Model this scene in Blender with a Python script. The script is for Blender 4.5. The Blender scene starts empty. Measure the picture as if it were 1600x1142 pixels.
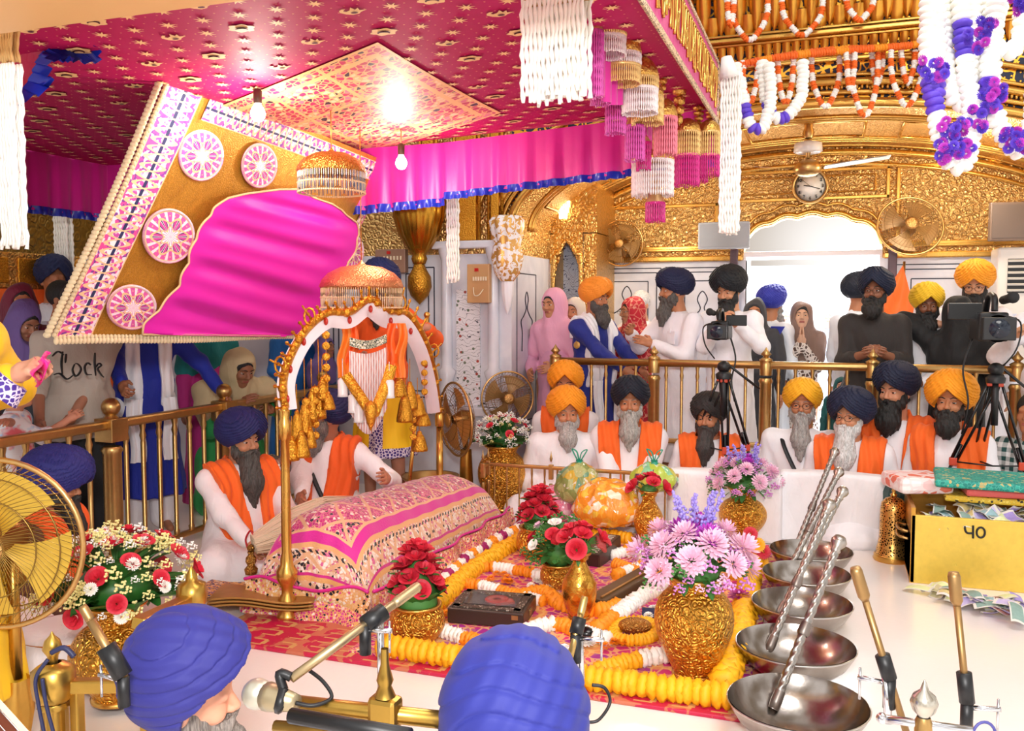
import bpy, bmesh, math, random
import numpy as np
from mathutils import Vector, Matrix, Euler
R = math.radians
random.seed(7)
SC = bpy.context.scene
COL = SC.collection

# ---------------- camera, light, exposure ----------------
CAM = np.array([0.0, 0.0, 1.48]); YAW = R(19.65); PITCH = math.atan(91/1400)
cd = bpy.data.cameras.new('camera'); cam = bpy.data.objects.new('camera', cd); COL.objects.link(cam)
cd.sensor_width = 36; cd.lens = 31.5; cd.clip_end = 200
cam.location = CAM; cam.rotation_euler = (math.pi/2 - PITCH, 0, YAW)
SC.camera = cam
SC.view_settings.view_transform = 'Standard'; SC.view_settings.look = 'None'
SC.view_settings.gamma = 1; SC.view_settings.exposure = 0.4; SC.view_settings.use_curve_mapping = False
W = bpy.data.worlds.new('world'); SC.world = W; W.use_nodes = True
nt = W.node_tree; nt.nodes.clear()
wo = nt.nodes.new('ShaderNodeOutputWorld'); wb = nt.nodes.new('ShaderNodeBackground')
tc = nt.nodes.new('ShaderNodeTexCoord'); wn = nt.nodes.new('ShaderNodeTexNoise'); wr = nt.nodes.new('ShaderNodeValToRGB')
wn.inputs['Scale'].default_value = 3.0; wn.inputs['Detail'].default_value = 1.0
wr.color_ramp.elements[0].position = 0.38; wr.color_ramp.elements[0].color = (0.24, 0.18, 0.12, 1)
wr.color_ramp.elements[1].position = 0.60; wr.color_ramp.elements[1].color = (1.0, 0.98, 0.97, 1)
nt.links.new(tc.outputs['Generated'], wn.inputs['Vector']); nt.links.new(wn.outputs['Fac'], wr.inputs['Fac'])
nt.links.new(wr.outputs['Color'], wb.inputs['Color']); wb.inputs['Strength'].default_value = 1.15
nt.links.new(wb.outputs['Background'], wo.inputs['Surface'])
def light(name, kind, loc, energy, size=1.0, rot=(0, 0, 0), color=(1, 1, 1)):
    l = bpy.data.lights.new(name, kind); l.energy = energy; l.color = color
    if kind == 'AREA': l.shape = 'DISK'; l.size = size
    elif kind == 'SUN': l.angle = size
    else: l.shadow_soft_size = size
    o = bpy.data.objects.new(name, l); COL.objects.link(o); o.location = loc; o.rotation_euler = rot
    return o
light('camera_flash', 'AREA', (0.1, -0.3, 2.1), 80, 0.35, (R(82), 0, YAW), (1, 0.97, 0.95))
light('hall_lamp', 'AREA', (0.9, 2.2, 4.6), 80, 2.2, (0, 0, 0), (1, 0.97, 0.92))
light('gallery_lamp', 'POINT', (0.9, 7.3, 2.45), 22, 0.12, (0, 0, 0), (1, 0.9, 0.72))
light('gallery_lamp', 'POINT', (-1.5, 7.4, 2.2), 16, 0.12, (0, 0, 0), (1, 0.9, 0.72))
light('daylight', 'AREA', (-0.2, 12.5, 5.2), 900, 3.0, (R(62), 0, math.pi), (0.93, 0.97, 1.0))
light('terrace_daylight', 'AREA', (0, 15, 9), 4500, 8.0, (0, 0, 0), (1, 1, 1))

# pixel -> world on a plane (measurements of the photograph)
_fw = np.array([-math.sin(YAW)*math.cos(PITCH), math.cos(YAW)*math.cos(PITCH), -math.sin(PITCH)])
_rt = np.array([math.cos(YAW), math.sin(YAW), 0.0]); _up = np.cross(_rt, _fw)
def ray(x, y): return _fw + _rt*(x-800)/1400 + _up*(571-y)/1400
def Pz(x, y, z=0.0): r = ray(x, y); return Vector(CAM + r*(z-CAM[2])/r[2])
def PY(x, y, Y): r = ray(x, y); return Vector(CAM + r*Y/r[1])
def PX(x, y, X): r = ray(x, y); return Vector(CAM + r*X/r[0])
def Pd(x, y, d): return Vector(CAM + ray(x, y)*d)

# ---------------- materials ----------------
def lin(h):
    if isinstance(h, str):
        h = h.lstrip('#'); h = h if len(h) == 6 else ''.join(c*2 for c in h); v = [int(h[i:i+2], 16)/255 for i in (0, 2, 4)]
        return tuple(x/12.92 if x <= .04045 else ((x+.055)/1.055)**2.4 for x in v)
    return tuple(h[:3])
class S:                                   # a node socket with arithmetic
    def __init__(s, g, k): s.g, s.k = g, k
    def __add__(a, b): return a.g.m('ADD', a, b)
    def __sub__(a, b): return a.g.m('SUBTRACT', a, b)
    def __rsub__(a, b): return a.g.m('SUBTRACT', b, a)
    def __mul__(a, b): return a.g.m('MULTIPLY', a, b)
    __rmul__ = __mul__; __radd__ = __add__
    def __truediv__(a, b): return a.g.m('DIVIDE', a, b)
    def lt(a, b): return a.g.m('LESS_THAN', a, b)
    def gt(a, b): return a.g.m('GREATER_THAN', a, b)
    def abs(a): return a.g.m('ABSOLUTE', a)
    def fract(a): return a.g.m('FRACT', a)
    def floor(a): return a.g.m('FLOOR', a)
    def sin(a): return a.g.m('SINE', a)
    def sqrt(a): return a.g.m('SQRT', a)
    def min(a, b): return a.g.m('MINIMUM', a, b)
    def max(a, b): return a.g.m('MAXIMUM', a, b)
    def tri(a, n=1): return ((a*n).fract()-0.5).abs()*2     # triangle wave 0..1
class G:
    def __init__(s, name):
        s.mat = bpy.data.materials.new(name); s.mat.use_nodes = True; s.t = s.mat.node_tree
        s.b = s.t.nodes['Principled BSDF']; s.c = s.t.nodes.new('ShaderNodeTexCoord')
    def put(s, sock, v):
        if isinstance(v, S): s.t.links.new(v.k, sock)
        elif isinstance(v, tuple) and len(v) == 3: sock.default_value = (*v, 1) if len(sock.default_value) == 4 else v
        else: sock.default_value = v
    def m(s, op, a, b=None, c=None):
        n = s.t.nodes.new('ShaderNodeMath'); n.operation = op
        for i, v in enumerate((a, b, c)):
            if v is not None: s.put(n.inputs[i], v)
        return S(s, n.outputs[0])
    def co(s, which='Object', scale=(1, 1, 1), rot=(0, 0, 0), loc=(0, 0, 0)):
        n = s.t.nodes.new('ShaderNodeMapping'); s.t.links.new(s.c.outputs[which], n.inputs[0])
        n.inputs['Scale'].default_value = scale; n.inputs['Rotation'].default_value = rot; n.inputs['Location'].default_value = loc
        return S(s, n.outputs[0])
    def xyz(s, v):
        n = s.t.nodes.new('ShaderNodeSeparateXYZ'); s.put(n.inputs[0], v); return [S(s, o) for o in n.outputs]
    def vec(s, x, y, z=0.0):
        n = s.t.nodes.new('ShaderNodeCombineXYZ')
        for i, v in enumerate((x, y, z)): s.put(n.inputs[i], v)
        return S(s, n.outputs[0])
    def noise(s, v, scale=5, detail=2, dist=0.0, col=False):
        n = s.t.nodes.new('ShaderNodeTexNoise'); s.put(n.inputs['Vector'], v)
        n.inputs['Scale'].default_value = scale; n.inputs['Detail'].default_value = detail; n.inputs['Distortion'].default_value = dist
        return S(s, n.outputs['Color' if col else 'Fac'])
    def vor(s, v, scale=5, feat='F1', out='Distance', rnd=1.0, metric='EUCLIDEAN'):
        n = s.t.nodes.new('ShaderNodeTexVoronoi'); n.feature = feat; s.put(n.inputs['Vector'], v)
        n.inputs['Scale'].default_value = scale; n.inputs['Randomness'].default_value = rnd
        if feat != 'DISTANCE_TO_EDGE': n.distance = metric
        return S(s, n.outputs[out])
    def wave(s, v, scale=5, dist=0.0, axis='X', ds=1.0):
        n = s.t.nodes.new('ShaderNodeTexWave'); s.put(n.inputs['Vector'], v); n.bands_direction = axis
        n.inputs['Scale'].default_value = scale; n.inputs['Distortion'].default_value = dist; n.inputs['Detail Scale'].default_value = ds
        return S(s, n.outputs['Fac'])
    def mix(s, f, a, b):
        n = s.t.nodes.new('ShaderNodeMix'); n.data_type = 'RGBA'
        s.put(n.inputs[0], f); s.put(n.inputs[6], a); s.put(n.inputs[7], b)
        return S(s, n.outputs[2])
    def ramp(s, f, stops, const=False):
        n = s.t.nodes.new('ShaderNodeValToRGB'); s.put(n.inputs[0], f); r = n.color_ramp
        if const: r.interpolation = 'CONSTANT'
        while len(r.elements) < len(stops): r.elements.new(0.5)
        for e, (p, c) in zip(r.elements, stops): e.position = p; e.color = (*lin(c), 1)
        return S(s, n.outputs[0])
    def done(s, col, rough=0.5, metal=0.0, h=None, hs=0.3, hd=0.01, **kw):
        s.put(s.b.inputs['Base Color'], col); s.put(s.b.inputs['Roughness'], rough); s.put(s.b.inputs['Metallic'], metal)
        for k, v in kw.items(): s.put(s.b.inputs[k.replace('_', ' ')], v)
        if h is not None:
            n = s.t.nodes.new('ShaderNodeBump'); n.inputs['Strength'].default_value = hs; n.inputs['Distance'].default_value = hd
            s.put(n.inputs['Height'], h); s.t.links.new(n.outputs[0], s.b.inputs['Normal'])
        return s.mat
_mc = {}
def plain(color, rough=0.6, metal=0.0, name=None, **kw):
    key = (color, rough, metal, tuple(kw.items()))
    if key not in _mc:
        g = G(name or 'paint'); _mc[key] = g.done(lin(color), rough, metal, **kw)
    return _mc[key]
def cloth(color, rough=0.75, weave=260, var=0.06, sheen=0.08, wr=0.35):
    key = ('cloth', color, rough, weave, wr)
    if key in _mc: return _mc[key]
    g = G('cloth'); v = g.co(); c = lin(color)
    n = g.noise(v, 9, 3, 0.6); n2 = g.noise(g.co(scale=(1, 1, .35)), 14, 2, 1.5)
    base = g.mix(n, tuple(max(0, x*(1-var)) for x in c), tuple(min(1, x*(1+var)) for x in c))
    _mc[key] = g.done(base, rough, 0, n2+g.noise(v, weave, 1)*0.05, wr, 0.02, Sheen_Weight=sheen)
    return _mc[key]
def gold(kind='smooth', col='#e6b25a', rough=0.28, scale=40, hs=0.6, hd=0.006, metal=0.95):
    key = ('gold', kind, col, rough, scale, hs)
    if key in _mc: return _mc[key]
    g = G('gold_'+kind); c = lin(col); v = g.co(); d = tuple(x*0.75 for x in c)
    if kind == 'smooth':
        n = g.noise(v, 30, 3); m = g.done(g.mix(n, d, c), g.m('ADD', g.noise(v, 8, 2)*0.12, rough-.06), metal, n, 0.06, 0.002)
    elif kind == 'scroll':           # embossed arabesque
        w = g.noise(v, scale*0.3, 2, 0, True)
        n = g.t.nodes.new('ShaderNodeVectorMath'); n.operation = 'MULTIPLY_ADD'
        g.put(n.inputs[0], w); n.inputs[1].default_value = (1.1/scale,)*3; g.put(n.inputs[2], v)
        f = g.vor(S(g, n.outputs[0]), scale*.8, 'F1'); e = g.vor(S(g, n.outputs[0]), scale*.8, 'DISTANCE_TO_EDGE')
        hgt = ((f*17).sin()*.5+.5)+(e*6).min(1.0)*.8
        m = g.done(g.mix(hgt*.6, d, c), rough, metal, hgt, hs, hd)
    elif kind == 'fine':
        e = g.vor(v, scale, 'F1'); n = g.noise(v, scale*1.7, 2, 1.0)
        m = g.done(g.mix(n, d, c), rough, metal, e+n, hs, hd)
    _mc[key] = m
    return m
M = {}
M['gold'] = gold(); M['brass'] = gold('smooth', '#cfa668', 0.34); M['gold_relief'] = gold('scroll', '#e4b468', 0.3, 26)
M['gold_fine'] = gold('fine', '#eaa83a', 0.3, 90); M['gold_vase'] = gold('scroll', '#eeb048', 0.3, 42, 0.8, 0.008)
M['steel'] = plain('#c8c4c0', 0.28, 1.0); M['chrome'] = plain('#d8d8dc', 0.15, 1.0)
M['black'] = plain('#101114', 0.45); M['blackgloss'] = plain('#0c0d10', 0.2); M['rubber'] = plain('#1a1b1e', 0.6)
M['white'] = cloth('#f3f1f4'); M['whitewarm'] = cloth('#f6ecdf'); M['orange'] = cloth('#f36a1c'); M['magenta'] = cloth('#d417a0', 0.4)
M['royal'] = plain('#1b2fb0', 0.3, name='satin')

# ---------------- mesh helpers ----------------
class MB:
    def __init__(s): s.v = []; s.f = []; s.m = []; s.uv = []; s.sm = []
    def add(s, vs, fs, mi=0, uv=None, smooth=True):
        o = len(s.v); s.v.extend([tuple(p) for p in vs])
        for f in fs:
            s.f.append(tuple(i+o for i in f)); s.m.append(mi); s.sm.append(smooth)
        s.uv.extend(uv if uv is not None else [(0, 0)]*len(vs))
        return s
    def box(s, c, d, rot=None, mi=0, bev=0.0):
        x, y, z = [q/2 for q in d]; b = min(bev, x, y, z)*1.0
        if b <= 0:
            vs = [Vector((i*x, j*y, k*z)) for i in (-1, 1) for j in (-1, 1) for k in (-1, 1)]
            fs = [(0, 1, 3, 2), (4, 6, 7, 5), (0, 4, 5, 1), (2, 3, 7, 6), (0, 2, 6, 4), (1, 5, 7, 3)]
        else:
            bm = bmesh.new(); bmesh.ops.create_cube(bm, size=1)
            for v in bm.verts: v.co = Vector((v.co.x*2*x, v.co.y*2*y, v.co.z*2*z))
            bmesh.ops.bevel(bm, geom=bm.edges[:], offset=b, segments=2, affect='EDGES', profile=0.5)
            vs = [v.co.copy() for v in bm.verts]; fs = [tuple(v.index for v in f.verts) for f in bm.faces]; bm.free()
        if rot is not None:
            mt = rot if isinstance(rot, Matrix) else Euler(rot).to_matrix(); vs = [mt @ v for v in vs]
        c = Vector(c); return s.add([v+c for v in vs], fs, mi, smooth=False)
    def grid(s, fn, nu, nv, mi=0, closeu=False, uvf=None, smooth=True, mif=None):
        vs = []; uv = []
        for i in range(nu+(0 if closeu else 1)):
            for j in range(nv+1):
                p = fn(i/nu, j/nv); vs.append(p); uv.append(uvf(i/nu, j/nv) if uvf else (i/nu, j/nv))
        n = nv+1; N = nu if closeu else nu+1; o = len(s.v)
        s.v.extend([tuple(p) for p in vs]); s.uv.extend(uv)
        for i in range(nu):
            for j in range(nv):
                a = i*n+j; b = ((i+1) % N)*n+j
                s.f.append((a+o, b+o, b+1+o, a+1+o)); s.sm.append(smooth)
                s.m.append(mif((i+.5)/nu, (j+.5)/nv) if mif else mi)
        return s
    def lathe(s, prof, c=(0, 0, 0), seg=32, axis=None, mi=0, fn=None, a0=0, a1=2*math.pi):
        c = Vector(c); q = Vector((0, 0, 1)).rotation_difference(Vector(axis).normalized()) if axis is not None else None
        full = abs(a1-a0) > 6.28
        def f(u, v):
            k = v*(len(prof)-1); i = min(int(k+1e-9), len(prof)-2); t = k-i
            r = prof[i][0]*(1-t)+prof[i+1][0]*t; z = prof[i][1]*(1-t)+prof[i+1][1]*t
            a = a0+u*(a1-a0)
            if fn: r = r*fn(a, v)
            p = Vector((r*math.cos(a), r*math.sin(a), z))
            return (q @ p if q else p)+c
        return s.grid(f, seg, len(prof)-1, mi, closeu=full, uvf=lambda u, v: (u, v))
    def tube(s, pts, r, seg=8, mi=0, cap=True, closed=False, flat=None):
        pts = [Vector(p) for p in pts]; n = len(pts)
        rr = r if isinstance(r, (list, tuple)) else [r]*n
        up = Vector((0, 0, 1)); vs = []; prev = None; uv = []; L = 0
        for i, p in enumerate(pts):
            if closed: t = pts[(i+1) % n]-pts[i-1]
            else: t = pts[min(i+1, n-1)]-pts[max(i-1, 0)]
            t = t.normalized() if t.length > 1e-9 else Vector((0, 0, 1))
            if prev is None:
                a = up.cross(t)
                if a.length < 0.05: a = Vector((1, 0, 0)).cross(t)
            else: a = prev-t*prev.dot(t)
            a.normalize(); prev = a; b = t.cross(a)
            if i: L += (p-pts[i-1]).length
            for k in range(seg):
                an = 2*math.pi*k/seg; fl = flat if flat else 1
                vs.append(p+a*math.cos(an)*rr[i]+b*math.sin(an)*rr[i]*fl); uv.append((k/seg, L))
        fs = []
        for i in range(n if closed else n-1):
            for k in range(seg):
                j = (i+1) % n
                fs.append((i*seg+k, i*seg+(k+1) % seg, j*seg+(k+1) % seg, j*seg+k))
        if cap and not closed:
            fs.append(tuple(range(seg))[::-1]); fs.append(tuple((n-1)*seg+k for k in range(seg)))
        return s.add(vs, fs, mi, uv)
    def sphere(s, c, r, seg=12, rings=8, mi=0, rot=None):
        c = Vector(c); r = (r, r, r) if not isinstance(r, (tuple, list)) else r
        mt = (rot if isinstance(rot, Matrix) else Euler(rot).to_matrix()) if rot is not None else None
        def f(u, v):
            a = u*2*math.pi; b = v*math.pi
            p = Vector((r[0]*math.sin(b)*math.cos(a), r[1]*math.sin(b)*math.sin(a), r[2]*math.cos(b)))
            return (mt @ p if mt else p)+c
        return s.grid(f, seg, rings, mi, closeu=True)
    def poly(s, pts, mi=0, uv=None, thick=0.0, n=None):
        pts = [Vector(p) for p in pts]; k = len(pts)
        if not thick: return s.add(pts, [tuple(range(k))], mi, uv, smooth=False)
        nn = Vector(n) if n is not None else (pts[1]-pts[0]).cross(pts[2]-pts[0]).normalized()
        vs = pts+[p-nn*thick for p in pts]
        fs = [tuple(range(k)), tuple(range(2*k-1, k-1, -1))]+[(i, i+k, (i+1) % k+k, (i+1) % k) for i in range(k)]
        return s.add(vs, fs, mi, (uv+uv) if uv else None, smooth=False)
    def join(s, o, mt=None, mi=None):
        k = len(s.v); s.v.extend([tuple(mt @ Vector(p)) for p in o.v] if mt else o.v)
        s.f.extend([tuple(i+k for i in f) for f in o.f]); s.m.extend(o.m if mi is None else [mi]*len(o.m)); s.uv.extend(o.uv); s.sm.extend(o.sm)
        return s
    def mesh(s, name, mats):
        me = bpy.data.meshes.new(name); me.from_pydata(s.v, [], s.f)
        for mm in (mats if isinstance(mats, (list, tuple)) else [mats]): me.materials.append(mm)
        me.polygons.foreach_set('use_smooth', s.sm); me.polygons.foreach_set('material_index', s.m)
        ul = me.uv_layers.new(name='UVMap'); li = np.zeros(len(me.loops), dtype=np.int32); me.loops.foreach_get('vertex_index', li)
        if len(li): ul.data.foreach_set('uv', np.array(s.uv, dtype=np.float32)[li].ravel())
        me.update(); return me
def link(name, me, parent=None, world=True):
    o = bpy.data.objects.new(name, me); COL.objects.link(o)
    if parent is not None:
        o.parent = parent
        if world:
            mw = parent.matrix_basis.copy(); p = parent.parent
            mw = parent.matrix_parent_inverse @ mw
            while p is not None: mw = p.matrix_parent_inverse @ p.matrix_basis @ mw if p.parent else p.matrix_basis @ mw; p = p.parent
            o.matrix_parent_inverse = mw.inverted()
    return o
def obj(name, mb, mats, parent=None, world=True): return link(name, mb.mesh(name, mats), parent, world)
def tag(o, label, cat, group=None, kind=None):
    o['label'] = label; o['category'] = cat
    if group: o['group'] = group
    if kind: o['kind'] = kind
    return o
def thing(name, label, cat, loc=(0, 0, 0), rz=0.0, group=None, sc=1.0):
    o = bpy.data.objects.new(name, None); COL.objects.link(o); o.empty_display_size = 0.1
    o.location = loc; o.rotation_euler = (0, 0, rz); o.scale = (sc, sc, sc)
    o.matrix_basis = Matrix.LocRotScale(Vector(loc), Euler((0, 0, rz)), Vector((sc, sc, sc)))
    return tag(o, label, cat, group)
def struct(name, mb, mats): o = obj(name, mb, mats); o['kind'] = 'structure'; return o
def dup(root, loc, rz=None, label=None, sc=None, group=None):
    r = root.copy(); COL.objects.link(r); r.location = loc
    if rz is not None: r.rotation_euler = (0, 0, rz)
    if sc is not None: r.scale = (sc, sc, sc)
    if label: r['label'] = label
    if group: r['group'] = group
    for ch in list(root.children):
        c = ch.copy(); COL.objects.link(c); c.parent = r
        for gg in ch.children:
            d = gg.copy(); COL.objects.link(d); d.parent = c
    return r
def one(name, mb, mats, label, cat, group=None, kind=None):       # a thing that is a single mesh, origin at its base
    vs = np.array(mb.v); c = Vector((float(vs[:, 0].mean()), float(vs[:, 1].mean()), float(vs[:, 2].min())))
    mb.v = [tuple(Vector(p)-c) for p in mb.v]
    o = obj(name, mb, mats); o.location = c; return tag(o, label, cat, group, kind)
def V(*a): return Vector(a)
def lerp(a, b, t): return a*(1-t)+b*t
def path(pts, n=8):                                               # catmull-rom
    pts = [Vector(p) for p in pts]; out = []
    for i in range(len(pts)-1):
        p0 = pts[max(i-1, 0)]; p1 = pts[i]; p2 = pts[i+1]; p3 = pts[min(i+2, len(pts)-1)]
        for k in range(n):
            t = k/n; out.append(0.5*((2*p1)+(p2-p0)*t+(2*p0-5*p1+4*p2-p3)*t*t+(3*p1-p0-3*p2+p3)*t**3))
    out.append(pts[-1]); return out
# ---------------- the setting ----------------
def floor_mat():
    g = G('white_floor_sheet'); v = g.co(); n = g.noise(v, 1.2, 3, .5); f = g.noise(v, 22, 4, 1.0)
    return g.done(g.mix(n, lin('#f4ebe4'), lin('#f7f1ee')), 0.22+0*1, 0, f, 0.05, 0.01)
mb = MB(); mb.grid(lambda u, v: V(-9+18*u, -1.5+18*v, 0), 4, 4, uvf=lambda u, v: (u, v)); struct('floor', mb, floor_mat())
def marble(tint='#dfe0e8'):
    g = G('white_marble'); v = g.co(); n = g.noise(v, 2.2, 5, 2.2); w = g.wave(v, 0.8, 9, 'DIAGONAL', 1.4)
    return g.done(g.mix((n-0.35)*1.2+w*0.12, lin(tint), lin('#b4b9ca')), 0.25)
M['marble'] = marble(); inl = plain('#23263a', 0.4, name='dark_inlay')
YA, YB, ZD = 6.6, 8.3, 1.9
XC, HW, Z0, ZC = -0.2, 2.16, 2.1, 2.87          # the big arch: centre, half width, springing, crest
def arch_z(x, off=0.0):
    t = (x-XC)/(HW+off); t = max(-1, min(1, t)); return Z0+(ZC-Z0+off)*math.sqrt(max(0, 1-t*t))
# back gallery wall: marble dado with inlaid lines, doorway, gilded upper part
DX0, DX1, DZ = -0.74, 0.37, 1.93
mb = MB()
for x0, x1, z0, z1 in ((-3.2, DX0, 0, ZD), (DX1, 4.5, 0, ZD)):
    mb.box(((x0+x1)/2, YB+.06, (z0+z1)/2), (x1-x0, .12, z1-z0))
struct('wall_back', mb, M['marble'])
def fan_relief(scale=26):
    return gold('scroll', '#ebc27c', 0.38, scale, 0.6, 0.01)
mb = MB()
def wall_with_lunette():
    cx = (DX0+DX1)/2; hw = (DX1-DX0)/2+.02; n = 28
    top = 3.6
    xs = [cx-hw+2*hw*i/n for i in range(n+1)]
    def lun(x):
        t = (x-cx)/hw; k = abs(math.sin((t+1)*math.pi*2.5))*.03
        return DZ+.06+.26*math.sqrt(max(0, 1-t*t))+k
    mb.box(((-3.2+cx-hw)/2, YB+.05, (ZD+top)/2), (cx-hw+3.2, .12, top-ZD)); mb.box(((4.5+cx+hw)/2, YB+.05, (ZD+top)/2), (4.5-cx-hw, .12, top-ZD))
    for i in range(n):
        a, b = xs[i], xs[i+1]; y0 = YB-.01
        mb.add([(a, y0, lun(a)), (b, y0, lun(b)), (b, y0, top), (a, y0, top)], [(0, 1, 2, 3)], smooth=False)
        mb.add([(a, y0, lun(a)), (b, y0, lun(b)), (b, y0+.14, lun(b)), (a, y0+.14, lun(a))], [(3, 2, 1, 0)], smooth=False)
    return lun, xs
lun, lxs = wall_with_lunette(); struct('wall_back_upper', mb, fan_relief(30))
mb = MB()   # gilt mouldings on the back wall: bands, framed panels, scalloped frame round the door
for z, h, d in ((ZD+.02, .05, .05), (ZD+.1, .03, .03)):
    mb.box(((DX0-3.2)/2-.03, YB-.02, z), (DX0+3.2, d, h), bev=.01); mb.box(((4.5+DX1)/2+.03, YB-.02, z), (4.5-DX1, d, h), bev=.01)
mb.tube([(x, YB-.03, lun(x)+.03) for x in lxs], .022, 8); mb.tube([(x, YB-.03, lun(x)+.11) for x in lxs], .012, 8)
def frame_rect(mb, x0, x1, z0, z1, y, w=.03, d=.03):
    mb.box(((x0+x1)/2, y, z0), (x1-x0+w, d, w), bev=.006); mb.box(((x0+x1)/2, y, z1), (x1-x0+w, d, w), bev=.006)
    mb.box((x0, y, (z0+z1)/2), (w, d, z1-z0+w), bev=.006); mb.box((x1, y, (z0+z1)/2), (w, d, z1-z0+w), bev=.006)
frame_rect(mb, -2.02, -1.0, 2.02, 2.4, YB-.02); frame_rect(mb, -.95, .42, 2.42, 2.66, YB-.02); frame_rect(mb, .5, 1.5, 2.02, 2.66, YB-.02); frame_rect(mb, 1.6, 2.6, 2.02, 2.5, YB-.02)
frame_rect(mb, -.85, .32, 2.47, 2.61, YB-.02, .012)
for off in (.0, .06, .16): mb.tube([(XC+(HW+.02-off)*math.cos(a), YB-.03, Z0+(ZC-Z0-off)*math.sin(a)) for a in [math.pi*i/48 for i in range(49)]], .018 if off != .06 else .03, 8)
struct('trim_1', mb, M['gold'])
mb = MB()   # dark inlaid lines of the marble panels
def inlay_rect(x0, x1, z0, z1, y, w=.009):
    for q in ((x0, x1, z0), (x0, x1, z1)): mb.box(((q[0]+q[1])/2, y, q[2]), (q[1]-q[0], .004, w))
    for x in (x0, x1): mb.box((x, y, (z0+z1)/2), (w, .004, z1-z0))
yl = YB-.002
for x0, x1 in ((-2.15, -1.5), (-1.4, -.85), (.5, 1.28), (1.4, 2.3)):
    for k in (0, .04, .12): inlay_rect(x0+k, x1-k, .45+k, 1.84-k, yl)
def cusp(cx, y, z, s=1.0, face='Y', w=.005):   # the inlaid cusped finial figure
    pts = [(-.16, -.5), (-.15, -.3), (-.19, -.18), (-.1, -.12), (-.02, -.04), (-.05, .06), (0, .14), (.05, .06), (.02, -.04), (.1, -.12), (.19, -.18), (.15, -.3), (.16, -.5)]
    P = path([(cx+a*s, y, z+b*s) if face == 'Y' else (cx, y+a*s, z+b*s) for a, b in pts], 5); mb.tube(P, w, 4)
cusp(-1.82, yl, 1.55, .9); cusp(-1.12, yl, 1.5, .9)
struct('trim_2', mb, inl)
# doorway reveal and the white terrace beyond
mb = MB()
mb.box((DX0-.03, YB+.25, DZ/2), (.06, .5, DZ)); mb.box((DX1+.03, YB+.25, DZ/2), (.06, .5, DZ)); mb.box(((DX0+DX1)/2, YB+.25, DZ+.02), (DX1-DX0+.12, .5, .05), bev=.01)
struct('door_1', mb, plain('#e9e6ea', .4, name='white_stone'))
mb = MB(); mb.box((.2, 15.5, .03), (12, 12, .06)); mb.box((0, 21, 1.2), (14, .2, 2.4)); struct('terrace', mb, plain('#ffffff', .5, name='sunlit_marble'))
mb = MB(); mb.box((DX0-.1, YB-.03, 1.0), (.07, .06, 2.0), bev=.01); mb.box((DX1+.1, YB-.03, 1.0), (.07, .06, 2.0), bev=.01); struct('trim_3', mb, plain('#5b4550', .4, name='dark_door_wood'))
# gallery vault
mb = MB(); A0 = [math.pi*i/60 for i in range(61)]
mb.grid(lambda u, v: V(XC+(HW)*math.cos(math.pi*u), YA+(YB-YA)*v, Z0+(ZC-Z0)*math.sin(math.pi*u)), 60, 10)
struct('ceiling', mb, gold('scroll', '#e0b068', 0.4, 34, 0.6, 0.01))
mb = MB()
for y in (7.0, 7.08, 7.85, 7.95): mb.tube([(XC+(HW-.01)*math.cos(a), y, Z0+(ZC-Z0-.01)*math.sin(a)) for a in A0], .018, 6)
for k in range(5):
    a0 = math.pi*(.1+.17*k); a1 = math.pi*(.1+.17*k+.13)
    for y0, y1 in ((7.15, 7.78),):
        c = lambda a, y: V(XC+(HW-.01)*math.cos(a), y, Z0+(ZC-Z0-.01)*math.sin(a))
        mb.tube([c(a0, y0)]+[c(lerp(a0, a1, i/6), y0) for i in range(7)]+[c(lerp(a1, a0, i/6), y1) for i in range(7)], .012, 6, closed=True)
struct('trim_4', mb, M['gold'])
# spandrel wall over the big arch
mb = MB(); n = 60; TOP = 4.4
for i in range(n):
    a = XC-HW+2*HW*i/n; b = XC-HW+2*HW*(i+1)/n
    mb.add([(a, YA, arch_z(a)), (b, YA, arch_z(b)), (b, YA, TOP), (a, YA, TOP)], [(0, 1, 2, 3)], smooth=False)
def navy_gold(scale=16, thr=.13, navy='#141c3c'):
    g = G('navy_gold_scroll'); v = g.co(); w = g.noise(v, 6, 2, 0, True)
    n = g.t.nodes.new('ShaderNodeVectorMath'); n.operation = 'MULTIPLY_ADD'; g.put(n.inputs[0], w); n.inputs[1].default_value = (.12, .12, .12); g.put(n.inputs[2], v)
    e = g.vor(S(g, n.outputs[0]), scale, 'DISTANCE_TO_EDGE'); f = g.vor(v, scale*2.6, 'F1'); k = (e.lt(thr)).max(f.lt(.22))
    return g.done(g.mix(k, lin(navy), lin('#eda93a')), g.m('ADD', k*-0.2, .5), k*.9, k, .5, .006)
struct('wall_arch', mb, navy_gold(15, .09))
mb = MB()
for off, r in ((.0, .035), (.07, .018), (.14, .028), (.30, .02)):
    P = [(XC+(HW+off)*math.cos(a), YA-.02, Z0+(ZC-Z0+off)*math.sin(a)) for a in A0]; mb.tube(P, r, 8)
L = [V(XC+(HW+.105)*math.cos(a), YA-.02, Z0+(ZC-Z0+.105)*math.sin(a)) for a in [math.pi*i/220 for i in range(221)]]
for p in L: mb.sphere(p, (.012, .012, .016), 6, 4)
for off, r in ((.19, .014),): mb.tube([(XC+(HW+off)*math.cos(a), YA-.015, Z0+(ZC-Z0+off)*math.sin(a)) for a in A0], r, 8)
for z, h, d in ((3.155, .025, .05), (3.30, .02, .08), (3.325, .03, .12), (3.36, .02, .1), (3.66, .05, .2)):
    mb.box((0, YA-d/2, z), (5.4, d, h), bev=.008)
struct('trim_5', mb, M['gold'])
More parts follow.
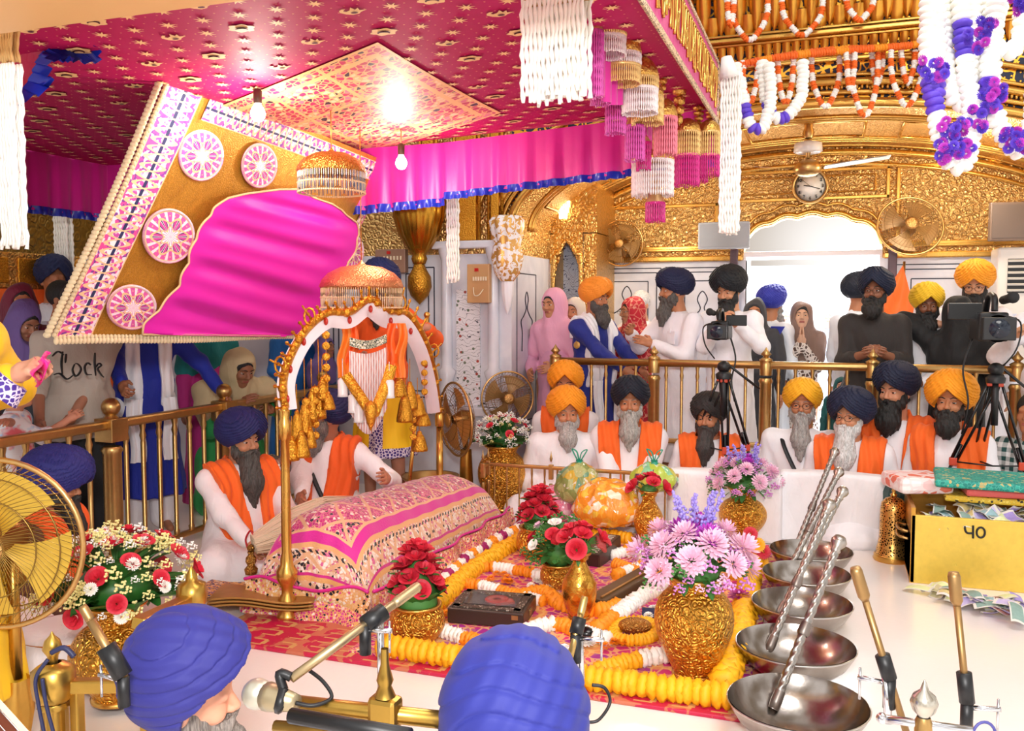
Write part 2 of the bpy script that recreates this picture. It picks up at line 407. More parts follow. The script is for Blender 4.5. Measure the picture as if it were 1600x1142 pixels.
def petal_row(mb, z0, z1, x0, x1, w, y, depth=.03, mi=0, point=True):
    k = int((x1-x0)/w)
    for i in range(k):
        cx = x0+(i+.5)*w
        def f(u, v):
            t = v; ww = w*.44*((1-t**2.4) if point else (1-t**5)*(.8+.2*math.cos(t*9)))
            return V(cx+(u-.5)*2*ww, y-depth*(1-(2*u-1)**2)*(1.2-t)-(z0+(z1-z0)*(1-t)-z0)*.25, lerp(z1, z0, t))
        mb.grid(f, 5, 6, mi)
mb = MB(); petal_row(mb, 3.38, 3.63, -1.2, 2.6, .12, YA-.03, .05); petal_row(mb, 3.34, 3.5, -1.26, 2.6, .12, YA-.01, .03); petal_row(mb, 3.175, 3.29, -1.3, 2.6, .062, YA-.02, .02)
struct('trim_6', mb, gold('smooth', '#efb14a', .35))
# left pier (marble below, gilt above) and the wall of the left gallery
PX1 = -2.36
mb = MB(); mb.box(((-6+PX1)/2, YA+.5, ZD/2), (6+PX1, 1.0, ZD)); struct('wall_left_pier', mb, M['marble'])
mb = MB(); mb.box(((-6+PX1)/2, YA+.5, (ZD+TOP)/2), (6+PX1, 1.0, TOP-ZD)); struct('wall_left_pier_upper', mb, fan_relief(24))
mb = MB()
y = YA-.003
for x0, x1 in ((-3.95, -3.42), (-3.32, -3.02)):
    for k in (0, .05): inlay_rect(x0+k, x1-k, .75+k, 1.8-k, y)
inlay_rect(-3.95, -3.02, .12, .62, y); inlay_rect(-2.98, -2.45, .1, .72, y)
for x0, x1 in ((YA+.12, YA+.6),):
    for xx in (x0, x1): mb.box((PX1+.003, xx, 1.15), (.004, .008, 1.2))
    for zz in (.55, 1.75): mb.box((PX1+.003, (x0+x1)/2, zz), (.004, x1-x0, .008))
cusp(PX1+.003, YA+.36, 1.5, .75, 'X')
struct('trim_7', mb, inl)
# inlaid flower panel between the two pilasters
g = G('flower_inlay'); v = g.co(); e = g.wave(g.co(scale=(1, 1, 1)), 5.5, 9, 'Z', 2.0); f = g.vor(v, 22, 'F1'); cc = g.vor(v, 22, 'F1', 'Color')
sp = g.xyz(cc); base = g.mix((e-.5).abs().lt(.06), lin('#e6e6ec'), lin('#4a4f5c'))
fl = f.lt(.26); base = g.mix(fl, base, g.mix(sp[0].lt(.55), lin('#a2463c'), lin('#6b7a68')))
mb = MB(); mb.box((-2.72, YA-.01, 1.12), (.2, .02, 1.0)); struct('trim_8', mb, g.done(base, .3))
mb = MB()
def pilaster(cx, z0=.7, z1=1.95, w=.045):
    prof = [(w*1.5, z0), (w*1.5, z0+.04), (w*1.1, z0+.06), (w*1.5, z0+.14), (w*1.2, z0+.2), (w*1.7, z0+.27), (w, z0+.3), (w*.95, z1-.1), (w*1.3, z1-.05), (w*1.5, z1)]
    mb.lathe(prof, (cx, YA-.03, 0), 16)
for cx in (-2.9, -2.5): pilaster(cx)
mb.box((-2.7, YA-.06, .66), (.62, .14, .07), bev=.01); mb.box((-2.7, YA-.04, .35), (.6, .09, .56)); mb.box((-2.7, YA-.04, 1.97), (.62, .1, .06), bev=.01)
struct('trim_9', mb, M['marble'])
mb = MB()   # gilt columns and strips over the pier
for cx, w in ((-3.05, .1), (-2.72, .17), (-2.48, .07)):
    mb.box((cx, YA-.03, 2.75), (w, .06, 1.5), bev=.01); mb.tube([(cx-w/2-.02, YA-.04, 2.0), (cx-w/2-.02, YA-.04, 3.5)], .014, 8); mb.tube([(cx+w/2+.02, YA-.04, 2.0), (cx+w/2+.02, YA-.04, 3.5)], .014, 8)
struct('trim_10', mb, M['gold_fine'])
# white painted capital where the arch springs
mb = MB(); mb.lathe([(.0, 1.42), (.02, 1.47), (.042, 1.58), (.045, 1.68)], (-2.38, YA-.04, 0), 40, fn=lambda a, v: 1+.1*abs(math.sin(a*4.5))); struct('trim_11', mb, plain('#eceaf0', .4))
for i in range(2):
    mb = MB(); mb.lathe([(.045, 1.68), (.09, 1.74), (.115, 1.86), (.095, 1.97), (.12, 2.06), (.13, 2.14), (.1, 2.18)], (-2.38, YA-.05, 0), 48, fn=lambda a, v: 1+.12*abs(math.sin(a*4.5+i)))
    if i == 0:
        g = G('worn_gilding'); n = g.noise(g.co(), 22, 3, 1); struct('trim_12', mb, g.done(g.mix(n.gt(.5), lin('#f0ecec'), lin('#dca85a')), .4, n.gt(.5)*.5))
# carved gilt lotus pendants
def pendant(cx, y, z, s, label):
    t = thing('gilt_lotus_pendant', label, 'pendant', (cx, y, z))
    mb = MB(); mb.lathe([(0, -.02), (.02, 0), (.07, .05), (.095, .12), (.09, .2), (.05, .27), (.04, .3)], (cx, y, z), 20, fn=lambda a, v: s*(1+.04*math.sin(a*10+v*20)))
    obj('bud', mb, gold('fine', '#c98f30', .3, 60), t)
    mb = MB(); mb.lathe([(.045, .3), (.06, .34), (.05, .37), (.09, .42), (.15, .52), (.19, .66), (.2, .78), (.16, .84)], (cx, y, z), 60, fn=lambda a, v: s*(1+.07*abs(math.sin(a*9))))
    obj('bowl', mb, gold('smooth', '#c98f30', .25), t)
    mb = MB()
    for k in range(9):
        a = math.pi*2*k/9
        mb.grid(lambda u, v: V(cx+s*(.14+.1*math.sin(v*2.2))*math.cos(a+(u-.5)*.7*(1-v*.9)), y+s*(.14+.1*math.sin(v*2.2))*math.sin(a+(u-.5)*.7*(1-v*.9)), z+.78+.28*v), 5, 6)
    obj('leaf_crown', mb, gold('smooth', '#d8a040', .25), t)
pendant(-3.07, YA-.17, 1.52, 1.0, 'carved gilt lotus pendant hanging low beside the marble pier')
# left gallery wall
mb = MB(); mb.box((-6.05, 3.5, .95), (.1, 8, 1.9)); struct('wall_left', mb, M['marble'])
mb = MB(); mb.box((-6.05, 3.5, 3.1), (.1, 8, 2.4)); struct('wall_left_upper', mb, gold('scroll', '#8a7340', .35, 18))
# arched side doorway in the gallery
mb = MB(); cx = -2.13
X0 = -2.36; YG = 7.6
pts = [(X0+.04, .0), (X0+.04, 1.75), (X0+.09, 1.95), (X0+.16, 2.06), (X0+.24, 1.95), (X0+.29, 1.75), (X0+.29, 0)]
mb.box((X0+.02, YG+.36, 1.06), (.04, .68, 2.12)); mb.box((X0+.36, YG+.36, 1.06), (.12, .68, 2.12)); mb.box((X0+.21, YG+.36, 2.63), (.42, .68, 1.0))
for side in (-1, 1):
    for k in range(6):
        t0, t1 = k/6, (k+1)/6
        xa = X0+.165+side*.135*(1-t0)**.7; xb = X0+.165+side*.135*(1-t1)**.7 if k < 5 else X0+.165
        mb.add([(xa, YG+.005, 1.7+.36*t0), (xb, YG+.005, 1.7+.36*t1), (xb, YG+.005, 2.2), (xa, YG+.005, 2.2)], [(0, 1, 2, 3) if side < 0 else (3, 2, 1, 0)], smooth=False)
P = path([(a, YG-.02, b) for a, b in pts], 6); mb.tube(P, .02, 8)
struct('wall_gallery_side', mb, M['gold_relief'])
g = G('painted_glass'); v = g.co(); e = g.wave(v, 4, 14, 'Z', 2.5); f = g.vor(v, 24, 'F1')
col = g.mix((e-.5).abs().lt(.1), lin('#c3d3ea'), lin('#22357a')); col = g.mix(f.lt(.18), col, lin('#1f2f66'))
mb = MB(); mb.box((X0+.17, YG+.3, 1.2), (.3, .02, 2.0)); struct('window_1', mb, g.done(col, .3))
# ---------------- smooth blended bodies: distance field -> surface net ----------------
class F:
    def __init__(s, lo, hi, h, fine=(), hf=None):
        s.ax = []
        for i in range(3):
            a = [lo[i]]
            while a[-1] < hi[i]:
                st = h
                for fl, fh in fine:
                    if fl[i] <= a[-1] <= fh[i]: st = hf
                a.append(a[-1]+st)
            s.ax.append(np.array(a, dtype=np.float32))
        s.D = np.full([len(a) for a in s.ax], 0.12, dtype=np.float32)
    def copy(s): o = F.__new__(F); o.ax = s.ax; o.D = s.D.copy(); return o
    def sub(s, lo, hi):
        sl = []
        for i in range(3):
            a = max(0, int(np.searchsorted(s.ax[i], lo[i]))-1); b = min(len(s.ax[i]), int(np.searchsorted(s.ax[i], hi[i]))+1)
            if b <= a: return None
            sl.append(slice(a, b))
        return tuple(sl), s.ax[0][sl[0]][:, None, None], s.ax[1][sl[1]][None, :, None], s.ax[2][sl[2]][None, None, :]
    def op(s, fn, lo, hi, k=.012, mode='u'):
        q = s.sub(lo, hi)
        if q is None: return s
        sl, X, Y, Z = q; d = fn(X, Y, Z); a = s.D[sl]
        if mode == 'u':
            h = np.clip(.5+.5*(a-d)/k, 0, 1); s.D[sl] = a*(1-h)+d*h-k*h*(1-h)
        elif mode == 's':
            h = np.clip(.5-.5*(a+d)/k, 0, 1); s.D[sl] = a*(1-h)-d*h+k*h*(1-h)
        return s
    def cap(s, a, b, ra, rb=None, k=.012, mode='u', fl=None):
        rb = ra if rb is None else rb; a = np.array(a, float); b = np.array(b, float); ba = b-a; L = max(1e-9, ba@ba); m = max(ra, rb)+k+.03
        def fn(X, Y, Z):
            t = np.clip(((X-a[0])*ba[0]+(Y-a[1])*ba[1]+(Z-a[2])*ba[2])/L, 0, 1)
            return np.sqrt((X-a[0]-t*ba[0])**2+(Y-a[1]-t*ba[1])**2+(Z-a[2]-t*ba[2])**2)-(ra+(rb-ra)*t)
        return s.op(fn, np.minimum(a, b)-m, np.maximum(a, b)+m, k, mode)
    def ell(s, c, r, rot=None, k=.012, mode='u'):
        c = np.array(c, float); r = np.array(r, float); m = r.max()+k+.03; Rm = np.array(rot) if rot is not None else None
        def fn(X, Y, Z):
            x, y, z = X-c[0], Y-c[1], Z-c[2]
            if Rm is not None: x, y, z = [Rm[0][i]*x+Rm[1][i]*y+Rm[2][i]*z for i in range(3)]
            q = np.sqrt((x/r[0])**2+(y/r[1])**2+(z/r[2])**2); g = np.sqrt((x/r[0]**2)**2+(y/r[1]**2)**2+(z/r[2]**2)**2)
            return q*(q-1)/np.maximum(g, 1e-6)
        return s.op(fn, c-m, c+m, k, mode)
    def mesh(s):
        D = s.D; n = D.shape
        c = [D[i:n[0]-1+i, j:n[1]-1+j, l:n[2]-1+l] for i in (0, 1) for j in (0, 1) for l in (0, 1)]
        neg = sum((x < 0).astype(np.int8) for x in c); act = (neg > 0) & (neg < 8)
        I = np.argwhere(act)
        if len(I) == 0: return np.zeros((0, 3)), []
        vals = np.stack([x[act] for x in c], 1)
        P = np.zeros((len(I), 3)); cnt = np.zeros(len(I))
        cor = [(i, j, l) for i in (0, 1) for j in (0, 1) for l in (0, 1)]
        for a in range(8):
            for b in range(a+1, 8):
                if sum(abs(cor[a][q]-cor[b][q]) for q in range(3)) != 1: continue
                va, vb = vals[:, a], vals[:, b]; m = (va < 0) != (vb < 0)
                t = np.where(m, va/np.where(m, va-vb, 1), 0)
                pa = np.array(cor[a]); pb = np.array(cor[b])
                P += m[:, None]*(pa+(pb-pa)*t[:, None]); cnt += m
        P = P/cnt[:, None]+I
        idx = np.full(act.shape, -1, dtype=np.int64); idx[act] = np.arange(len(I))
        out = []
        for ax in range(3):
            o = [q for q in range(3) if q != ax]
            A = np.take(D, range(0, n[ax]-1), ax) < 0; B = np.take(D, range(1, n[ax]), ax) < 0
            ch = np.argwhere(A != B)
            ch = ch[(ch[:, o[0]] > 0) & (ch[:, o[1]] > 0) & (ch[:, o[0]] < n[o[0]]-1) & (ch[:, o[1]] < n[o[1]]-1)]
            if not len(ch): continue
            ins = A[tuple(ch.T)]
            def at(da, db): q = ch.copy(); q[:, o[0]] += da; q[:, o[1]] += db; return idx[tuple(q.T)]
            Q = np.stack([at(-1, -1), at(0, -1), at(0, 0), at(-1, 0)], 1)
            fl = ins if ax != 1 else ~ins
            Q[~fl] = Q[~fl][:, ::-1]; out.append(Q)
        W_ = np.stack([np.interp(P[:, i], np.arange(n[i]), s.ax[i]) for i in range(3)], 1)
        return W_, np.concatenate(out)
def net(name, f, mats, parent=None, matfn=None, world=False, uvs=False):
    v, q = f.mesh(); me = bpy.data.meshes.new(name)
    if len(v) == 0: me.from_pydata([], [], []); return link(name, me, parent, world)
    me.vertices.add(len(v)); me.vertices.foreach_set('co', v.astype(np.float32).ravel())
    me.loops.add(len(q)*4); me.loops.foreach_set('vertex_index', q.astype(np.int32).ravel())
    me.polygons.add(len(q)); me.polygons.foreach_set('loop_start', np.arange(0, len(q)*4, 4, dtype=np.int32)); me.polygons.foreach_set('loop_total', np.full(len(q), 4, dtype=np.int32))
    for mm in (mats if isinstance(mats, (list, tuple)) else [mats]): me.materials.append(mm)
    if matfn is not None:
        cen = v[q].mean(1); me.polygons.foreach_set('material_index', matfn(cen).astype(np.int32))
    me.polygons.foreach_set('use_smooth', np.ones(len(q), dtype=bool))
    me.update(calc_edges=True); me.validate()
    return link(name, me, parent, world)
def rotm(yaw=0, pitch=0, roll=0):     # head frame; yaw>0 turns to the figure's left, pitch>0 looks down
    return (Matrix.Rotation(yaw, 3, 'Z') @ Matrix.Rotation(pitch, 3, 'X') @ Matrix.Rotation(roll, 3, 'Y'))
SKIN = {}
def skin(tone='#a9704f'):
    if tone not in SKIN:
        g = G('skin'); n = g.noise(g.co(), 30, 3); c = tuple(min(.9, x*1.28) for x in lin(tone))
        SKIN[tone] = g.done(g.mix(n, tuple(x*.88 for x in c), tuple(min(1, x*1.1) for x in c)), .5, 0, n, .1, .002, Subsurface_Weight=.08)
    return SKIN[tone]
def hair(col):
    key = ('hair', col)
    if key not in _mc:
        g = G('beard_hair'); c = lin(col); w = g.noise(g.co(scale=(9, 9, 1)), 26, 3, .5)
        _mc[key] = g.done(g.mix((w-.3)*2, tuple(x*.45 for x in c), tuple(min(1, x*1.6+.02) for x in c)), .6, 0, w, .8, .006)
    return _mc[key]
def turban_mat(col, rough=.7):
    key = ('turban', col)
    if key not in _mc:
        g = G('turban_cloth'); c = lin(col); v = g.co(); n = g.noise(v, 18, 3, 1.0)
        _mc[key] = g.done(g.mix(n, tuple(x*.9 for x in c), tuple(min(1, x*1.08) for x in c)), rough, 0, n+g.noise(v, 300, 1)*.08, .12, .01, Sheen_Weight=.03)
    return _mc[key]
def ik(a, t, l1, l2, hint):
    a = Vector(a); t = Vector(t); d = t-a; L = d.length
    if L > (l1+l2)*.995: t = a+d.normalized()*(l1+l2)*.995; d = t-a; L = d.length
    x = (l1*l1-l2*l2+L*L)/(2*L); h = math.sqrt(max(1e-6, l1*l1-x*x)); u = d.normalized(); hv = Vector(hint); hv = hv-u*hv.dot(u)
    hv.normalize(); return a+u*x+hv*h, t
def hand_sdf(f, w, d, n, curl=.5, side=1, s=1.0, spread=.0):
    # w wrist, d direction of the hand, n palm normal; side=+1 when the thumb lies on +d x n
    d = Vector(d).normalized(); n = Vector(n); n = (n-d*n.dot(d)).normalized(); t = d.cross(n)*side; w = Vector(w)
    f.cap(w, w+d*.04*s, .024*s, .03*s, .015)
    for k in (-1, 0, 1): f.cap(w+d*.03*s+t*k*.02*s, w+d*.085*s+t*k*.024*s, .015*s, .0135*s, .014)
    for k, (o, L) in enumerate(((.031, .068), (.011, .077), (-.01, .072), (-.03, .057))):
        b = w+d*(.088-.004*abs(k-1))*s+t*o*s; dd = d; p = b; r = .0088
        for j, fr in enumerate((.45, .32, .23)):
            a = curl*(.75, 1.2, .9)[j]*1.0; ca, sa = math.cos(a), math.sin(a); ax_n = n
            acc = getattr(f, '_a', 0)
            dd = (Matrix.Rotation(a, 3, (d.cross(n))) @ dd)
            if dd.dot(n) < 0 and j == 0: dd = (Matrix.Rotation(-2*a, 3, (d.cross(n))) @ dd)
            q = p+(dd+t*spread*(1.2-k*.8)*.3).normalized()*L*fr*s; f.cap(p, q, r*s, (r-.0008)*s, .004); p = q; r -= .0008
    a = w+d*.028*s+t*.022*s; b = a+(d*.55+t*.8+n*.25*(.5+curl)).normalized()*.038*s; c = b+(d*.9+t*.1+n*.5*curl).normalized()*.03*s
    f.cap(a, b, .015*s, .012*s, .01); f.cap(b, c, .0105*s, .009*s, .005)
def knoise(X, Y, Z, fr, amp, seed=0):
    r = random.Random(seed); out = 0
    for i in range(4):
        a, b, c, p = r.uniform(-1, 1), r.uniform(-1, 1), r.uniform(-1, 1), r.uniform(0, 6)
        out = out+np.sin((a*X*fr[0]+b*Y*fr[1]+c*Z*fr[2])*1.8+p+1.5*np.sin((b*X*fr[0]-a*Z*fr[2]+c*Y*fr[1])*.9+p))
    return out*amp/2.2
def person(label, loc, face=0.0, pose='stand', head=(0, 0, 0), lean=0.0, side=0.0, hands=None, hdir=None, curl=(.35, .35), sc=1.0,
           skinc='#a46c4c', dress='#f4f2f6', dressmat=None, turban=None, tw=1.0, tt=0.0, beard=None, blen=.2, bw=1.0, scarf=None, sstyle='v', veil=None, veilmat=None,
           glasses=False, hairc='#0d0c0e', hem=None, trousers=None, q=1.0, ts=.019, tv=1.0, kzz=None, strap=None, group=None, sleeve=1.0, fat=1.0, openc=False, hint=None, eyes=True, pocket=False, hw=None):
    """face: heading in degrees, 0 looks towards -Y (the front); positive turns to the figure's left hand"""
    T = thing('person', label, 'person', loc, R(face), group, sc)
    sit = pose == 'sit'; kn = pose == 'kneel'
    kz = (kzz or .86) if sit else 1.0; P = Vector((0, 0, .10 if sit else (.93 if pose == 'stand' else .5)))
    up = Vector((math.sin(side), -math.sin(lean), math.cos(lean)*math.cos(side))).normalized(); X = Vector((1, 0, 0)); X = (X-up*X.dot(up)).normalized(); Yv = up.cross(X)   # Yv: backwards
    at = lambda x, y, z: P+X*x+Yv*y+up*(z*kz)
    neck = at(0, .0, .5); HR = rotm(R(head[0]), R(head[1]), R(head[2])); hc = at(0, -.03, .585)+Vector((0, 0, .085)) + HR @ Vector((0, -.012, .015))
    H = lambda x, y, z: hc+HR @ Vector((x, y, z))
    sh = {s: at(s*.162*fat, .0, .455) for s in (1, -1)}
    hd = {}
    dh = {1: (.11, -.17, .09), -1: (-.11, -.17, .09)} if sit else {1: (.25, -.06, -.1), -1: (-.25, -.06, -.1)}
    hands = dict(hands or {})
    if hw:
        Ri = Matrix.Rotation(-R(face), 3, 'Z')
        for s_, w_ in hw.items(): hands[s_] = Ri @ (Vector(w_)-Vector(loc))/sc-P
    joints = {}
    for s in (1, -1):
        t = Vector(hands.get(s, dh[s]))+P; hn = (hint or {}).get(s, (s*.6, .5, -.7)); e, w = ik(sh[s], t, .285, .255, hn); joints[s] = (e, w)
    allp = [P+V(.3, .3, -.15), P+V(-.3, -.35, -.15), hc+V(.2, .2, .25), hc+V(-.2, -.2, .25)]
    legs = {}
    for s in (1, -1):
        hip = at(s*.095, 0, 0)
        if sit: kne = P+V(s*.29, -.23, -.03); ank = P+V(-s*.05, -.27, -.045)
        elif pose == 'stand': kne = V(s*.1, -.02, .5); ank = V(s*.11, .02, .08)
        else: kne = V(s*.16, -.3, .1); ank = V(s*.14, .15, .05)
        legs[s] = (hip, kne, ank); allp += [kne, ank, V(ank.x, ank.y-.2, ank.z-.08)]
    for s in (1, -1): allp += [joints[s][0], joints[s][1]+(joints[s][1]-joints[s][0]).normalized()*.2, joints[s][1]+V(.12, .12, .12), joints[s][1]-V(.12, .12, .12)]
    lo = np.min([list(p) for p in allp], 0)-.14; hi = np.max([list(p) for p in allp], 0)+.1
    h = .0105*q; hf = .0052*q
    fine = [(tuple(hc-V(.1, .13, .13)), tuple(hc+V(.1, .1, .09)))]
    hfine = [(tuple(joints[s][1]-V(.1, .1, .1)), tuple(joints[s][1]+V(.1, .1, .1))) for s in (1, -1)] if hands and q < 1.3 else []
    f = F(lo, hi, h, fine+hfine, hf)
    # head
    f.ell(H(0, .015, .025), (.076, .096, .098), HR, .01); f.ell(H(0, -.025, -.045), (.06, .065, .075), HR, .03); f.ell(H(0, -.06, -.095), (.03, .026, .022), HR, .03)
    f.cap(H(-.036, -.073, .03), H(.036, -.073, .03), .013, .013, .012)
    for s in (1, -1):
        f.ell(H(s*.034, -.066, -.022), (.026, .024, .022), HR, .015); f.ell(H(s*.076, .008, -.012), (.009, .02, .03), HR, .006)
    f.cap(H(0, -.084, .018), H(0, -.107, -.018), .008, .0125, .01)
    for s in (1, -1): f.cap(H(s*.01, -.1, -.024), H(s*.013, -.094, -.024), .0085, .007, .006); f.cap(H(s*.027, -.1, .008), H(s*.039, -.096, .008), .0115, .0105, .008, 's')
    f.cap(H(-.02, -.083, -.057), H(.02, -.083, -.057), .0095, .0095, .006); f.cap(H(-.02, -.094, -.051), H(.02, -.094, -.051), .002, .002, .004, 's')
    # neck, torso, arms, hands, legs
    f.cap(H(0, .015, -.06), neck+Yv*.01, .056, .062, .025)
    f.ell(at(0, 0, .34), (.155*fat, .1, .17), None, .04); f.ell(at(0, -.005, .12), (.14*fat, .1*fat, .17), None, .04); f.cap(sh[-1], sh[1], .05, .05, .05)
    for s in (1, -1):
        e, w = joints[s]; f.cap(sh[s], e, .05, .041, .03); f.cap(e, w, .041, .027, .02)
        dd = (hdir or {}).get(s); dirv = Vector(dd) if dd else (w-e).normalized()
        nn = V(-s, 0, -.3) if not dd else V(-s*.6, .0, -.8)
        if abs(dirv.normalized().dot(nn.normalized())) > .9: nn = V(0, 0, -1)
        hand_sdf(f, w, dirv, nn, curl[0] if s > 0 else curl[1], -1 if (dirv.cross(nn)).z < 0 else 1)
        hip, kne, ank = legs[s]; f.cap(hip, kne, .085, .058, .04); f.cap(kne, ank, .055, .036, .03); f.cap(ank, ank+V(0, -.15, -.035) if pose == 'stand' else ank+V(-s*.06, .05, .02), .034, .026, .02)
    lipc = skin('#8d4a40')
    def mf(c):
        L = np.array([list(H(0, -.09, -.055))]); d = c-L; e = np.abs(d @ np.array(HR.transposed()[0] if False else HR.col[0]))
        u = d @ np.array(HR.col[2]); fw = d @ np.array(HR.col[1])
        return ((e < .021) & (np.abs(u) < .009) & (np.abs(fw) < .02)).astype(int)
    net('body', f, [skin(skinc), lipc], T, mf)
    if eyes:
        for s in (1, -1):
            mb = MB(); cs = [(0, .0125), (.0035, .012), (.0062, .0108), (.0075, .01), (.0105, .0068), (.0125, 0), (.0105, -.0068), (0, -.0125)]
            mb.lathe(cs, H(s*.032, -.0735, .008), 12, axis=HR @ Vector((0, -1, 0)))
            mb.m = [1 if (i % 7) < 3 else (0) for i in range(len(mb.f))]
            obj('eye', mb, [plain('#cfc4bd', .3, name='eye_white'), plain('#20120c', .2, name='iris')], T, False)
            mb = MB()
            for e0, e1 in ((1.4, .2), (-1.3, -.42)):
                mb.grid(lambda u, v: H(s*.032+.0136*math.sin((u-.5)*2.9)*math.cos(lerp(e0, e1, v)), -.0735-.0136*math.cos((u-.5)*2.9)*math.cos(lerp(e0, e1, v)), .008+.0136*math.sin(lerp(e0, e1, v))), 8, 5)
            obj('eyelid', mb, skin(skinc), T, False)
            mb = MB(); mb.tube([H(s*.013, -.097, .03), H(s*.03, -.096, .038), H(s*.05, -.083, .033)], [.003, .0042, .002], 6, flat=.8)
            obj('eyebrow', mb, hair('#8a8078' if beard and beard[1:3] > '90' else '#17120f'), T, False)
    if glasses:
        mb = MB()
        for s in (1, -1):
            mb.tube([H(s*(.032+.024*math.cos(a)), -.112, .006+.018*math.sin(a)) for a in [i*math.pi/8 for i in range(16)]], .0015, 5, closed=True)
            mb.tube([H(s*.056, -.111, .01), H(s*.08, -.06, .014), H(s*.082, 0, .01)], .0015, 5)
        mb.tube([H(-.008, -.112, .008), H(.008, -.112, .008)], .0015, 5); obj('glasses', mb, plain('#2a2422', .3, .5), T, False)
    # clothes
    g = F(lo, hi, h)
    g.ell(at(0, 0, .33), (.178*fat, .128, .2), None, .05); g.ell(at(0, -.012, .1), (.17*fat, .145*fat, .19), None, .06)
    g.cap(sh[-1]+up*-.01, sh[1]+up*-.01, .068, .068, .05); g.cap(at(0, .01, .46), at(0, .01, .51), .1, .065, .03)
    tor = g.copy()
    for s in (1, -1):
        e, w = joints[s]; we = e+(w-e)*.93
        if sleeve < 1: we = e+(w-e)*max(.08, (sleeve-.5)*2)
        g.cap(sh[s], e, .067, .058, .04); g.cap(e, we, .058, .042 if sleeve == 1 else .056, .03)

    if sit:
        for s in (1, -1):
            hip, kne, ank = legs[s]; g.cap(hip, kne, .125, .095, .06); g.cap(kne, ank, .09, .07, .05)
        g.ell(P+V(0, -.18, -.05), (.3, .25, .1), None, .06)
    elif pose == 'stand':
        zh = hem if hem is not None else .25
        def skirt(Xx, Yy, Zz):
            t = np.clip((P.z+.1-Zz)/(P.z+.1-zh), 0, 1); an = np.arctan2(Yy-P.y, Xx-P.x); rx = .165*fat+.075*t; ry = .135*fat+.075*t
            rr = np.sqrt(((Xx-P.x)/rx)**2+((Yy-P.y)/ry)**2); fold = (np.sin(an*9+2*np.sin(Zz*4))*.035+np.sin(an*17+Zz*6)*.018)*t
            return np.maximum((rr-1-fold)*np.minimum(rx, ry), np.maximum(zh-Zz, Zz-P.z-.12))
        g.op(skirt, (-.45, -.45, zh-.05), (.45, .45, P.z+.2), .04)
    else:
        for s in (1, -1): hip, kne, ank = legs[s]; g.cap(hip, kne, .15, .12, .06); g.cap(kne, ank, .12, .1, .05)
    Xg, Yg, Zg = g.ax[0][:, None, None], g.ax[1][None, :, None], g.ax[2][None, None, :]
    sd = sum(map(ord, label))
    g.D = g.D+knoise(Xg, Yg, Zg, (16, 16, 7), .006, sd)+knoise(Xg, Yg, Zg, (44, 30, 20), .0026, sd+1)
    g.cap(neck+up*.03, neck+up*.2, .058, .075, .01, 's')
    net('kurta' if not veil else 'dress', g, dressmat or cloth(dress), T)
    if trousers:
        t2 = F((-.35, -.3, .02), (.35, .3, 1.0), h*1.2)
        for s in (1, -1): hip, kne, ank = legs[s]; t2.cap(hip, kne, .11, .1, .05); t2.cap(kne, ank+V(0, 0, .03), .1, .09, .03)
        net('trousers', t2, cloth(trousers), T)
    if scarf and not veil:
        s2 = F(at(-.42, -.3, -.15), at(.42, .32, .66), h*.8); 
        s2 = F(np.minimum(np.array(at(-.42, -.35, -.2)), np.array(at(.42, .3, -.2))), np.maximum(np.array(at(.42, .3, .64)), np.array(at(-.42, -.35, .64))), h*.75)
        Xg, Yg, Zg = s2.ax[0][:, None, None], s2.ax[1][None, :, None], s2.ax[2][None, None, :]
        s2.ell(at(0, 0, .33), (.178*fat, .128, .2), None, .05); s2.ell(at(0, -.012, .1), (.17*fat, .145*fat, .19), None, .06)
        s2.cap(sh[-1]+up*-.01, sh[1]+up*-.01, .068, .068, .05); s2.cap(at(0, .01, .46), at(0, .01, .51), .1, .065, .03)
        for s in (1, -1): s2.cap(sh[s], lerp(sh[s], joints[s][0], .3), .067, .064, .04)
        px, py, pz = [(Xg-P.x)*a.x+(Yg-P.y)*a.y+(Zg-P.z)*a.z for a in (X, Yv, up)]
        ax = np.abs(px); base = s2.D; cr = .006*np.sin(px*110+np.sin(pz*14)*1.5)
        t = np.clip((.5-pz)/.5, 0, 1)
        if sstyle == 'v': c = .115*(1-t)+.055*t; wd = .052-.008*t; zb = .0
        elif sstyle == 'long': c = .11+.0*t; wd = .05; zb = -.3
        else: c = .14*(1-t)+.1*t; wd = .07; zb = .02     # wide shawl ends
        front = np.maximum(np.abs(ax-c)-wd, zb-pz)
        back = np.maximum(np.abs(px)-.17, .36-pz)
        reg = np.where(py < .03, front, back)
        s2.D = np.maximum(np.maximum(base-.028-cr, -(base+.004)), reg)
        s2.cap(neck+up*.0, neck+up*.2, .062, .075, .006, 's')
        net('scarf', s2, cloth(scarf), T)
        if sstyle == 'long':
            mb = MB()
            for s in (1, -1):
                mb.grid(lambda u, v, s=s: at(s*(.06+.1*u+.01*math.sin(v*6)), -.175-.03*v+.012*math.sin(u*14), .02)-Vector((0, 0, .42*v)), 10, 12)
            obj('scarf_end', mb, cloth(scarf), T, False)
    if strap:
        mb = MB(); pts = [at(-.13, -.03, .5), at(-.1, -.115, .42), at(-.04, -.15, .3), at(.04, -.175, .15), at(.13, -.17, .02), at(.19, -.08, -.04)]
        P2 = path(pts, 6); mb.tube(P2, .014, 8, flat=.35); obj('strap', mb, plain(strap, .5), T, False)
    if pocket:
        mb = MB(); mb.box(at(.09, -.138, .33), (.09, .006, .1), bev=.002); mb.box(at(.09, -.15, .385), (.012, .008, .04), bev=.002); obj('pocket', mb, cloth(dress), T, False)
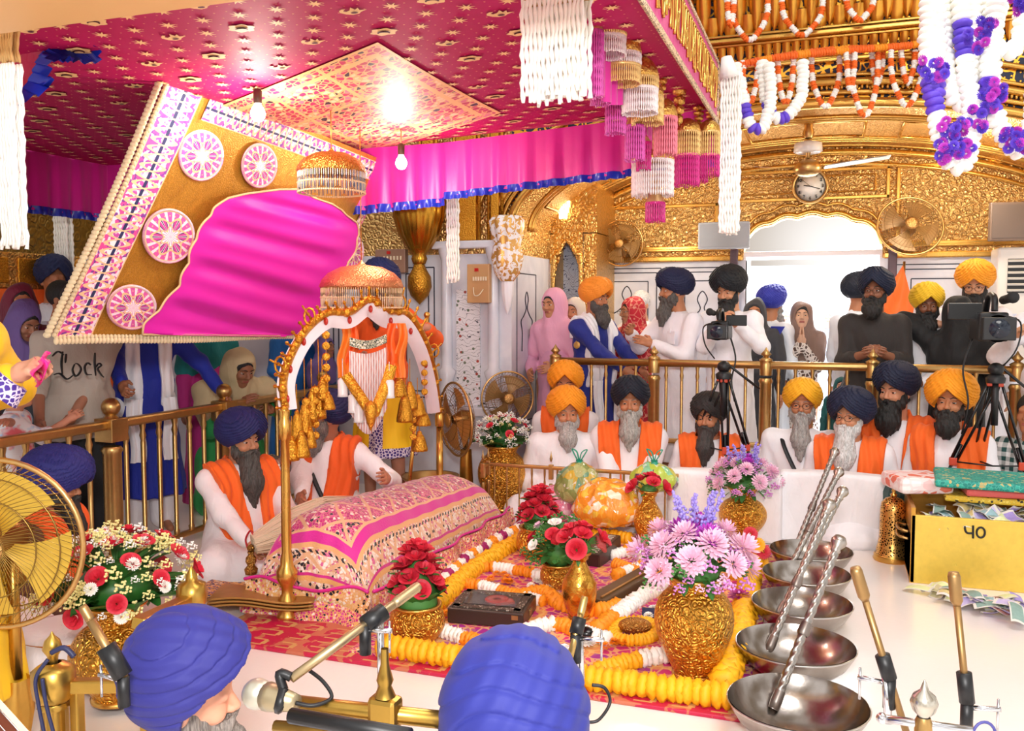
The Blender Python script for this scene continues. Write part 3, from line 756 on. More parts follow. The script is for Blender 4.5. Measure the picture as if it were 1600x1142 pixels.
    # beard
    if beard:
        b = F(np.array(H(0, -.06, -.1))-np.array((.14*bw, .13, blen+.08)), np.array(H(0, 0, 0))+np.array((.11, .12, .05)), h*.75)
        b.ell(H(0, -.022, -.06), (.07, .07, .07), HR, .02)
        ch = H(0, -.07, -.095); tip = ch+HR @ Vector((0, -.03, 0))+Vector((0, -.005, -blen))
        b.cap(ch, lerp(ch, tip, .5), .048*bw, .056*bw, .03); b.cap(lerp(ch, tip, .5), tip, .056*bw, .018, .03)
        for s in (1, -1):
            b.cap(H(s*.066, -.005, .0), H(s*.055, -.035, -.06), .012, .03, .02); b.cap(H(s*.005, -.107, -.036), H(s*.045, -.088, -.065), .013, .012, .012)
        # mouth and cheeks stay clear
        b.cap(H(-.012, -.118, -.057), H(.012, -.118, -.057), .0085, .0085, .006, 's')
        for s in (1, -1): b.ell(H(s*.036, -.088, -.018), (.03, .05, .025), HR, .008, 's')
        b.ell(H(0, -.12, -.01), (.022, .04, .022), HR, .006, 's')
        Xg, Yg, Zg = b.ax[0][:, None, None], b.ax[1][None, :, None], b.ax[2][None, None, :]
        b.D = b.D+.0035*np.sin(Xg*190+5*np.sin(Zg*17)+Yg*90)+.0025*np.sin(Xg*330-Zg*25+3*np.sin(Yg*40))+.002*np.sin(Yg*240+Zg*20)
        net('beard', b, hair(beard), T)
    if turban:
        t = F(np.array(hc)-.26, np.array(hc)+.3, h*.46)
        c = H(0, .018, .075-.03*(tv-1)); t.ell(c, (.125*tw, .138*tw, .108*tw*tv), HR, .02); t.ell(H(.0, .04, .05), (.12*tw, .125*tw, .1*tw*tv), HR, .03); t.ell(H(0, -.045, .1), (.1*tw, .085*tw, .085*tw), HR, .03)
        Xg, Yg, Zg = t.ax[0][:, None, None], t.ax[1][None, :, None], t.ax[2][None, None, :]
        x, y, z = [(Xg-hc.x)*HR.col[i][0]+(Yg-hc.y)*HR.col[i][1]+(Zg-hc.z)*HR.col[i][2] for i in range(3)]
        wv = 0 if ts < .03 else .007*np.sin(x*17+z*13+1)+.004*np.sin(x*31-y*21)
        xx = np.abs(x-.004-tt*.05) if ts < .03 else (np.sqrt(x**2*.9+(z+.02)**2)-z if tt == 0 else y*.75-x*.3); ph = (z+1.0*xx*(1+tt*np.sign(x))-.15*y+wv)/ts; saw = ph-np.floor(ph)
        t.D = t.D+((saw-.5)*.011 if ts < .03 else -.002+.0045*np.exp(-(saw-.5)**2/.012))*np.clip((z-.0)/.03+1, 0, 1)+.0015*np.sin(x*150+z*90)
        ze = np.where(y < .0, np.maximum(.088-1.0*xx+np.clip(y+.05, 0, 1)*-.6, -.02), -.035-.1*(tv-1))
        t.D = np.maximum(t.D, (ze-z)*.75)
        net('turban', t, turban_mat(turban), T)
    elif not veil:
        t = F(np.array(hc)-.17, np.array(hc)+.17, h*.8); t.ell(H(0, .025, .035), (.088, .105, .1), HR)
        t.ell(H(0, -.09, -.03), (.075, .07, .085), HR, .01, 's'); net('hair', t, hair(hairc), T)
    if veil:
        t = F(np.array(hc)-.2, np.array(hc)+.2, h*.8); t.ell(H(0, .02, .03), (.085, .102, .1), HR); t.ell(H(0, -.1, -.02), (.066, .075, .085), HR, .01, 's'); net('hair', t, hair(hairc), T)
        s2 = F(lo, np.array(hi)+.06, h*.8)
        s2.ell(H(0, .03, .02), (.103, .118, .125), HR, .03); s2.cap(H(0, .03, -.06), neck+up*.0, .1, .13, .05)
        s2.ell(at(0, .01, .34), (.2*fat, .15, .19), None, .06); s2.cap(sh[-1], sh[1], .085, .085, .05)
        for s in (1, -1): s2.cap(sh[s], lerp(sh[s], joints[s][0], .7), .088, .08, .04)
        Xg, Yg, Zg = s2.ax[0][:, None, None], s2.ax[1][None, :, None], s2.ax[2][None, None, :]
        d = s2.D+knoise(Xg, Yg, Zg, (30, 20, 16), .007, sd); cut = P.z+.12
        s2.D = np.maximum(d, (cut-Zg)+.05*np.sin(Xg*9))
        s2.ell(H(0, -.115, -.006), (.072, .1, .095), HR, .012, 's')
        net('veil', s2, veilmat or cloth(veil), T)
    return T
# ---------------- people ----------------
def seated(label, x, y, sc=1.0, Y=None, **k):
    if Y:
        p = PY(x, y, Y); kz = max(.8, min(1.1, (p.z/(1.06*sc)-.185)/.585)); sc = p.z/(.185+.585*kz); return person(label, (p.x, p.y, 0), pose='sit', sc=sc, kzz=kz, **k)
    sc = sc*1.07; p = Pz(x, y, .69*sc); return person(label, (p.x, p.y, 0), pose='sit', sc=sc, **k)
def standing(label, x, y, Y, X=None, z0=0.0, **k):
    p = PY(x, y, Y) if X is None else PX(x, y, X); return person(label, (p.x, p.y, z0), pose='stand', sc=(p.z-z0)/1.6, **k)
NAVY = '#101a44'; SAF = '#f59a16'; OR = '#f2681a'; DK = '#0e1426'; WH = '#f2f1f6'
# seated in front of the back railing
seated('seated person in an amber turban, half hidden behind the grey-bearded man, orange scarf', 884, 606, 1.0, 6.38, face=12, turban=SAF, beard='#4a4440', scarf=OR, q=1.3, blen=.08)
seated('seated person in an amber turban and plain white kurta with a grey beard', 885, 648, 1.0, 6.1, face=16, head=(8, 4, 0), turban=SAF, tw=1.05, beard='#b5b0ac', blen=.13, skinc='#b27a58', fat=1.15)
seated('seated person in a navy turban with long grey beard, orange scarf and hands clasped', 985, 632, 1.0, 6.15, face=10, head=(0, 2, 0), turban=DK, beard='#a8a49e', blen=.19, bw=1.05, scarf=OR, sstyle='wide', hands={1: (.05, -.34, .05), -1: (-.05, -.34, .05)}, fat=1.1)
seated('seated person in white with orange scarf, face hidden behind the camera tripod', 1108, 655, .96, 6.3, face=10, head=(-20, 5, 0), turban='#26201f', beard='#3a3330', scarf=OR, sstyle='wide', q=1.2)
seated('seated person in an amber turban, glasses, long grey beard and black strap', 1254, 636, .98, 6.36, face=-2, turban='#f3b01c', tw=.98, beard='#a09c98', blen=.24, glasses=True, strap='#15151a', fat=1.1)
seated('seated person in navy turban and glasses with very long white beard, orange scarf', 1330, 655, 1.0, 6.2, face=-8, head=(-14, 0, 0), turban='#0f1838', tw=1.1, beard='#d8d4cf', blen=.27, bw=1.2, glasses=True, scarf=OR, sstyle='wide', strap='#77706c', skinc='#b87f5e', fat=1.12)
seated('seated person in dark navy turban, thick black beard and orange scarf, behind the white-bearded one', 1402, 614, 1.03, 6.42, face=-14, head=(-18, 6, 0), turban='#0e1634', tw=1.0, beard='#14100f', blen=.15, bw=1.25, scarf=OR, sstyle='wide', skinc='#b57d60')
seated('seated person in big amber turban, black beard and orange scarf beside the right tripod', 1487, 632, 1.0, 6.2, face=-16, turban='#f59c14', tw=1.15, beard='#17120f', blen=.09, bw=1.1, scarf=OR, sstyle='wide', skinc='#a9714f')
def check_mat():
    g = G('plaid'); v = g.xyz(g.co()); a = (v[0].tri(18)).lt(.5); b = (v[2].tri(18)).lt(.5); return g.done(g.mix((a+b)*.5, lin('#e9ecec'), lin('#1f4a48')), .8)
seated('seated person in a green plaid shirt at the right edge', 1616, 650, .95, 6.3, face=-30, dressmat=check_mat(), hairc='#0d0c0e', q=1.3, eyes=False)
# standing behind the back railing
standing('standing person in a pink shawl with a dark handbag by the side doorway', 868, 478, 7.0, face=-12, head=(-10, 8, 0), veil='#e0a2bd', dress='#d59ab8', skinc='#a87454', hem=.1, q=1.15, fat=.85, hands={1: (.1, -.2, .15), -1: (-.15, -.18, .1)})
standing('standing person in a pale grey shawl, half hidden behind the man in the amber turban', 897, 490, 7.15, face=10, head=(-15, 5, 0), veil='#d8d4cc', dress='#8a7a70', skinc='#a87454', q=1.25, fat=.8)
t = standing('standing person in an amber turban, navy robe and long white scarf', 926, 470, 6.95, face=62, head=(0, 6, 0), turban='#f7952a', beard='#4d4845', blen=.13, bw=.95, dress='#1c2a86', scarf=WH, sstyle='long', hands={1: (.12, -.42, .12), -1: (-.08, -.45, .1)}, curl=(.2, .2), fat=1.1)
mb = MB(); mb.lathe([(0, .002), (.028, .002), (.03, 0), (.03, -.004)], (-.232, -.04, 1.24), 16, axis=(-1, -.25, .1)); mb.lathe([(.012, .006), (.018, .006)], (-.232, -.04, 1.24), 12, axis=(-1, -.25, .1)); mb.box((-.236, -.04, 1.25), (.008, .006, .05)); obj('badge', mb, plain('#caa25c', .4, .4), t, False)
def red_print():
    g = G('red_print'); v = g.co(); f = g.vor(v, 22, 'F1'); e = g.vor(v, 14, 'DISTANCE_TO_EDGE')
    return g.done(g.mix(f.lt(.3)*.6+e.lt(.05)*.5, lin('#c21d33'), lin('#e8a98f')), .7)
standing('standing person in a red patterned shawl and glasses, facing left', 992, 490, 7.3, face=-38, head=(-14, 4, 0), veil='#c8202f', veilmat=red_print(), dressmat=red_print(), glasses=True, hem=.1, skinc='#a97552', hands={1: (.12, -.3, .25), -1: (-.12, -.3, .25)})
standing('standing person in a white cap and shirt behind the woman in red', 1003, 478, 7.8, face=-20, veil=None, hairc='#efece8', dress=WH, q=1.3, hands={-1: (-.45, -.25, .36), 1: (.2, -.2, 0)}, skinc='#b98a6a')
standing('standing person in navy turban and white shirt reaching toward the person in red', 1060, 458, 6.95, face=-42, head=(-22, 4, 0), turban='#0f1740', tw=1.0, beard='#5a5551', blen=.16, bw=.9, dress='#f1edf3', hem=.3, pocket=True, hw={-1: PY(985, 520, 6.75), 1: PY(1020, 538, 6.7)}, curl=(.2, .4), fat=1.1, skinc='#a8704f')
standing('standing person in a black turban and white kurta operating the left video camera', 1142, 455, 6.95, face=-10, head=(-12, 22, 0), turban='#0c1018', tw=1.05, beard='#100e0e', blen=.15, bw=1.15, dress='#f3f2f8', hem=.25, hw={-1: PY(1124, 505, 6.62), 1: PY(1152, 508, 6.6)}, curl=(.6, .5), skinc='#b88463')
t = standing('standing person in a royal blue turban with blue sash, seen from behind in the doorway', 1203, 478, 7.9, face=150, turban='#3038a8', tw=1.0, dress='#e9f0fb', q=1.2, beard='#9a948e', blen=.12)
mb = MB()
mb.grid(lambda u, v: V(-.2+.36*v+.07*(u-.5)*2, .17+.03*math.sin(v*3), 1.42-.62*v), 3, 14); obj('sash', mb, cloth('#2a35a0'), t, False)
standing('standing person in a black and white patterned shawl behind the cameraman', 1180, 492, 7.7, face=0, veil='#3b3b40', dress='#2e2e34', q=1.4)
def brown_print():
    g = G('brown_print'); v = g.co(); e = g.vor(v, 26, 'DISTANCE_TO_EDGE', metric='EUCLIDEAN'); return g.done(g.mix(e.lt(.13), lin('#5d463c'), lin('#e8ddd4')), .8)
standing('standing person in a brown printed dress with palms pressed together in the doorway', 1253, 496, 7.95, face=2, veil='#8a6f60', dressmat=brown_print(), veilmat=cloth('#8a6f62'), hem=.05, hands={1: (.013, -.2, .42), -1: (-.013, -.2, .42)}, hdir={1: (-.02, -.1, 1), -1: (.02, -.1, 1)}, curl=(.0, .0), skinc='#c39a80', fat=.85)
standing('standing person in a dark turban turned away, behind the man in the black shirt', 1338, 462, 7.7, face=140, turban='#152033', dress='#e8eef8', q=1.2)
standing('standing person in a navy turban and black shirt with folded hands', 1368, 460, 6.95, face=-2, head=(-14, -2, 0), turban='#101a35', tw=1.0, beard='#15110f', blen=.08, bw=1.15, dress='#2b2523', hem=.82, trousers='#d9d4cf', sleeve=.72, hands={1: (.045, -.27, .25), -1: (-.045, -.27, .25)}, curl=(.5, .5), glasses=True, fat=1.12, skinc='#7d4f38')
standing('standing person in a yellow turban and white shirt with a black beard', 1448, 480, 7.1, face=-6, head=(10, 8, 0), turban='#f4c62a', tw=1.0, beard='#120f0e', blen=.12, bw=1.1, dress='#f0eff4', hands={-1: (-.12, -.25, .12), 1: (-.02, -.25, .1)}, skinc='#70452f', openc=True)
standing('tallest standing person in an orange turban and glasses by the wall unit', 1524, 448, 7.45, face=-12, head=(0, 18, 0), turban='#f8a01e', tw=1.05, beard='#15110f', blen=.15, bw=1.25, glasses=True, dress='#eeedf4', skinc='#b98767', fat=1.1)
t = standing('standing person wrapped in a black headscarf, seen from behind, hand to the head', 1498, 492, 6.95, face=165, head=(-35, 0, 0), veil='#121214', dress='#131315', hem=.1, hands={1: (.17, -.05, .6), -1: (-.2, -.15, 0)}, fat=1.15, eyes=False, skinc='#c79074')
person('standing person at the right edge holding the right video camera handle', (PY(1660, 520, 6.3).x, 6.5, 0), -20, 'stand', dress='#e8e6ea', hw={-1: PY(1588, 524, 6.3), 1: PY(1640, 600, 6.2)}, curl=(.5, .6), skinc='#b98565', hairc='#141210', q=1.2)
t = standing('small person in a teal headscarf seen between the railing bars', 1314, 605, 7.4, face=0, veil='#0f5f62', dress='#0e5558', skinc='#c99880', fat=.9, q=1.1)
for x, y in ((1228, 495), (1294, 498)):
    standing('distant person out on the bright terrace, ' + ('left of' if x < 1250 else 'right of') + ' the praying woman', x, y, 13.0, face=0, turban='#8ea6c8', dress='#9db4d6', q=1.8, eyes=False, skinc='#c0a090')
# behind the left railing (the rail runs in depth at X = -3.8)
XR = -3.8
lockdress = cloth('#a89d92')
t = standing('standing person in a grey-beige lettered t-shirt, head hidden by the banner', 118, 478, 0, X=-4.08, face=52, dressmat=lockdress, hem=.8, trousers='#15161a', sleeve=.62, hairc='#0d0c0e', skinc='#8d5f49', hw={1: PX(95, 690, -3.95), -1: PX(60, 690, -3.95)}, fat=1.15)
LK = t
standing('standing person in a royal blue robe with white scarf, gripping the rail, head hidden', 222, 470, 0, X=-4.2, face=58, turban=NAVY, beard='#222', blen=.1, dress='#13279a', scarf=WH, sstyle='long', hw={-1: PX(196, 640, -3.83), 1: PX(347, 612, -3.83)}, curl=(.9, .9), hem=.28, fat=1.1, skinc='#8d5b40', hint={1: (.9, .3, -.2), -1: (-.9, .3, -.2)}, trousers='#f0eff4')
_p = PX(352, 600, -4.3); person('person in a beige shawl bending over the left rail, head bowed', (_p.x, _p.y, 0), pose='kneel', sc=1.04, face=50, head=(22, 26, 0), lean=.74, veil='#c9b58c', dress='#2f9d52', skinc='#8a5a41', hw={1: PX(425, 640, -3.85), -1: PX(372, 636, -3.85)}, fat=1.25)
standing('person in a teal scarf over pink, standing behind the rail beside the beige shawl', 325, 500, 0, X=-4.35, face=60, head=(0, 15, 0), veil='#17888a', dress='#b7257c', skinc='#8a5a41', hem=.05, q=1.2)
standing('person in a bright blue dress holding a cheek, behind the palanquin arch', 452, 500, 0, X=-4.3, face=80, hairc='#131014', dress='#1f6bb8', skinc='#a87a60', q=1.3, hands={1: (.08, -.18, .42), -1: (-.2, -.2, 0)})
standing('person in a dusky purple shawl seen through the hanging tassels', 505, 545, 0, X=-4.0, face=85, veil='#6d5690', dress='#1c3a66', skinc='#8a5a41', q=1.3)
standing('person in a purple shawl looking down at the far left', 34, 505, 0, X=-4.45, face=70, head=(10, 30, 0), veil='#66508e', dress='#46505a', skinc='#8c5e48', q=1.0, fat=.8)
standing('person in a maroon head covering behind the purple shawl', 30, 480, 0, X=-4.6, face=60, veil='#6b1430', dress='#3a1a28', q=1.5, eyes=False)
standing('person with black hair and pale shirt under the orange flag', 92, 470, 0, X=-4.95, face=100, hairc='#0c0b0d', dress='#cdd6e6', q=1.4, eyes=False)
standing('person in a dark blue turban far behind the white garland', 82, 442, 0, X=-5.4, face=60, turban='#152350', dress='#dfe4ee', q=1.6, eyes=False)
def tiedye():
    g = G('tie_dye'); v = g.co(); n = g.noise(v, 9, 2, .4); m = g.noise(g.co(loc=(5, 3, 1)), 10, 2, .4)
    return g.done(g.mix((n-.52)*9, g.mix((m-.54)*9, lin('#eef0f8'), lin('#a9cdf0')), lin('#f0707f')), .8)
t = standing('child in a pastel tie-dye dress leaning an elbow on the left rail', 22, 615, 0, X=-3.98, face=120, dressmat=tiedye(), sleeve=.6, skinc='#b07a62', hw={1: PX(8, 660, -3.8), -1: PX(108, 655, -3.82)}, hairc='#0d0c10', eyes=False)
# near left: the arm with the yellow sleeve holding a pink cloth
p = Pd(-110, 500, 2.75)
t = person('person in a yellow robe with purple cuff reaching in from the left edge', (p.x, p.y, 0), 85, 'stand', dress='#f3c318', skinc='#c08a70', hw={-1: Pd(22, 588, 2.72), 1: Pd(-90, 650, 3.1)}, hdir={-1: (.05, -.9, .4)}, curl=(.3, 1.0), q=.9, turban=NAVY, beard='#222', hint={-1: (0, .2, -1)})
one('pink_cloth', MB().grid(lambda u, v: Pd(52+22*u+6*math.sin(v*9), 556+8*math.sin(u*5)+48*v*(1-u*.6), 2.66+.05*math.sin(u*8+v*6)), 12, 12), cloth('#ee1f8f', .5), 'crumpled bright pink cloth held in the hand with the yellow sleeve', 'cloth')
mb = MB(); a = Pd(2, 606, 2.7); b = Pd(18, 590, 2.71); mb.tube([lerp(a, b, -.5), lerp(a, b, 0), lerp(a, b, .9)], [.072, .066, .058], 20); 
g = G('purple_scroll'); v = g.co(); e = g.vor(v, 60, 'DISTANCE_TO_EDGE')
mm = g.done(g.mix(e.lt(.12), lin('#4a2f96'), lin('#e8dcf0')), .6); o = obj('cuff', mb, mm, t)
# front: attendants in the middle
seated('seated person in an indigo turban with dark beard and orange scarf, facing right', 372, 690, .95, face=68, head=(4, 6, 0), turban='#1b1f5e', tw=1.06, beard='#4b4844', blen=.26, bw=1.15, scarf='#fb6d1c', sstyle='wide', q=.75, hw={1: Pd(455, 812, 5.0), -1: Pd(400, 862, 4.7)}, curl=(.8, .9), skinc='#b07a5c', fat=1.2)
seated('seated person in an indigo turban, grey beard, orange scarf and black strap, facing left', 515, 655, 1.0, face=4, head=(-48, -4, 0), turban='#19194f', tw=1.0, beard='#8a8682', blen=.16, bw=1.15, scarf='#ee5f18', sstyle='wide', strap='#16161c', q=.9, hw={1: Pd(604, 748, 5.6), -1: Pd(470, 775, 5.5)}, skinc='#a87056', fat=1.1)
def yellowrobe():
    g = G('yellow_robe'); v = g.xyz(g.co()); e = g.vor(g.co(), 50, 'DISTANCE_TO_EDGE'); pur = g.mix(e.lt(.12), lin('#3e2a7c'), lin('#d8d0e0'))
    k = (v[0].abs().lt(.05)).max(v[2].lt(.49)); return g.done(g.mix(v[2].gt(.92), g.mix(k, lin('#f4c812'), pur), lin('#f0601c')), .7)
standing('standing person in a yellow robe and navy turban behind the palanquin dome, holding a whisk', 598, 448, 5.7, face=10, turban='#14205a', beard='#333', dressmat=yellowrobe(), hem=.42, hw={1: PY(668, 512, 5.45), -1: PY(560, 560, 5.5)}, hdir={1: (-.9, -.3, 0)}, curl=(1.2, .4), skinc='#a06e58', sleeve=1)
seated('seated person in an indigo turban seen from behind the big left fan', 78, 762, .86, face=110, head=(0, 10, 0), turban='#1e2070', tw=1.25, beard='#222', dress='#6a4636', scarf='#f2611a', sstyle='wide')
# nearest: two musicians seen from behind
p = Pz(803, 1190, .65); person('nearest seated person in a large royal blue turban, seen from directly behind', (p.x, p.y, 0), 198, 'sit', turban='#262d88', tw=1.12, tt=.0, ts=.034, tv=1.25, sc=.96, q=.6, beard='#222', dress='#f2f2f8', eyes=False)
p = Pz(268, 1092, .63); person('near seated person in a tilted royal blue turban, singing into the microphone', (p.x, p.y, 0), 122, 'sit', head=(0, 14, -16), turban='#29297e', tw=1.04, tt=.03, ts=.036, tv=1.35, sc=.92, q=.6, beard='#8a8078', blen=.1, dress='#f2f2f8', eyes=False, skinc='#c98e72')
# ---------------- embroidery materials ----------------
def emb(name, stops, scale=60, line='#e8b36a', lw=.1, co='Object', lat=0, **kw):
    g = G(name); v = g.co(co); c = g.xyz(g.vor(v, scale, 'F1', 'Color')); e = g.vor(v, scale, 'DISTANCE_TO_EDGE')
    col = g.ramp(c[0], stops, True)
    col = g.mix(e.lt(lw), col, lin(line))
    if lat:
        x, y, z = g.xyz(v); a = ((x+y)*lat).tri(); b = ((x-y)*lat).tri(); col = g.mix((a.gt(.86)).max(b.gt(.86)), col, lin(line))
    return g.done(col, .55, 0, e, .35, .004, **kw)
PINKS = [(0, '#d3218f'), (.35, '#e88bb8'), (.5, '#f2c9a0'), (.66, '#1c1c3a'), (.75, '#f4ece4'), (.86, '#b61b7a')]
M['emb_pink'] = emb('pink_embroidery', [(0, '#cf2a86'), (.4, '#d9559a'), (.55, '#efc9c4'), (.68, '#23234a'), (.76, '#f4ece4'), (.86, '#c01f80')], 75)
M['emb_cream'] = emb('cream_embroidery', [(0, '#e8b98c'), (.3, '#f0d6bc'), (.5, '#d8578f'), (.6, '#17182c'), (.74, '#f2e4d6'), (.9, '#dd9a68')], 70)
# ---------------- railings ----------------
def railing(label, a, b, zt, zb, posts, gap, post_r, rail_r, ball=0, square=True, mat=M['brass'], bal_r=.012, grp=None, n_lab=None, blockh=.1):
    a, b = Vector(a), Vector(b); d = (b-a).normalized(); L = (b-a).length; T = thing('brass_railing', label, 'railing', (a.x, a.y, 0), 0, grp)
    ang = math.atan2(d.y, d.x); rot = (0, 0, ang)
    mb = MB()
    if square: mb.box((a+b)/2+V(0, 0, zt-rail_r), (L, rail_r*2.4, rail_r*2), rot, bev=rail_r*.5)
    else: mb.tube([a+V(0, 0, zt-rail_r), b+V(0, 0, zt-rail_r)], rail_r, 14)
    obj('top_rail', mb, mat, T)
    mb = MB(); mb.box((a+b)/2+V(0, 0, zb), (L, rail_r*1.6, rail_r*1.3), rot, bev=rail_r*.4); obj('bottom_rail', mb, mat, T)
    for t in posts:
        p = a+d*t; mb = MB(); r = post_r
        mb.lathe([(r*1.3, 0), (r*1.3, .05), (r*.9, .08), (r*1.15, .1), (r, .14), (r, zt-blockh-.06), (r*1.2, zt-blockh-.04), (r*.95, zt-blockh-.02)], (p.x, p.y, 0), 16)
        if square: mb.box((p.x, p.y, zt-blockh/2+.01), (r*2.5, r*2.5, blockh), rot, bev=.004)
        else: mb.lathe([(r, zt-blockh), (r*1.1, zt-.02), (r, zt), (r*1.15, zt+.01), (r*.4, zt+.03)], (p.x, p.y, 0), 16)
        po = obj('post', mb, mat, T)
        mb = MB()
        if ball: mb.sphere((p.x, p.y, zt+.02+ball), ball, 18, 12); mb.lathe([(ball*.8, zt+.01), (ball*.5, zt+.03)], (p.x, p.y, 0), 14)
        else: mb.lathe([(r*.4, zt+.03), (r*.9, zt+.05), (r*.35, zt+.075), (.001, zt+.1)], (p.x, p.y, 0), 14)
        obj('finial', mb, mat, po)
    n = int(L/gap)
    for i in range(n):
        t = (i+.5)*gap
        if any(abs(t-q) < post_r*1.6 for q in posts): continue
        p = a+d*t; mb = MB(); r = bal_r
        mb.lathe([(r, zb), (r*1.3, zb+.04), (r*.9, zb+.05), (r, zt-.16), (r*.85, zt-.15), (r*1.35, zt-.12), (r*.9, zt-.09), (r*1.3, zt-.06), (r*1.2, zt-rail_r)], (p.x, p.y, 0), 10); obj('baluster', mb, mat, T)
    return T
def Yat(px, X=XR): return PX(px, 600, X).y
ya = Yat(-60); railing('brass railing along the left side with ball-topped posts', (XR, ya, 0), (XR, 6.5, 0), .85, .06, [Yat(172)-ya, Yat(350)-ya, Yat(505)-ya], .135, .05, .026, .052, blockh=.13, bal_r=.0145)
def Xat(px, Y): return PY(px, 560, Y).x
xa = Xat(868, 6.55); railing('tall round brass railing across the back in front of the doorway', (xa, 6.55, 0), (1.9, 6.55, 0), 1.1, .5, [0]+[Xat(p, 6.55)-xa for p in (1022, 1197, 1364, 1590)], .113, .042, .028, 0, square=False, bal_r=.011)
p = Pz(763, 722, .42); railing('low slim brass railing at the back behind the flower bags', (p.x, p.y, 0), (-.9, p.y, 0), .42, .06, [0, .45, 1.1], .09, .012, .012, 0, bal_r=.006)
railing('low slim brass railing running toward the camera beside the tall gold vase', (p.x, 5.58, 0), (p.x, p.y-.03, 0), .42, .06, [0, .35], .09, .012, .012, 0, bal_r=.006)
# ---------------- rugs ----------------
def brocade():
    g = G('crimson_brocade'); x, y, z = g.xyz(g.co()); n = g.noise(g.co(), 7, 3, 1.5)
    a = (x.tri(14)).lt(.35); b = (y.tri(9)).lt(.4); c = (x*7+y*9).fract().lt(.5); k = (a*(b)*c).max((y.tri(18)).lt(.2)*(x.tri(7)).lt(.5))
    bord = y.lt(3.42); soft = (n.gt(.56))*.45
    return g.done(g.mix((bord*k).max(soft), lin('#c01845'), lin('#cfa163')), .45)
mb = MB(); mb.box((-1.42, 4.42, .008), (2.4, 2.44, .016), bev=.004); one('crimson_brocade_rug', mb, brocade(), 'crimson brocade rug with gold key pattern under the pink cloth', 'rug')
def floral():
    g = G('pink_floral_spread'); v = g.co(); n = g.noise(v, 5, 3, 1.5); c = g.xyz(g.vor(v, 14, 'F1', 'Color')); e = g.vor(v, 20, 'DISTANCE_TO_EDGE')
    col = g.mix(n.gt(.52), lin('#cf2f7d'), lin('#e79a5c')); col = g.mix(c[0].gt(.7)*.7, col, lin('#8f1f9a')); return g.done(g.mix(e.lt(.08)*.7, col, lin('#f0c878')), .6)
mb = MB(); mb.box((-1.08, 4.47, .022), (1.62, 2.3, .012), bev=.004); one('floral_spread', mb, floral(), 'pink and orange floral cloth spread inside the marigold border', 'rug')
mb = MB(); mb.box((-1.08, 3.335, .02), (1.66, .12, .012), bev=.003); one('spread_border', mb, M['emb_pink'], 'narrow pink embroidered border strip at the front of the spread', 'rug')
# ---------------- covered scripture throne ----------------
T = thing('draped_scripture_bed', 'long mound draped in a pink and gold embroidered ceremonial cloth', 'draped bed', (-2.3, 4.55, 0))
X0r, X1r, Y0r, Y1r = -2.66, -2.0, 3.62, 5.5
def rum(u, v, off=0.0, zb=.02):     # u across, v along
    x = lerp(X0r, X1r, u); y = lerp(Y0r, Y1r, v)
    sx = 1-abs(2*u-1)**3.2; sy = 1-abs(2*v-1)**12; h = .50*(1-.26*v)*(1-.12*abs(2*u-1)); s = (max(0, sx)**.5)*(max(0, sy)**.5)
    return V(x+off*(2*u-1)*.6, y+off*(2*v-1)*.4+.004*math.sin(u*40), zb+h*s+.003*math.sin(v*60+u*9)+off)
def arcmap(fn, n=400):
    P = [fn(i/n) for i in range(n+1)]; d = [0.0]
    for a, b in zip(P, P[1:]): d.append(d[-1]+(b-a).length)
    return d
_dv = arcmap(lambda t: rum(.5, t)); _du = arcmap(lambda t: rum(t, .4)); LV, LU = _dv[-1], _du[-1]
def inv(d, t): return float(np.interp(t*d[-1], d, np.linspace(0, 1, len(d))))
def rum_mat():
    g = G('ceremonial_cloth'); u, v, _ = g.xyz(g.co('UV')); L = v*LV; W_ = u*LU     # metres on the cloth
    e = (W_.min(LU-W_)).min(L.min(LV-L))
    o = g.vec(W_, L, 0); c = g.xyz(g.vor(o, 62, 'F1', 'Color')); ed = g.vor(o, 62, 'DISTANCE_TO_EDGE')
    pink = g.ramp(c[0], [(0, '#c9217f'), (.45, '#dd5a9c'), (.62, '#f0c6c0'), (.72, '#1b1b38'), (.8, '#f6ece6'), (.88, '#b91d78')], True)
    crm = g.ramp(c[0], [(0, '#eccab4'), (.25, '#f6e8dc'), (.45, '#d8609c'), (.6, '#16172a'), (.7, '#f3eae4'), (.86, '#e2aa88')], True)
    a = ((W_*.7+L)*7).tri(); b = ((W_*.7-L)*7).tri(); lat = (a.gt(.84)).max(b.gt(.84)); gd = lin('#e6b48a')
    crm = g.mix(lat.max(ed.lt(.035)), crm, gd); lat2 = (((W_+L)*4).tri().gt(.9)).max(((W_-L)*4).tri().gt(.9)); pink = g.mix(lat2.max(ed.lt(.035)), pink, gd)
    z = lambda lo, hi: (e.gt(lo))*(e.lt(hi))
    col = g.mix(e.gt(.33), crm, pink)
    for lo, hi, cc in ((.0, .012, '#c81f86'), (.012, .04, '#e9b06a'), (.16, .185, '#e9b06a'), (.185, .2, '#d4268c'), (.32, .345, '#e9b078'), (.345, .40, '#d9229a'), (.40, .415, '#e9b888')): col = g.mix(z(lo, hi), col, lin(cc))
    dots = ((L+W_)*26).fract().lt(.45)*(z(.055, .07).max(z(.295, .31))); col = g.mix(dots, col, lin('#12131f'))
    return g.done(col, .6, 0, ed, .5, .004, Sheen_Weight=.3)
mb = MB(); mb.grid(lambda u, v: rum(inv(_du, u), inv(_dv, v)), 70, 110, uvf=lambda u, v: (u, v)); obj('ceremonial_cloth', mb, rum_mat(), T)
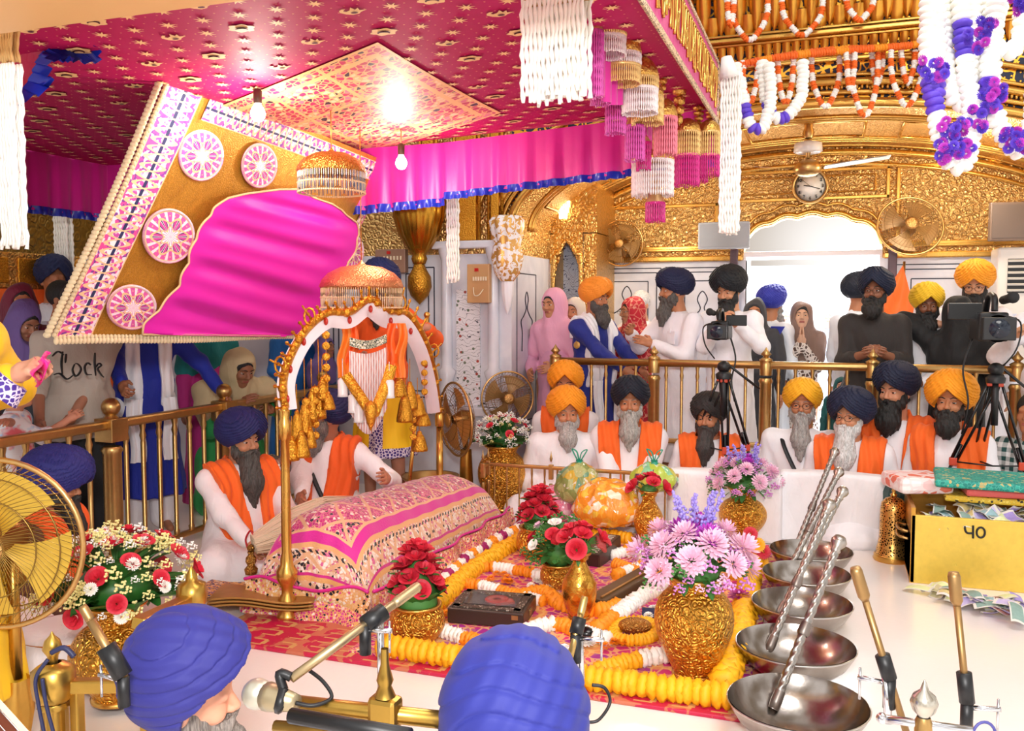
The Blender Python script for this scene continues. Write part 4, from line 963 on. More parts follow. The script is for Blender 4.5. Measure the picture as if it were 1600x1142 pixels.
for k in range(2):      # hanging hems, front and right side
    mb = MB(); zt = (.16, .09)[k]; of = .012+.012*k
    mb.grid(lambda u, v: V(lerp(X0r-.01, X1r+.02, u)+.01*math.sin(v*7), Y0r-of*2-.02*v+.014*math.sin(u*16+v*2+k), lerp(zt, .012, v)+.02*math.sin(u*9+k*2)*(1-v)), 40, 8)
    mb.grid(lambda u, v: V(X1r+of*2+.03*v+.018*math.sin(u*30+k), lerp(Y0r-.02, Y1r, u), lerp(.17*(1-.05*u), .014, v)), 80, 8)
    obj('pleated_hem', mb, (M['emb_cream'], M['emb_pink'])[k], T)
mb = MB()
mb.tube([V(lerp(X0r, X1r+.02, t), Y0r-.035+.014*math.sin(t*16), .165+.02*math.sin(t*9)) for t in [i/30 for i in range(31)]], .008, 6)
mb.tube([V(X1r+.035+.018*math.sin(t*30), lerp(Y0r-.02, Y1r, t), .172*(1-.05*t)) for t in [i/60 for i in range(61)]], .008, 6)
obj('piping', mb, cloth('#d8208e', .5), T)
# palanquin: poles, arch, ornaments
T = thing('golden_palanquin', 'golden palanquin frame with slim poles and white beaded arch', 'palanquin', (-2.38, 3.55, 0))
P1, P2 = V(-2.40, 3.56, 0), V(-2.52, 5.58, 0)
def pole(p, zt):
    mb = MB(); r = .026
    mb.lathe([(.0, .005), (.05, .005), (.05, .03), (.03, .05), (.045, .08), (.045, .1), (.026, .13), (.028, .16), (.048, .2), (.05, .24), (.03, .27), (.03, .3), (.022, .33), (.024, .4), (.021, .7), (.02, zt-.14), (.03, zt-.13), (.03, zt-.06), (.022, zt-.04), (.026, zt)], (p.x, p.y, 0), 18)
    return mb
obj('pole', pole(P1, 1.0), M['gold'], T); obj('pole', pole(P2, .8), M['gold'], T)
apx = [(450, 640, 4.3), (447, 600, 4.3), (458, 562, 4.32), (480, 525, 4.36), (512, 500, 4.45), (545, 500, 4.6), (574, 482, 4.75), (602, 500, 4.95), (630, 505, 5.15), (655, 545, 5.4), (670, 595, 5.7), (678, 645, 5.95)]
AP = path([Pd(*a) for a in apx], 8)
def ribbon(mb, P, w, th=.012, off=(0, 0, 0), mi=0):
    n = len(P); O = Vector(off)
    nrm = []
    for i in range(n):
        t = (P[min(i+1, n-1)]-P[max(i-1, 0)]).normalized(); view = (P[i]-Vector(CAM)).normalized(); nrm.append(view.cross(t).normalized())
    for sgn in (0, 1):
        mb.grid(lambda u, v: P[int(round(u*(n-1)))]+O+nrm[int(round(u*(n-1)))]*(v-.5)*w+V(.8, -1, 0).normalized()*(th*(1-abs(2*v-1)**2) if sgn == 0 else -.004), n-1, 6, mi)
mb = MB(); ribbon(mb, AP, .085); obj('beaded_arch', mb, G('white_beads').done(lin('#f7eef4'), .6), T)
mb = MB()
for i in range(4, len(AP)-4, 9): mb.sphere(AP[i]+V(.018, -.022, 0), (.013, .008, .02), 10, 6)
obj('red_jewel', mb, plain('#b8281c', .3), T)
mb = MB(); O = V(-.0, .03, .0)
c0 = (AP[0]+AP[-1])/2
out = [p+(p-c0-V(0, 0, -.05)).normalized()*.055 for p in AP]
mb.tube([p+O for p in out], .02, 8)
for i in range(0, len(out), 3): mb.sphere(out[i]+O+V(.01, -.02, 0), .016+.01*random.random(), 8, 6); mb.lathe([(0, 0), (.014, .01), (.004, .05), (.01, .07), (0, .085)], out[i]+O, 8, axis=(out[i]-c0))
for i in (12, 27, 60, 75):
    b = out[i]+O; d = (out[i]-c0).normalized(); mb.tube([b+d*.05+V(.03*math.cos(a), 0, .04*math.sin(a)) for a in [k*math.pi/6 for k in range(12)]], .006, 6, closed=True); mb.tube([b, b+d*.14], .005, 6)
obj('gilt_crest', mb, M['gold_fine'], T)
def tassel(mb, p, L, r, n=14, mi=0):
    p = Vector(p); mb.sphere(p, r*.35, 8, 6, mi)
    mb.lathe([(r*.25, 0), (r*.5, -L*.12), (r*.65, -L*.3), (r*.95, -L*.85), (r, -L), (0, -L*.97)], p, 18, mi=mi, fn=lambda a, v: 1+.12*math.sin(a*9+v*3))
# hanging ornaments inside the arch, each one a thing
def hang(px, py0, py1, d, r, kind, mat=None, label=None, grp=None):
    a = Pd(px, py0, d); b = Pd(px, py1, d); b.x, b.y = a.x, a.y; L = a.z-b.z; mb = MB()
    if kind == 'tassel': mb.tube([a, b+V(0, 0, L*.45)], .0025, 5); tassel(mb, b+V(0, 0, min(L*.5, .16)), min(L*.5, .16), r)
    elif kind == 'coins':
        k = max(2, int(L/.05)); mb.tube([a, b], .002, 4)
        for i in range(k): mb.lathe([(0, .003), (.017, .003), (.021, 0), (.017, -.003), (0, -.003)], lerp(a, b, (i+.5)/k), 12, axis=(.5, -1, 0))
    elif kind == 'lantern':
        mb.tube([a, b+V(0, 0, .1)], .002, 4); mb.lathe([(0, .1), (.02, .095), (.026, .085), (.026, .015), (.03, .0), (0, 0)], b, 10)
    return one('hanging_'+kind, mb, mat or M['gold_fine'], label, 'ornament', grp)
spec = [('tassel', 470, 640, 715, 4.3, .04), ('tassel', 455, 650, 720, 4.28, .035), ('coins', 492, 600, 690, 4.45, .03), ('coins', 478, 620, 700, 4.4, .03), ('tassel', 503, 560, 625, 4.5, .035), ('tassel', 632, 575, 660, 5.1, .045), ('coins', 645, 610, 690, 5.3, .03), ('tassel', 655, 650, 705, 5.5, .05), ('tassel', 463, 600, 690, 4.35, .035), ('tassel', 475, 560, 680, 4.4, .035), ('tassel', 486, 560, 660, 4.45, .03), ('tassel', 497, 530, 655, 4.5, .035), ('coins', 509, 515, 600, 4.5, .03), ('tassel', 512, 590, 640, 4.5, .035),
        ('tassel', 484, 640, 700, 4.4, .03), ('tassel', 640, 560, 640, 5.2, .045), ('tassel', 652, 590, 650, 5.3, .05), ('tassel', 622, 560, 620, 5.0, .05), ('coins', 663, 560, 620, 5.5, .03), ('tassel', 660, 620, 665, 5.4, .05)]
for k, (kd, px, a, b, d, r) in enumerate(spec): hang(px, a, b, d, r, kd, None, 'gold thread '+kd+' hanging inside the white beaded arch, '+('left' if px < 560 else 'right')+' side', 'gold '+kd+' pendants, '+('left' if px < 560 else 'right')+' side of the arch')
for px, a, b in ((535, 560, 620), (551, 560, 645), (608, 565, 622), (560, 600, 660), (590, 600, 650)):
    hang(px, a, b, 4.7, .03, 'lantern', plain('#e9e6e6', .3), 'small white glass lantern pendant with gold rims under the arch', 'white lantern pendants under the arch')
for px, c in ((552, '#f2661c'), (612, '#f2661c'), (628, '#ee7a20'), (540, '#f08a28')):
    a, b = Pd(px, 505, 4.85), Pd(px-6, 590, 4.85)
    mb = MB(); mb.grid(lambda u, v: lerp(a, b, v)+V(.06*(u-.5)+.01*math.sin(v*8+px), .02*math.sin(u*12+v*3), 0), 10, 14); one('orange_streamer', mb, cloth(c, .5), 'strip of orange cloth hanging inside the palanquin arch', 'cloth', 'orange streamers in the arch')
# large bead pectoral in the centre
T = thing('bead_curtain_pendant', 'long curtain of pink and white bead strings under a dark jewelled band', 'ornament', Pd(573, 600, 4.72))
a = Pd(546, 527, 4.72); b = Pd(603, 522, 4.78); mb = MB(); mb.grid(lambda u, v: lerp(a, b, u)+V(0, 0, -.025*math.sin(u*math.pi)-.045*v), 12, 3); mb.grid(lambda u, v: lerp(a, b, u)+V(0, .01, -.025*math.sin(u*math.pi)-.045*v), 12, 3)
obj('jewelled_band', mb, emb('jewelled_band', [(0, '#2c3a34'), (.5, '#5a6a60'), (.75, '#e8e4d8'), (.9, '#1c2420')], 110, '#c8c0a0'), T)
mb = MB(); 
for i in range(44):
    u = i/43; p = lerp(a, b, u)+V(0, 0, -.07-.025*math.sin(u*math.pi)); L = .33+.1*math.sin(u*math.pi)
    mb.tube([p+V(0, .002*math.sin(k), -L*k/10) for k in range(11)], [.0024+.0016*((k+i) % 2) for k in range(11)], 5, mi=i % 3)
obj('bead_strings', mb, [plain('#f0d6d2', .3), plain('#cf8f86', .3), plain('#e8e6e8', .3)], T)
mb = MB(); P = path([Pd(540, 585, 4.68), Pd(560, 615, 4.66), Pd(582, 645, 4.65), Pd(590, 632, 4.66), Pd(605, 595, 4.7), Pd(612, 570, 4.72)], 6); ribbon(mb, P, .055); mb.lathe([(0, 0), (.03, -.02), (.035, -.06), (.02, -.12), (.002, -.16)], Pd(579, 625, 4.62), 12)
obj('gilt_collar', mb, M['gold_fine'], T)
def dome(label, px, py, w, h, d, tiers, mat, fr=(('#c8ccd6', .05),)):
    c = Pd(px, py, d); r = w/1400*d/2; H_ = h/1400*d; T = thing('hanging_dome', label, 'ornament', c)
    mb = MB(); mb.tube([c+V(0, 0, H_), c+V(0, 0, max(H_+.05, 2.5-c.z))], .003, 5); obj('cord', mb, M['gold'], T)
    mb = MB(); mb.lathe([(.001, H_*1.25), (r*.06, H_*1.1), (r*.12, H_*1.0), (r*.5, H_*.9), (r*.8, H_*.62), (r*.96, H_*.3), (r*1.02, 0), (r*.98, -.01), (r*.9, 0)], c, 40, fn=lambda a, v: 1+.012*math.sin(a*24)); obj('dome_cap', mb, mat, T)
    z = 0
    for col, L in fr:
        mb = MB(); n = max(30, int(w*.9))
        for i in range(n):
            a = 2*math.pi*i/n; p = c+V(r*.98*math.cos(a), r*.98*math.sin(a), z); mb.tube([p, p+V(0, 0, -L*(.9+.15*math.sin(i*.9)))], .0028, 4, mi=i % 2); mb.sphere(p+V(0, 0, -L), .0055, 5, 4, 1)
        obj('bead_fringe', mb, [plain(col, .3), plain('#e9c9a0', .3)], T); z -= L*.6
    return T
dome('beaded gilt dome with silver-blue fringe hanging before the banner', 518, 268, 106, 30, 4.5, 2, gold('scroll', '#e0a050', .35, 60), (('#c9ccd8', .06), ('#6a7a9a', .07)))
dome('larger copper-toned dome canopy with gold fringe above the white arch', 565, 448, 128, 34, 5.0, 2, gold('fine', '#e8a070', .4, 80), (('#c8a878', .06), ('#d8c0a0', .08)))
# ---------------- banner ----------------
TLb, BLb, TRb = Pd(266, 112, 3.95), Pd(84, 526, 4.0), Pd(612, 256, 5.95)
nb = (BLb-TLb).cross(TRb-TLb).normalized(); nb = nb if nb.y < 0 else -nb
def BP(x, y, off=0.0):
    r = Vector(ray(x, y)); c = Vector(CAM); t = (TLb-c).dot(nb)/r.dot(nb); return c+r*t+nb*off
BRb = BP(487, 520)
def bil(u, v, off=0): return (TLb*(1-u)+TRb*u)*(1-v)+(BLb*(1-u)+BRb*u)*v+nb*(off+.012*math.sin(u*9+v*4))
T = thing('ceremonial_banner', 'slanting gold sequin banner with magenta arch panel and round medallions', 'banner', BLb)
g = G('sequins'); n = g.noise(g.co(), 140, 2); n2 = g.noise(g.co(scale=(1, 1, .4)), 9, 3, 2)
seq = g.done(g.mix((n*.7+n2*.5-.1), lin('#8a5a18'), lin('#f0b84a')), .35, .55, n, .8, .004)
mb = MB(); mb.grid(lambda u, v: bil(u, v), 30, 30); obj('sequin_panel', mb, seq, T)
def embroid_band():
    g = G('banner_border'); u, v, _ = g.xyz(g.co('UV')); a = v*15; w = g.m('COSINE', a*6.2832)*.34; x = u-.5
    ed = ((x-w).abs().lt(.075)).max((x+w).abs().lt(.075)).max(x.abs().gt(.46)); ins = (x.abs()).lt(w.abs()-.05)
    c = g.xyz(g.vor(g.co(), 60, 'F1', 'Color')); inn = g.ramp(c[0], [(0, '#f4ecf4'), (.5, '#e0a8d0'), (.7, '#c04aa8')], True); outr = g.ramp(c[0], [(0, '#d84a9c'), (.45, '#f0dcea'), (.75, '#7a3a9a')], True)
    col = g.mix(ins, outr, inn); col = g.mix(ins*(x.abs().lt(.05)), col, lin('#232c5c')); return g.done(g.mix(ed, col, lin('#eec89a')), .6, 0, c[0], .2, .003)
EB = embroid_band()
mb = MB(); mb.grid(lambda u, v: bil(.005+.1*u, v, .008), 3, 30); mb.grid(lambda u, v: bil(.13+.84*v, .02+.1*u, .008), 3, 30); mb.grid(lambda u, v: bil(.955+.04*u, v, .008), 3, 30); obj('embroidered_border', mb, EB, T)
mb = MB(); L = 60
for i in range(64):
    a = bil(0, (i+.5)/64, .01); o = bil(-.035, (i+.5)/64, .01); mb.sphere(lerp(a, o, .6), (.022, .012, .014), 8, 5); mb.sphere(lerp(a, o, .05), (.014, .01, .012), 6, 4)
for i in range(90):
    a = bil((i+.5)/90, 1, .01); mb.sphere(a+V(0, 0, -.02), (.013, .01, .017), 8, 5); mb.sphere(a+V(0, 0, -.002), (.012, .009, .012), 6, 4)
obj('lace_edging', mb, cloth('#e2cfa8', .6), T)
XL = [(520, 213), (500, 222), (470, 250), (440, 274), (400, 289), (370, 298), (340, 315), (320, 330), (305, 352), (298, 380), (292, 430)]
XRr = [(520, 480), (480, 492), (440, 512), (410, 535), (390, 545), (365, 552), (345, 548), (325, 525), (315, 508), (305, 480), (292, 462)]
def it(t, y):
    for (y0, x0), (y1, x1) in zip(t, t[1:]):
        if y1 <= y <= y0: return lerp(x1, x0, (y-y1)/(y0-y1))
    return t[-1][1]
def mpan(u, v):
    y = 521-229*v; sc_ = 5*abs(math.sin(y*.085)) if v > .02 else 0; xl = it(XL, y)-sc_; xr = it(XRr, y)+sc_*.6; x = lerp(xl, xr, u)
    ed = min(1, 6*u, 6*(1-u), 8*(1-v)); return BP(x, y, .034+.012*ed*(math.sin(v*22+u*7)+.6*math.sin(v*47+u*13)))
mb = MB(); mb.grid(mpan, 50, 70); obj('magenta_arch_panel', mb, G('magenta_satin').done(lin('#dc22b4'), .45, 0), T)
mb = MB(); mb.tube([mpan(0, i/70)+nb*.004 for i in range(71)]+[mpan(i/20, 1)+nb*.004 for i in range(1, 20)]+[mpan(1, 1-i/70)+nb*.004 for i in range(71)], .006, 6); obj('scalloped_cord', mb, cloth('#dcc08c', .6), T)
def med_mat():
    g = G('medallion'); u, r, _ = g.xyz(g.co('UV')); a = u*6.2832
    p1 = g.m('COSINE', a*6)*.12+.62; p2 = g.m('COSINE', a*6+3.14)*.08+.32; sp = (g.m('COSINE', a*24)).gt(.72); sw = (g.m('COSINE', a*18)).gt(.4)
    out = g.mix(sw, lin('#d557aa'), lin('#f3e2ee')); mid = g.mix(sp, g.mix(sw, lin('#c23f9c'), lin('#f0d4e6')), lin('#252d58')); inn = g.mix(sw, lin('#f8f2f6'), lin('#d78ac0'))
    col = g.mix(r.lt(p1), out, mid); col = g.mix(r.lt(p2), col, inn)
    ln = ((r-p1).abs().lt(.045)).max((r-p2).abs().lt(.035)).max(r.gt(.92)).max((r-.78).abs().lt(.02)*sp); return g.done(g.mix(ln, col, lin('#ecc490')), .6)
MEDM = med_mat()
for px, py, rx, ry in ((312, 242, 33, 39), (403, 258, 26, 34), (262, 368, 38, 42), (204, 479, 36, 34), (588, 300, 15, 32), (549, 392, 16, 26), (518, 345, 0, 0)):
    if not rx: continue
    c = BP(px, py, .012); ax = BP(px+rx, py, .012)-c; ay = BP(px, py-ry, .012)-c
    mb = MB(); mb.grid(lambda u, v: c+(ax*math.cos(u*2*math.pi)+ay*math.sin(u*2*math.pi))*v+nb*.006*(1-v**4), 36, 8); mb.tube([c+ax*math.cos(a)+ay*math.sin(a) for a in [k*math.pi/18 for k in range(36)]], .007, 5, closed=True)
    obj('medallion', mb, MEDM, T)
# ---------------- canopy ----------------
CX0, CX1, CY0, CY1, CZ = -4.95, -.64, 2.25, 5.18, 2.5
def cz(x, y):
    u = (x-CX0)/(CX1-CX0); w = (y-CY0)/(CY1-CY0); return CZ+.10*max(0, (u-.45)/.55)*w*.9-.05*math.sin(math.pi*u)*math.sin(math.pi*w)
T = thing('fabric_canopy', 'large crimson ceremonial canopy with gold birds and stars overhead', 'canopy', (CX0, CY1, CZ))
def canopy_mat():
    g = G('canopy_brocade'); x, y, z = g.xyz(g.co()); n = g.noise(g.co(), 3, 2)
    d = ((x.tri(20)).lt(.13))*((y.tri(20)).lt(.13)); return g.done(g.mix(d*.6, g.mix(n, lin('#a80c48'), lin('#b81060')), lin('#e8a878')), .62, 0, Specular_IOR_Level=.25)
mb = MB(); mb.grid(lambda u, v: V(lerp(CX0, CX1, u), lerp(CY0, CY1, v), cz(lerp(CX0, CX1, u), lerp(CY0, CY1, v))), 40, 30)
gm = 1
def flat(pts, dz=-.006, mi=1):
    mb.poly([V(x, y, cz(x, y)+dz) for x, y in pts][::-1], mi)
def star(x, y, r): flat([(x+r*(1 if k % 2 == 0 else .35)*math.cos(k*math.pi/8), y+r*(1 if k % 2 == 0 else .35)*math.sin(k*math.pi/8)) for k in range(16)])
def medal(x, y, r):
    flat([(x+r*(1+.12*math.cos(6*a))*math.cos(a), y+r*.75*(1+.12*math.cos(6*a))*math.sin(a)) for a in [k*math.pi/12 for k in range(24)]]); flat([(x+r*.5*math.cos(a), y+r*.36*math.sin(a)) for a in [k*math.pi/8 for k in range(16)]], -.009, 2); flat([(x+r*.4*math.cos(a), y+r*.28*math.sin(a)) for a in [k*math.pi/8 for k in range(16)]], -.012)
def bird(x, y, s):
    b = [(-.5, .1), (-.42, .3), (-.25, .42), (-.1, .38), (-.2, .3), (-.28, .22), (-.2, .12), (0, .2), (.2, .5), (.25, .2), (.45, .35), (.4, .1), (.7, .05), (.35, -.1), (.2, -.25), (-.1, -.3), (-.35, -.15)]
    flat([(x+s*a, y-s*c) for a, c in b]); flat([(x+s*(.1+.16*math.cos(a)), y-s*(-.02+.1*math.sin(a))) for a in [k*math.pi/4 for k in range(8)]], -.009, 2)
PAN = [Pz(590, 58, CZ), Pz(783, 179, CZ), Pz(520, 262, CZ), Pz(338, 150, CZ)]
def inpan(x, y):
    s = 0
    for i in range(4):
        a, b = PAN[i], PAN[(i+1) % 4]; c = (b.x-a.x)*(y-a.y)-(b.y-a.y)*(x-a.x); s += 1 if c > 0 else -1
    return abs(s) == 4
i = 0; yy = CY0+.06; row = 0
while yy < CY1:
    xx = CX0+.08+(row % 2)*.075; col = 0
    while xx < CX1-.03:
        if not inpan(xx, yy):
            k = (col+row//2*2) % 5
            if row % 2 == 0 and k == 1: bird(xx, yy, .085)
            elif row % 2 == 0 and k == 3: medal(xx, yy, .05)
            else: star(xx, yy, .034)
        xx += .15; col += 1
    yy += .115; row += 1
obj('canopy_cloth', mb, [canopy_mat(), plain('#f0c58a', .55, name='gold_thread'), plain('#571532', .6, name='dark_thread')], T)
def panel_mat():
    g = G('canopy_panel'); u, v, _ = g.xyz(g.co('UV')); o = g.vec(u*1.6, v*1.2, 0); e = g.vor(o, 26, 'DISTANCE_TO_EDGE'); c = g.xyz(g.vor(o, 26, 'F1', 'Color'))
    col = g.ramp(c[0], [(0, '#c4265e'), (.4, '#d9708a'), (.55, '#f0c8a0'), (.7, '#26203c'), (.78, '#b81650')], True); col = g.mix(e.lt(.09), col, lin('#e5ae74'))
    bd = (u.min(1.0-u)).min(v.min(1.0-v)); ln = (u.tri(3).gt(.94)).max(v.tri(3).gt(.94)).max((bd-.07).abs().lt(.012)).max(bd.lt(.014))
    return g.done(g.mix(ln, col, lin('#f0b878')), .5)
def pb(u, v):
    p = (PAN[0]*(1-u)+PAN[1]*u)*(1-v)+(PAN[3]*(1-u)+PAN[2]*u)*v; return V(p.x, p.y, cz(p.x, p.y)-.008)
mb = MB(); mb.grid(pb, 24, 24); obj('embroidered_panel', mb, panel_mat(), T)
satin = G('magenta_valance').done(lin('#d41494'), .42, 0, Sheen_Weight=.3)
def valance(P0, P1, L, n=1, name='valance', dro=lambda u: 0, out=(0, -1, 0), mat=satin, bot=None):
    P0, P1, o = Vector(P0), Vector(P1), Vector(out); W_ = (P1-P0).length; N = int(W_*40)
    base = lambda u: V(*(P0*(1-u)+P1*u))
    def f(u, v, k=1.0):
        p = base(u); pl = (.012*math.sin(u*W_*38)+.008*math.sin(u*W_*71+1))*(.3+v); return V(p.x, p.y, p.z)+o*pl*k+V(0, 0, -(L+dro(u))*v)
    mb = MB(); mb.grid(lambda u, v: f(u, v), N, 10); vo = obj(name, mb, mat, T)
    mb = MB(); mb.grid(lambda u, v: f(u, .93+.14*v)+o*(.006+.014*math.sin(u*W_*120)*v+.004*math.sin(u*W_*60)), N*3, 3); obj('pleated_trim', mb, M['royal'], vo)
zc = lambda x: cz(x, CY1)
P0 = V(CX0, CY1, zc(CX0)); P1 = V(CX1, CY1, zc(CX1))
valance(Pz(692, 222, CZ)+V(0, .02, 0), P1, .33, dro=lambda u: -.03*u)
valance(P0, Pz(694, 222, CZ)+V(0, .02, 0), .36, dro=lambda u: .05*math.sin(u*3.1))
valance((CX0, CY0, CZ), (CX0, CY1, CZ), .38, out=(1, 0, 0))
# front ruffle near the top-left corner of the view
tp = path([Pd(-20, 165, 3.6), Pd(60, 30, 3.5), Pd(200, -30, 3.4), Pd(380, -70, 3.3)], 12); bp = path([Pd(10, 180, 3.6), Pd(90, 96, 3.5), Pd(175, 45, 3.45), Pd(255, 30, 3.4), Pd(330, -5, 3.3)], 10)
mb = MB(); fr = lambda u, v: lerp(tp[int(u*(len(tp)-1))], bp[int(u*(len(bp)-1))], v)+V(.3, -1, 0)*(.03*math.sin(u*30))*v+V(0, 0, -.02*math.sin(u*22)*v)
mb.grid(fr, 100, 10); vo = obj('front_ruffle', mb, cloth('#c0154c', .5), T)
mb = MB(); mb.grid(lambda u, v: fr(u, .78+.5*v)+V(.3, -1, 0)*(.02+.025*math.sin(u*60+v)*v), 200, 6); obj('pleated_trim', mb, M['royal'], vo)
# right outer band with raised gold lettering-like embroidery
bx = CX1+.005
mb = MB(); mb.box((bx, (CY0+CY1)/2, CZ+.17), (.012, CY1-CY0, .32)); bo = obj('side_band', mb, cloth('#c8297e', .5), T)
mb = MB()
for z, w in ((CZ+.01, .03), (CZ+.33, .02)): mb.box((bx+.008, (CY0+CY1)/2, z), (.012, CY1-CY0, w), bev=.003)
mb.box((bx+.008, CY1-.02, CZ+.17), (.012, .03, .34)); obj('braid', mb, emb('braid', [(0, '#2b2624'), (.4, '#d8b890'), (.7, '#8a6a54')], 120, '#e8c8a0'), bo)
mb = MB(); yq = CY0+.1; rr = random.Random(3)
while yq < CY1-.15:
    mb.tube([V(bx+.012, yq, CZ+.27), V(bx+.012, yq+.09, CZ+.275)], .006, 6)
    for k in range(2):
        y1 = yq+.02+.05*k; mb.tube(path([V(bx+.012, y1, CZ+.27), V(bx+.012, y1+rr.uniform(-.02, .03), CZ+.2), V(bx+.012, y1+rr.uniform(-.03, .03), CZ+.14), V(bx+.012, y1+rr.uniform(-.02, .02), CZ+rr.uniform(.06, .1))], 4), .0065, 6)
    if rr.random() < .5: mb.tube([V(bx+.012, yq+.045+.02*math.cos(a), CZ+.16+.028*math.sin(a)) for a in [k*math.pi/6 for k in range(12)]], .005, 6, closed=True)
    yq += .115
obj('gold_embroidery', mb, M['gold'], bo)
# beam in the top-left foreground
p = Pz(0, 55, 2.3); mb = MB(); mb.box((p.x+.6, p.y-.12, 2.3+.12), (4.6, .24, .24), bev=.01); one('gilt_beam', mb, plain('#e9b878', .5, name='pale_gilt_paint'), 'plain pale gilt beam crossing the top left corner', 'beam')
# bulbs
for px, py, lab in ((403, 178, 'bare glowing bulb hanging under the canopy above the banner'), (627, 255, 'bare glowing bulb hanging at the right corner of the banner')):
    d = 4.0 if px < 500 else 5.1; c = Pd(px, py, d); T2 = thing('light_bulb', lab, 'light bulb', c)
    mb = MB(); mb.lathe([(0, -.035), (.02, -.03), (.031, -.012), (.033, .004), (.026, .024), (.015, .04), (.014, .048)], c, 18)
    bulb = obj('glass_bulb', mb, (lambda g: (g.done((1, .95, .88), .3, 0, Emission_Strength=28.0, Emission_Color=(1, .93, .82)))[0:0] if 0 else g.done((1, .95, .88), .3, 0, Emission_Strength=28.0, Emission_Color=(1, .93, .82)))(G('lit_glass')), T2)
    mb = MB(); mb.lathe([(.015, .045), (.019, .05), (.02, .1), (.012, .11)], c, 14); obj('socket', mb, plain('#4a2f22', .5), T2)
    mb = MB(); mb.tube([c+V(0, 0, .1), c+V(0, 0, CZ-c.z)], .004, 6); obj('cord', mb, plain('#caa074', .6), T2)
    light('bulb_light', 'POINT', c+V(0, -.0, -.09), 14, .05, (0, 0, 0), (1, .86, .72))
# ---------------- flowers ----------------
def petal_mesh(kind, cols):
    mb = MB(); rr = random.Random(kind)
    if kind == 'rose':
        for k in range(14):
            ring = (0, 0, 0, 1, 1, 1, 1, 2, 2, 2, 2, 2, 2, 2)[k]; a = k*2.4; r0 = (.12, .32, .55)[ring]; open_ = (.05, .35, .75)[ring]; h_ = (.85, .8, .62)[ring]; w = (.5, .62, .75)[ring]
            def f(u, v):
                an = a+(u-.5)*2*w*(1.2-.35*v)*1.3; r = r0*(.35+.75*math.sin(v*1.7))+open_*v*v*.55+.03*abs(2*u-1); return V(r*math.cos(an), r*math.sin(an), -.35+v*h_*(1-.18*(2*u-1)**2)-(.12*v**6 if ring == 2 else 0))
            mb.grid(f, 5, 5)
    elif kind == 'mum':
        for k in range(64):
            z = 1-(k+.5)/64*1.25; a = k*2.399; rr_ = math.sqrt(max(.02, 1-z*z)); d = V(rr_*math.cos(a), rr_*math.sin(a), z); s = d.cross(V(0, 0, 1)).normalized() if abs(z) < .99 else V(1, 0, 0); t = d.cross(s)
            b = d*.3; mb.add([b-s*.05, b+s*.05, d*.8+s*.12+t*.03, d*1.0+t*.0, d*.8-s*.12+t*.03], [(0, 1, 2, 3, 4)])
    elif kind == 'marigold':
        for k in range(40):
            z = 1-(k+.5)/40*1.5; a = k*2.399; rr_ = math.sqrt(max(.02, 1-z*z)); d = V(rr_*math.cos(a), rr_*math.sin(a), z*.7); s = d.cross(V(0, 0, 1)); s = s.normalized() if s.length > .05 else V(1, 0, 0)
            b = d*.4; mb.add([b-s*.1, b+s*.1, d*.95+s*.24+V(0, 0, .04), d*1.02, d*.95-s*.24-V(0, 0, .03)], [(0, 1, 2, 3, 4)])
    elif kind == 'filler':
        for k in range(26):
            d = V(rr.gauss(0, 1), rr.gauss(0, 1), rr.gauss(.6, .7)).normalized()*rr.uniform(.45, 1); mb.sphere(d, .16, 6, 4)
    return mb.mesh(kind, cols)
def petalmat(name, a, b, rough=.55):
    g = G(name); n = g.noise(g.co(), 3, 2); return g.done(g.mix(n, lin(a), lin(b)), rough, Subsurface_Weight=.05)
RED = petalmat('red_petals', '#c01530', '#ea3a50'); PK = petalmat('pink_petals', '#f2a9cf', '#fbe6f2'); PUR = petalmat('purple_petals', '#a010a8', '#cf4fd0'); MRY = petalmat('yellow_petals', '#f6a90a', '#ffc21a'); MRO = petalmat('orange_petals', '#f28a10', '#ffa51e'); WHP = petalmat('white_petals', '#f6f2e4', '#ffffff'); YEL = petalmat('cream_petals', '#eee08a', '#f8f0b0')
LEAF = petalmat('leaf', '#1c4e1e', '#3a7a30', .4); LEAF2 = petalmat('leaf_light', '#2a6a2c', '#5a9a4a', .5); MAG = petalmat('magenta_petals', '#8a1458', '#b8207a'); BLU = petalmat('blue_petals', '#3a34c0', '#7a4ad0'); LIL = petalmat('lilac_petals', '#8a7ae0', '#b8a8f0')
FM = {}
def fl(kind, mat):
    if (kind, mat.name) not in FM: FM[(kind, mat.name)] = petal_mesh(kind, mat)
    return FM[(kind, mat.name)]
def put(name, me, T, p, s, d=(0, 0, 1)):
    o = bpy.data.objects.new(name, me); COL.objects.link(o); o.parent = T
    q = V(0, 0, 1).rotation_difference(Vector(d).normalized()); q = q @ Euler((0, 0, random.uniform(0, 6))).to_quaternion()
    s = Vector((s, s, s)) if not isinstance(s, tuple) else Vector(s)
    o.matrix_basis = Matrix.LocRotScale(Vector(p)-T.location, q, s); return o
def leafy(mb, p, d, L, w, curl=.5):
    p = Vector(p); d = Vector(d).normalized(); s = d.cross(V(0, 0, 1)); s = s.normalized() if s.length > .05 else V(1, 0, 0); n = s.cross(d)
    mb.grid(lambda u, v: p+d*L*v+s*w*(u-.5)*2*math.sin(math.pi*min(1, v*.95+.05))**.7-n*(curl*L*v*v*.5-.25*w*abs(2*u-1)), 4, 8)
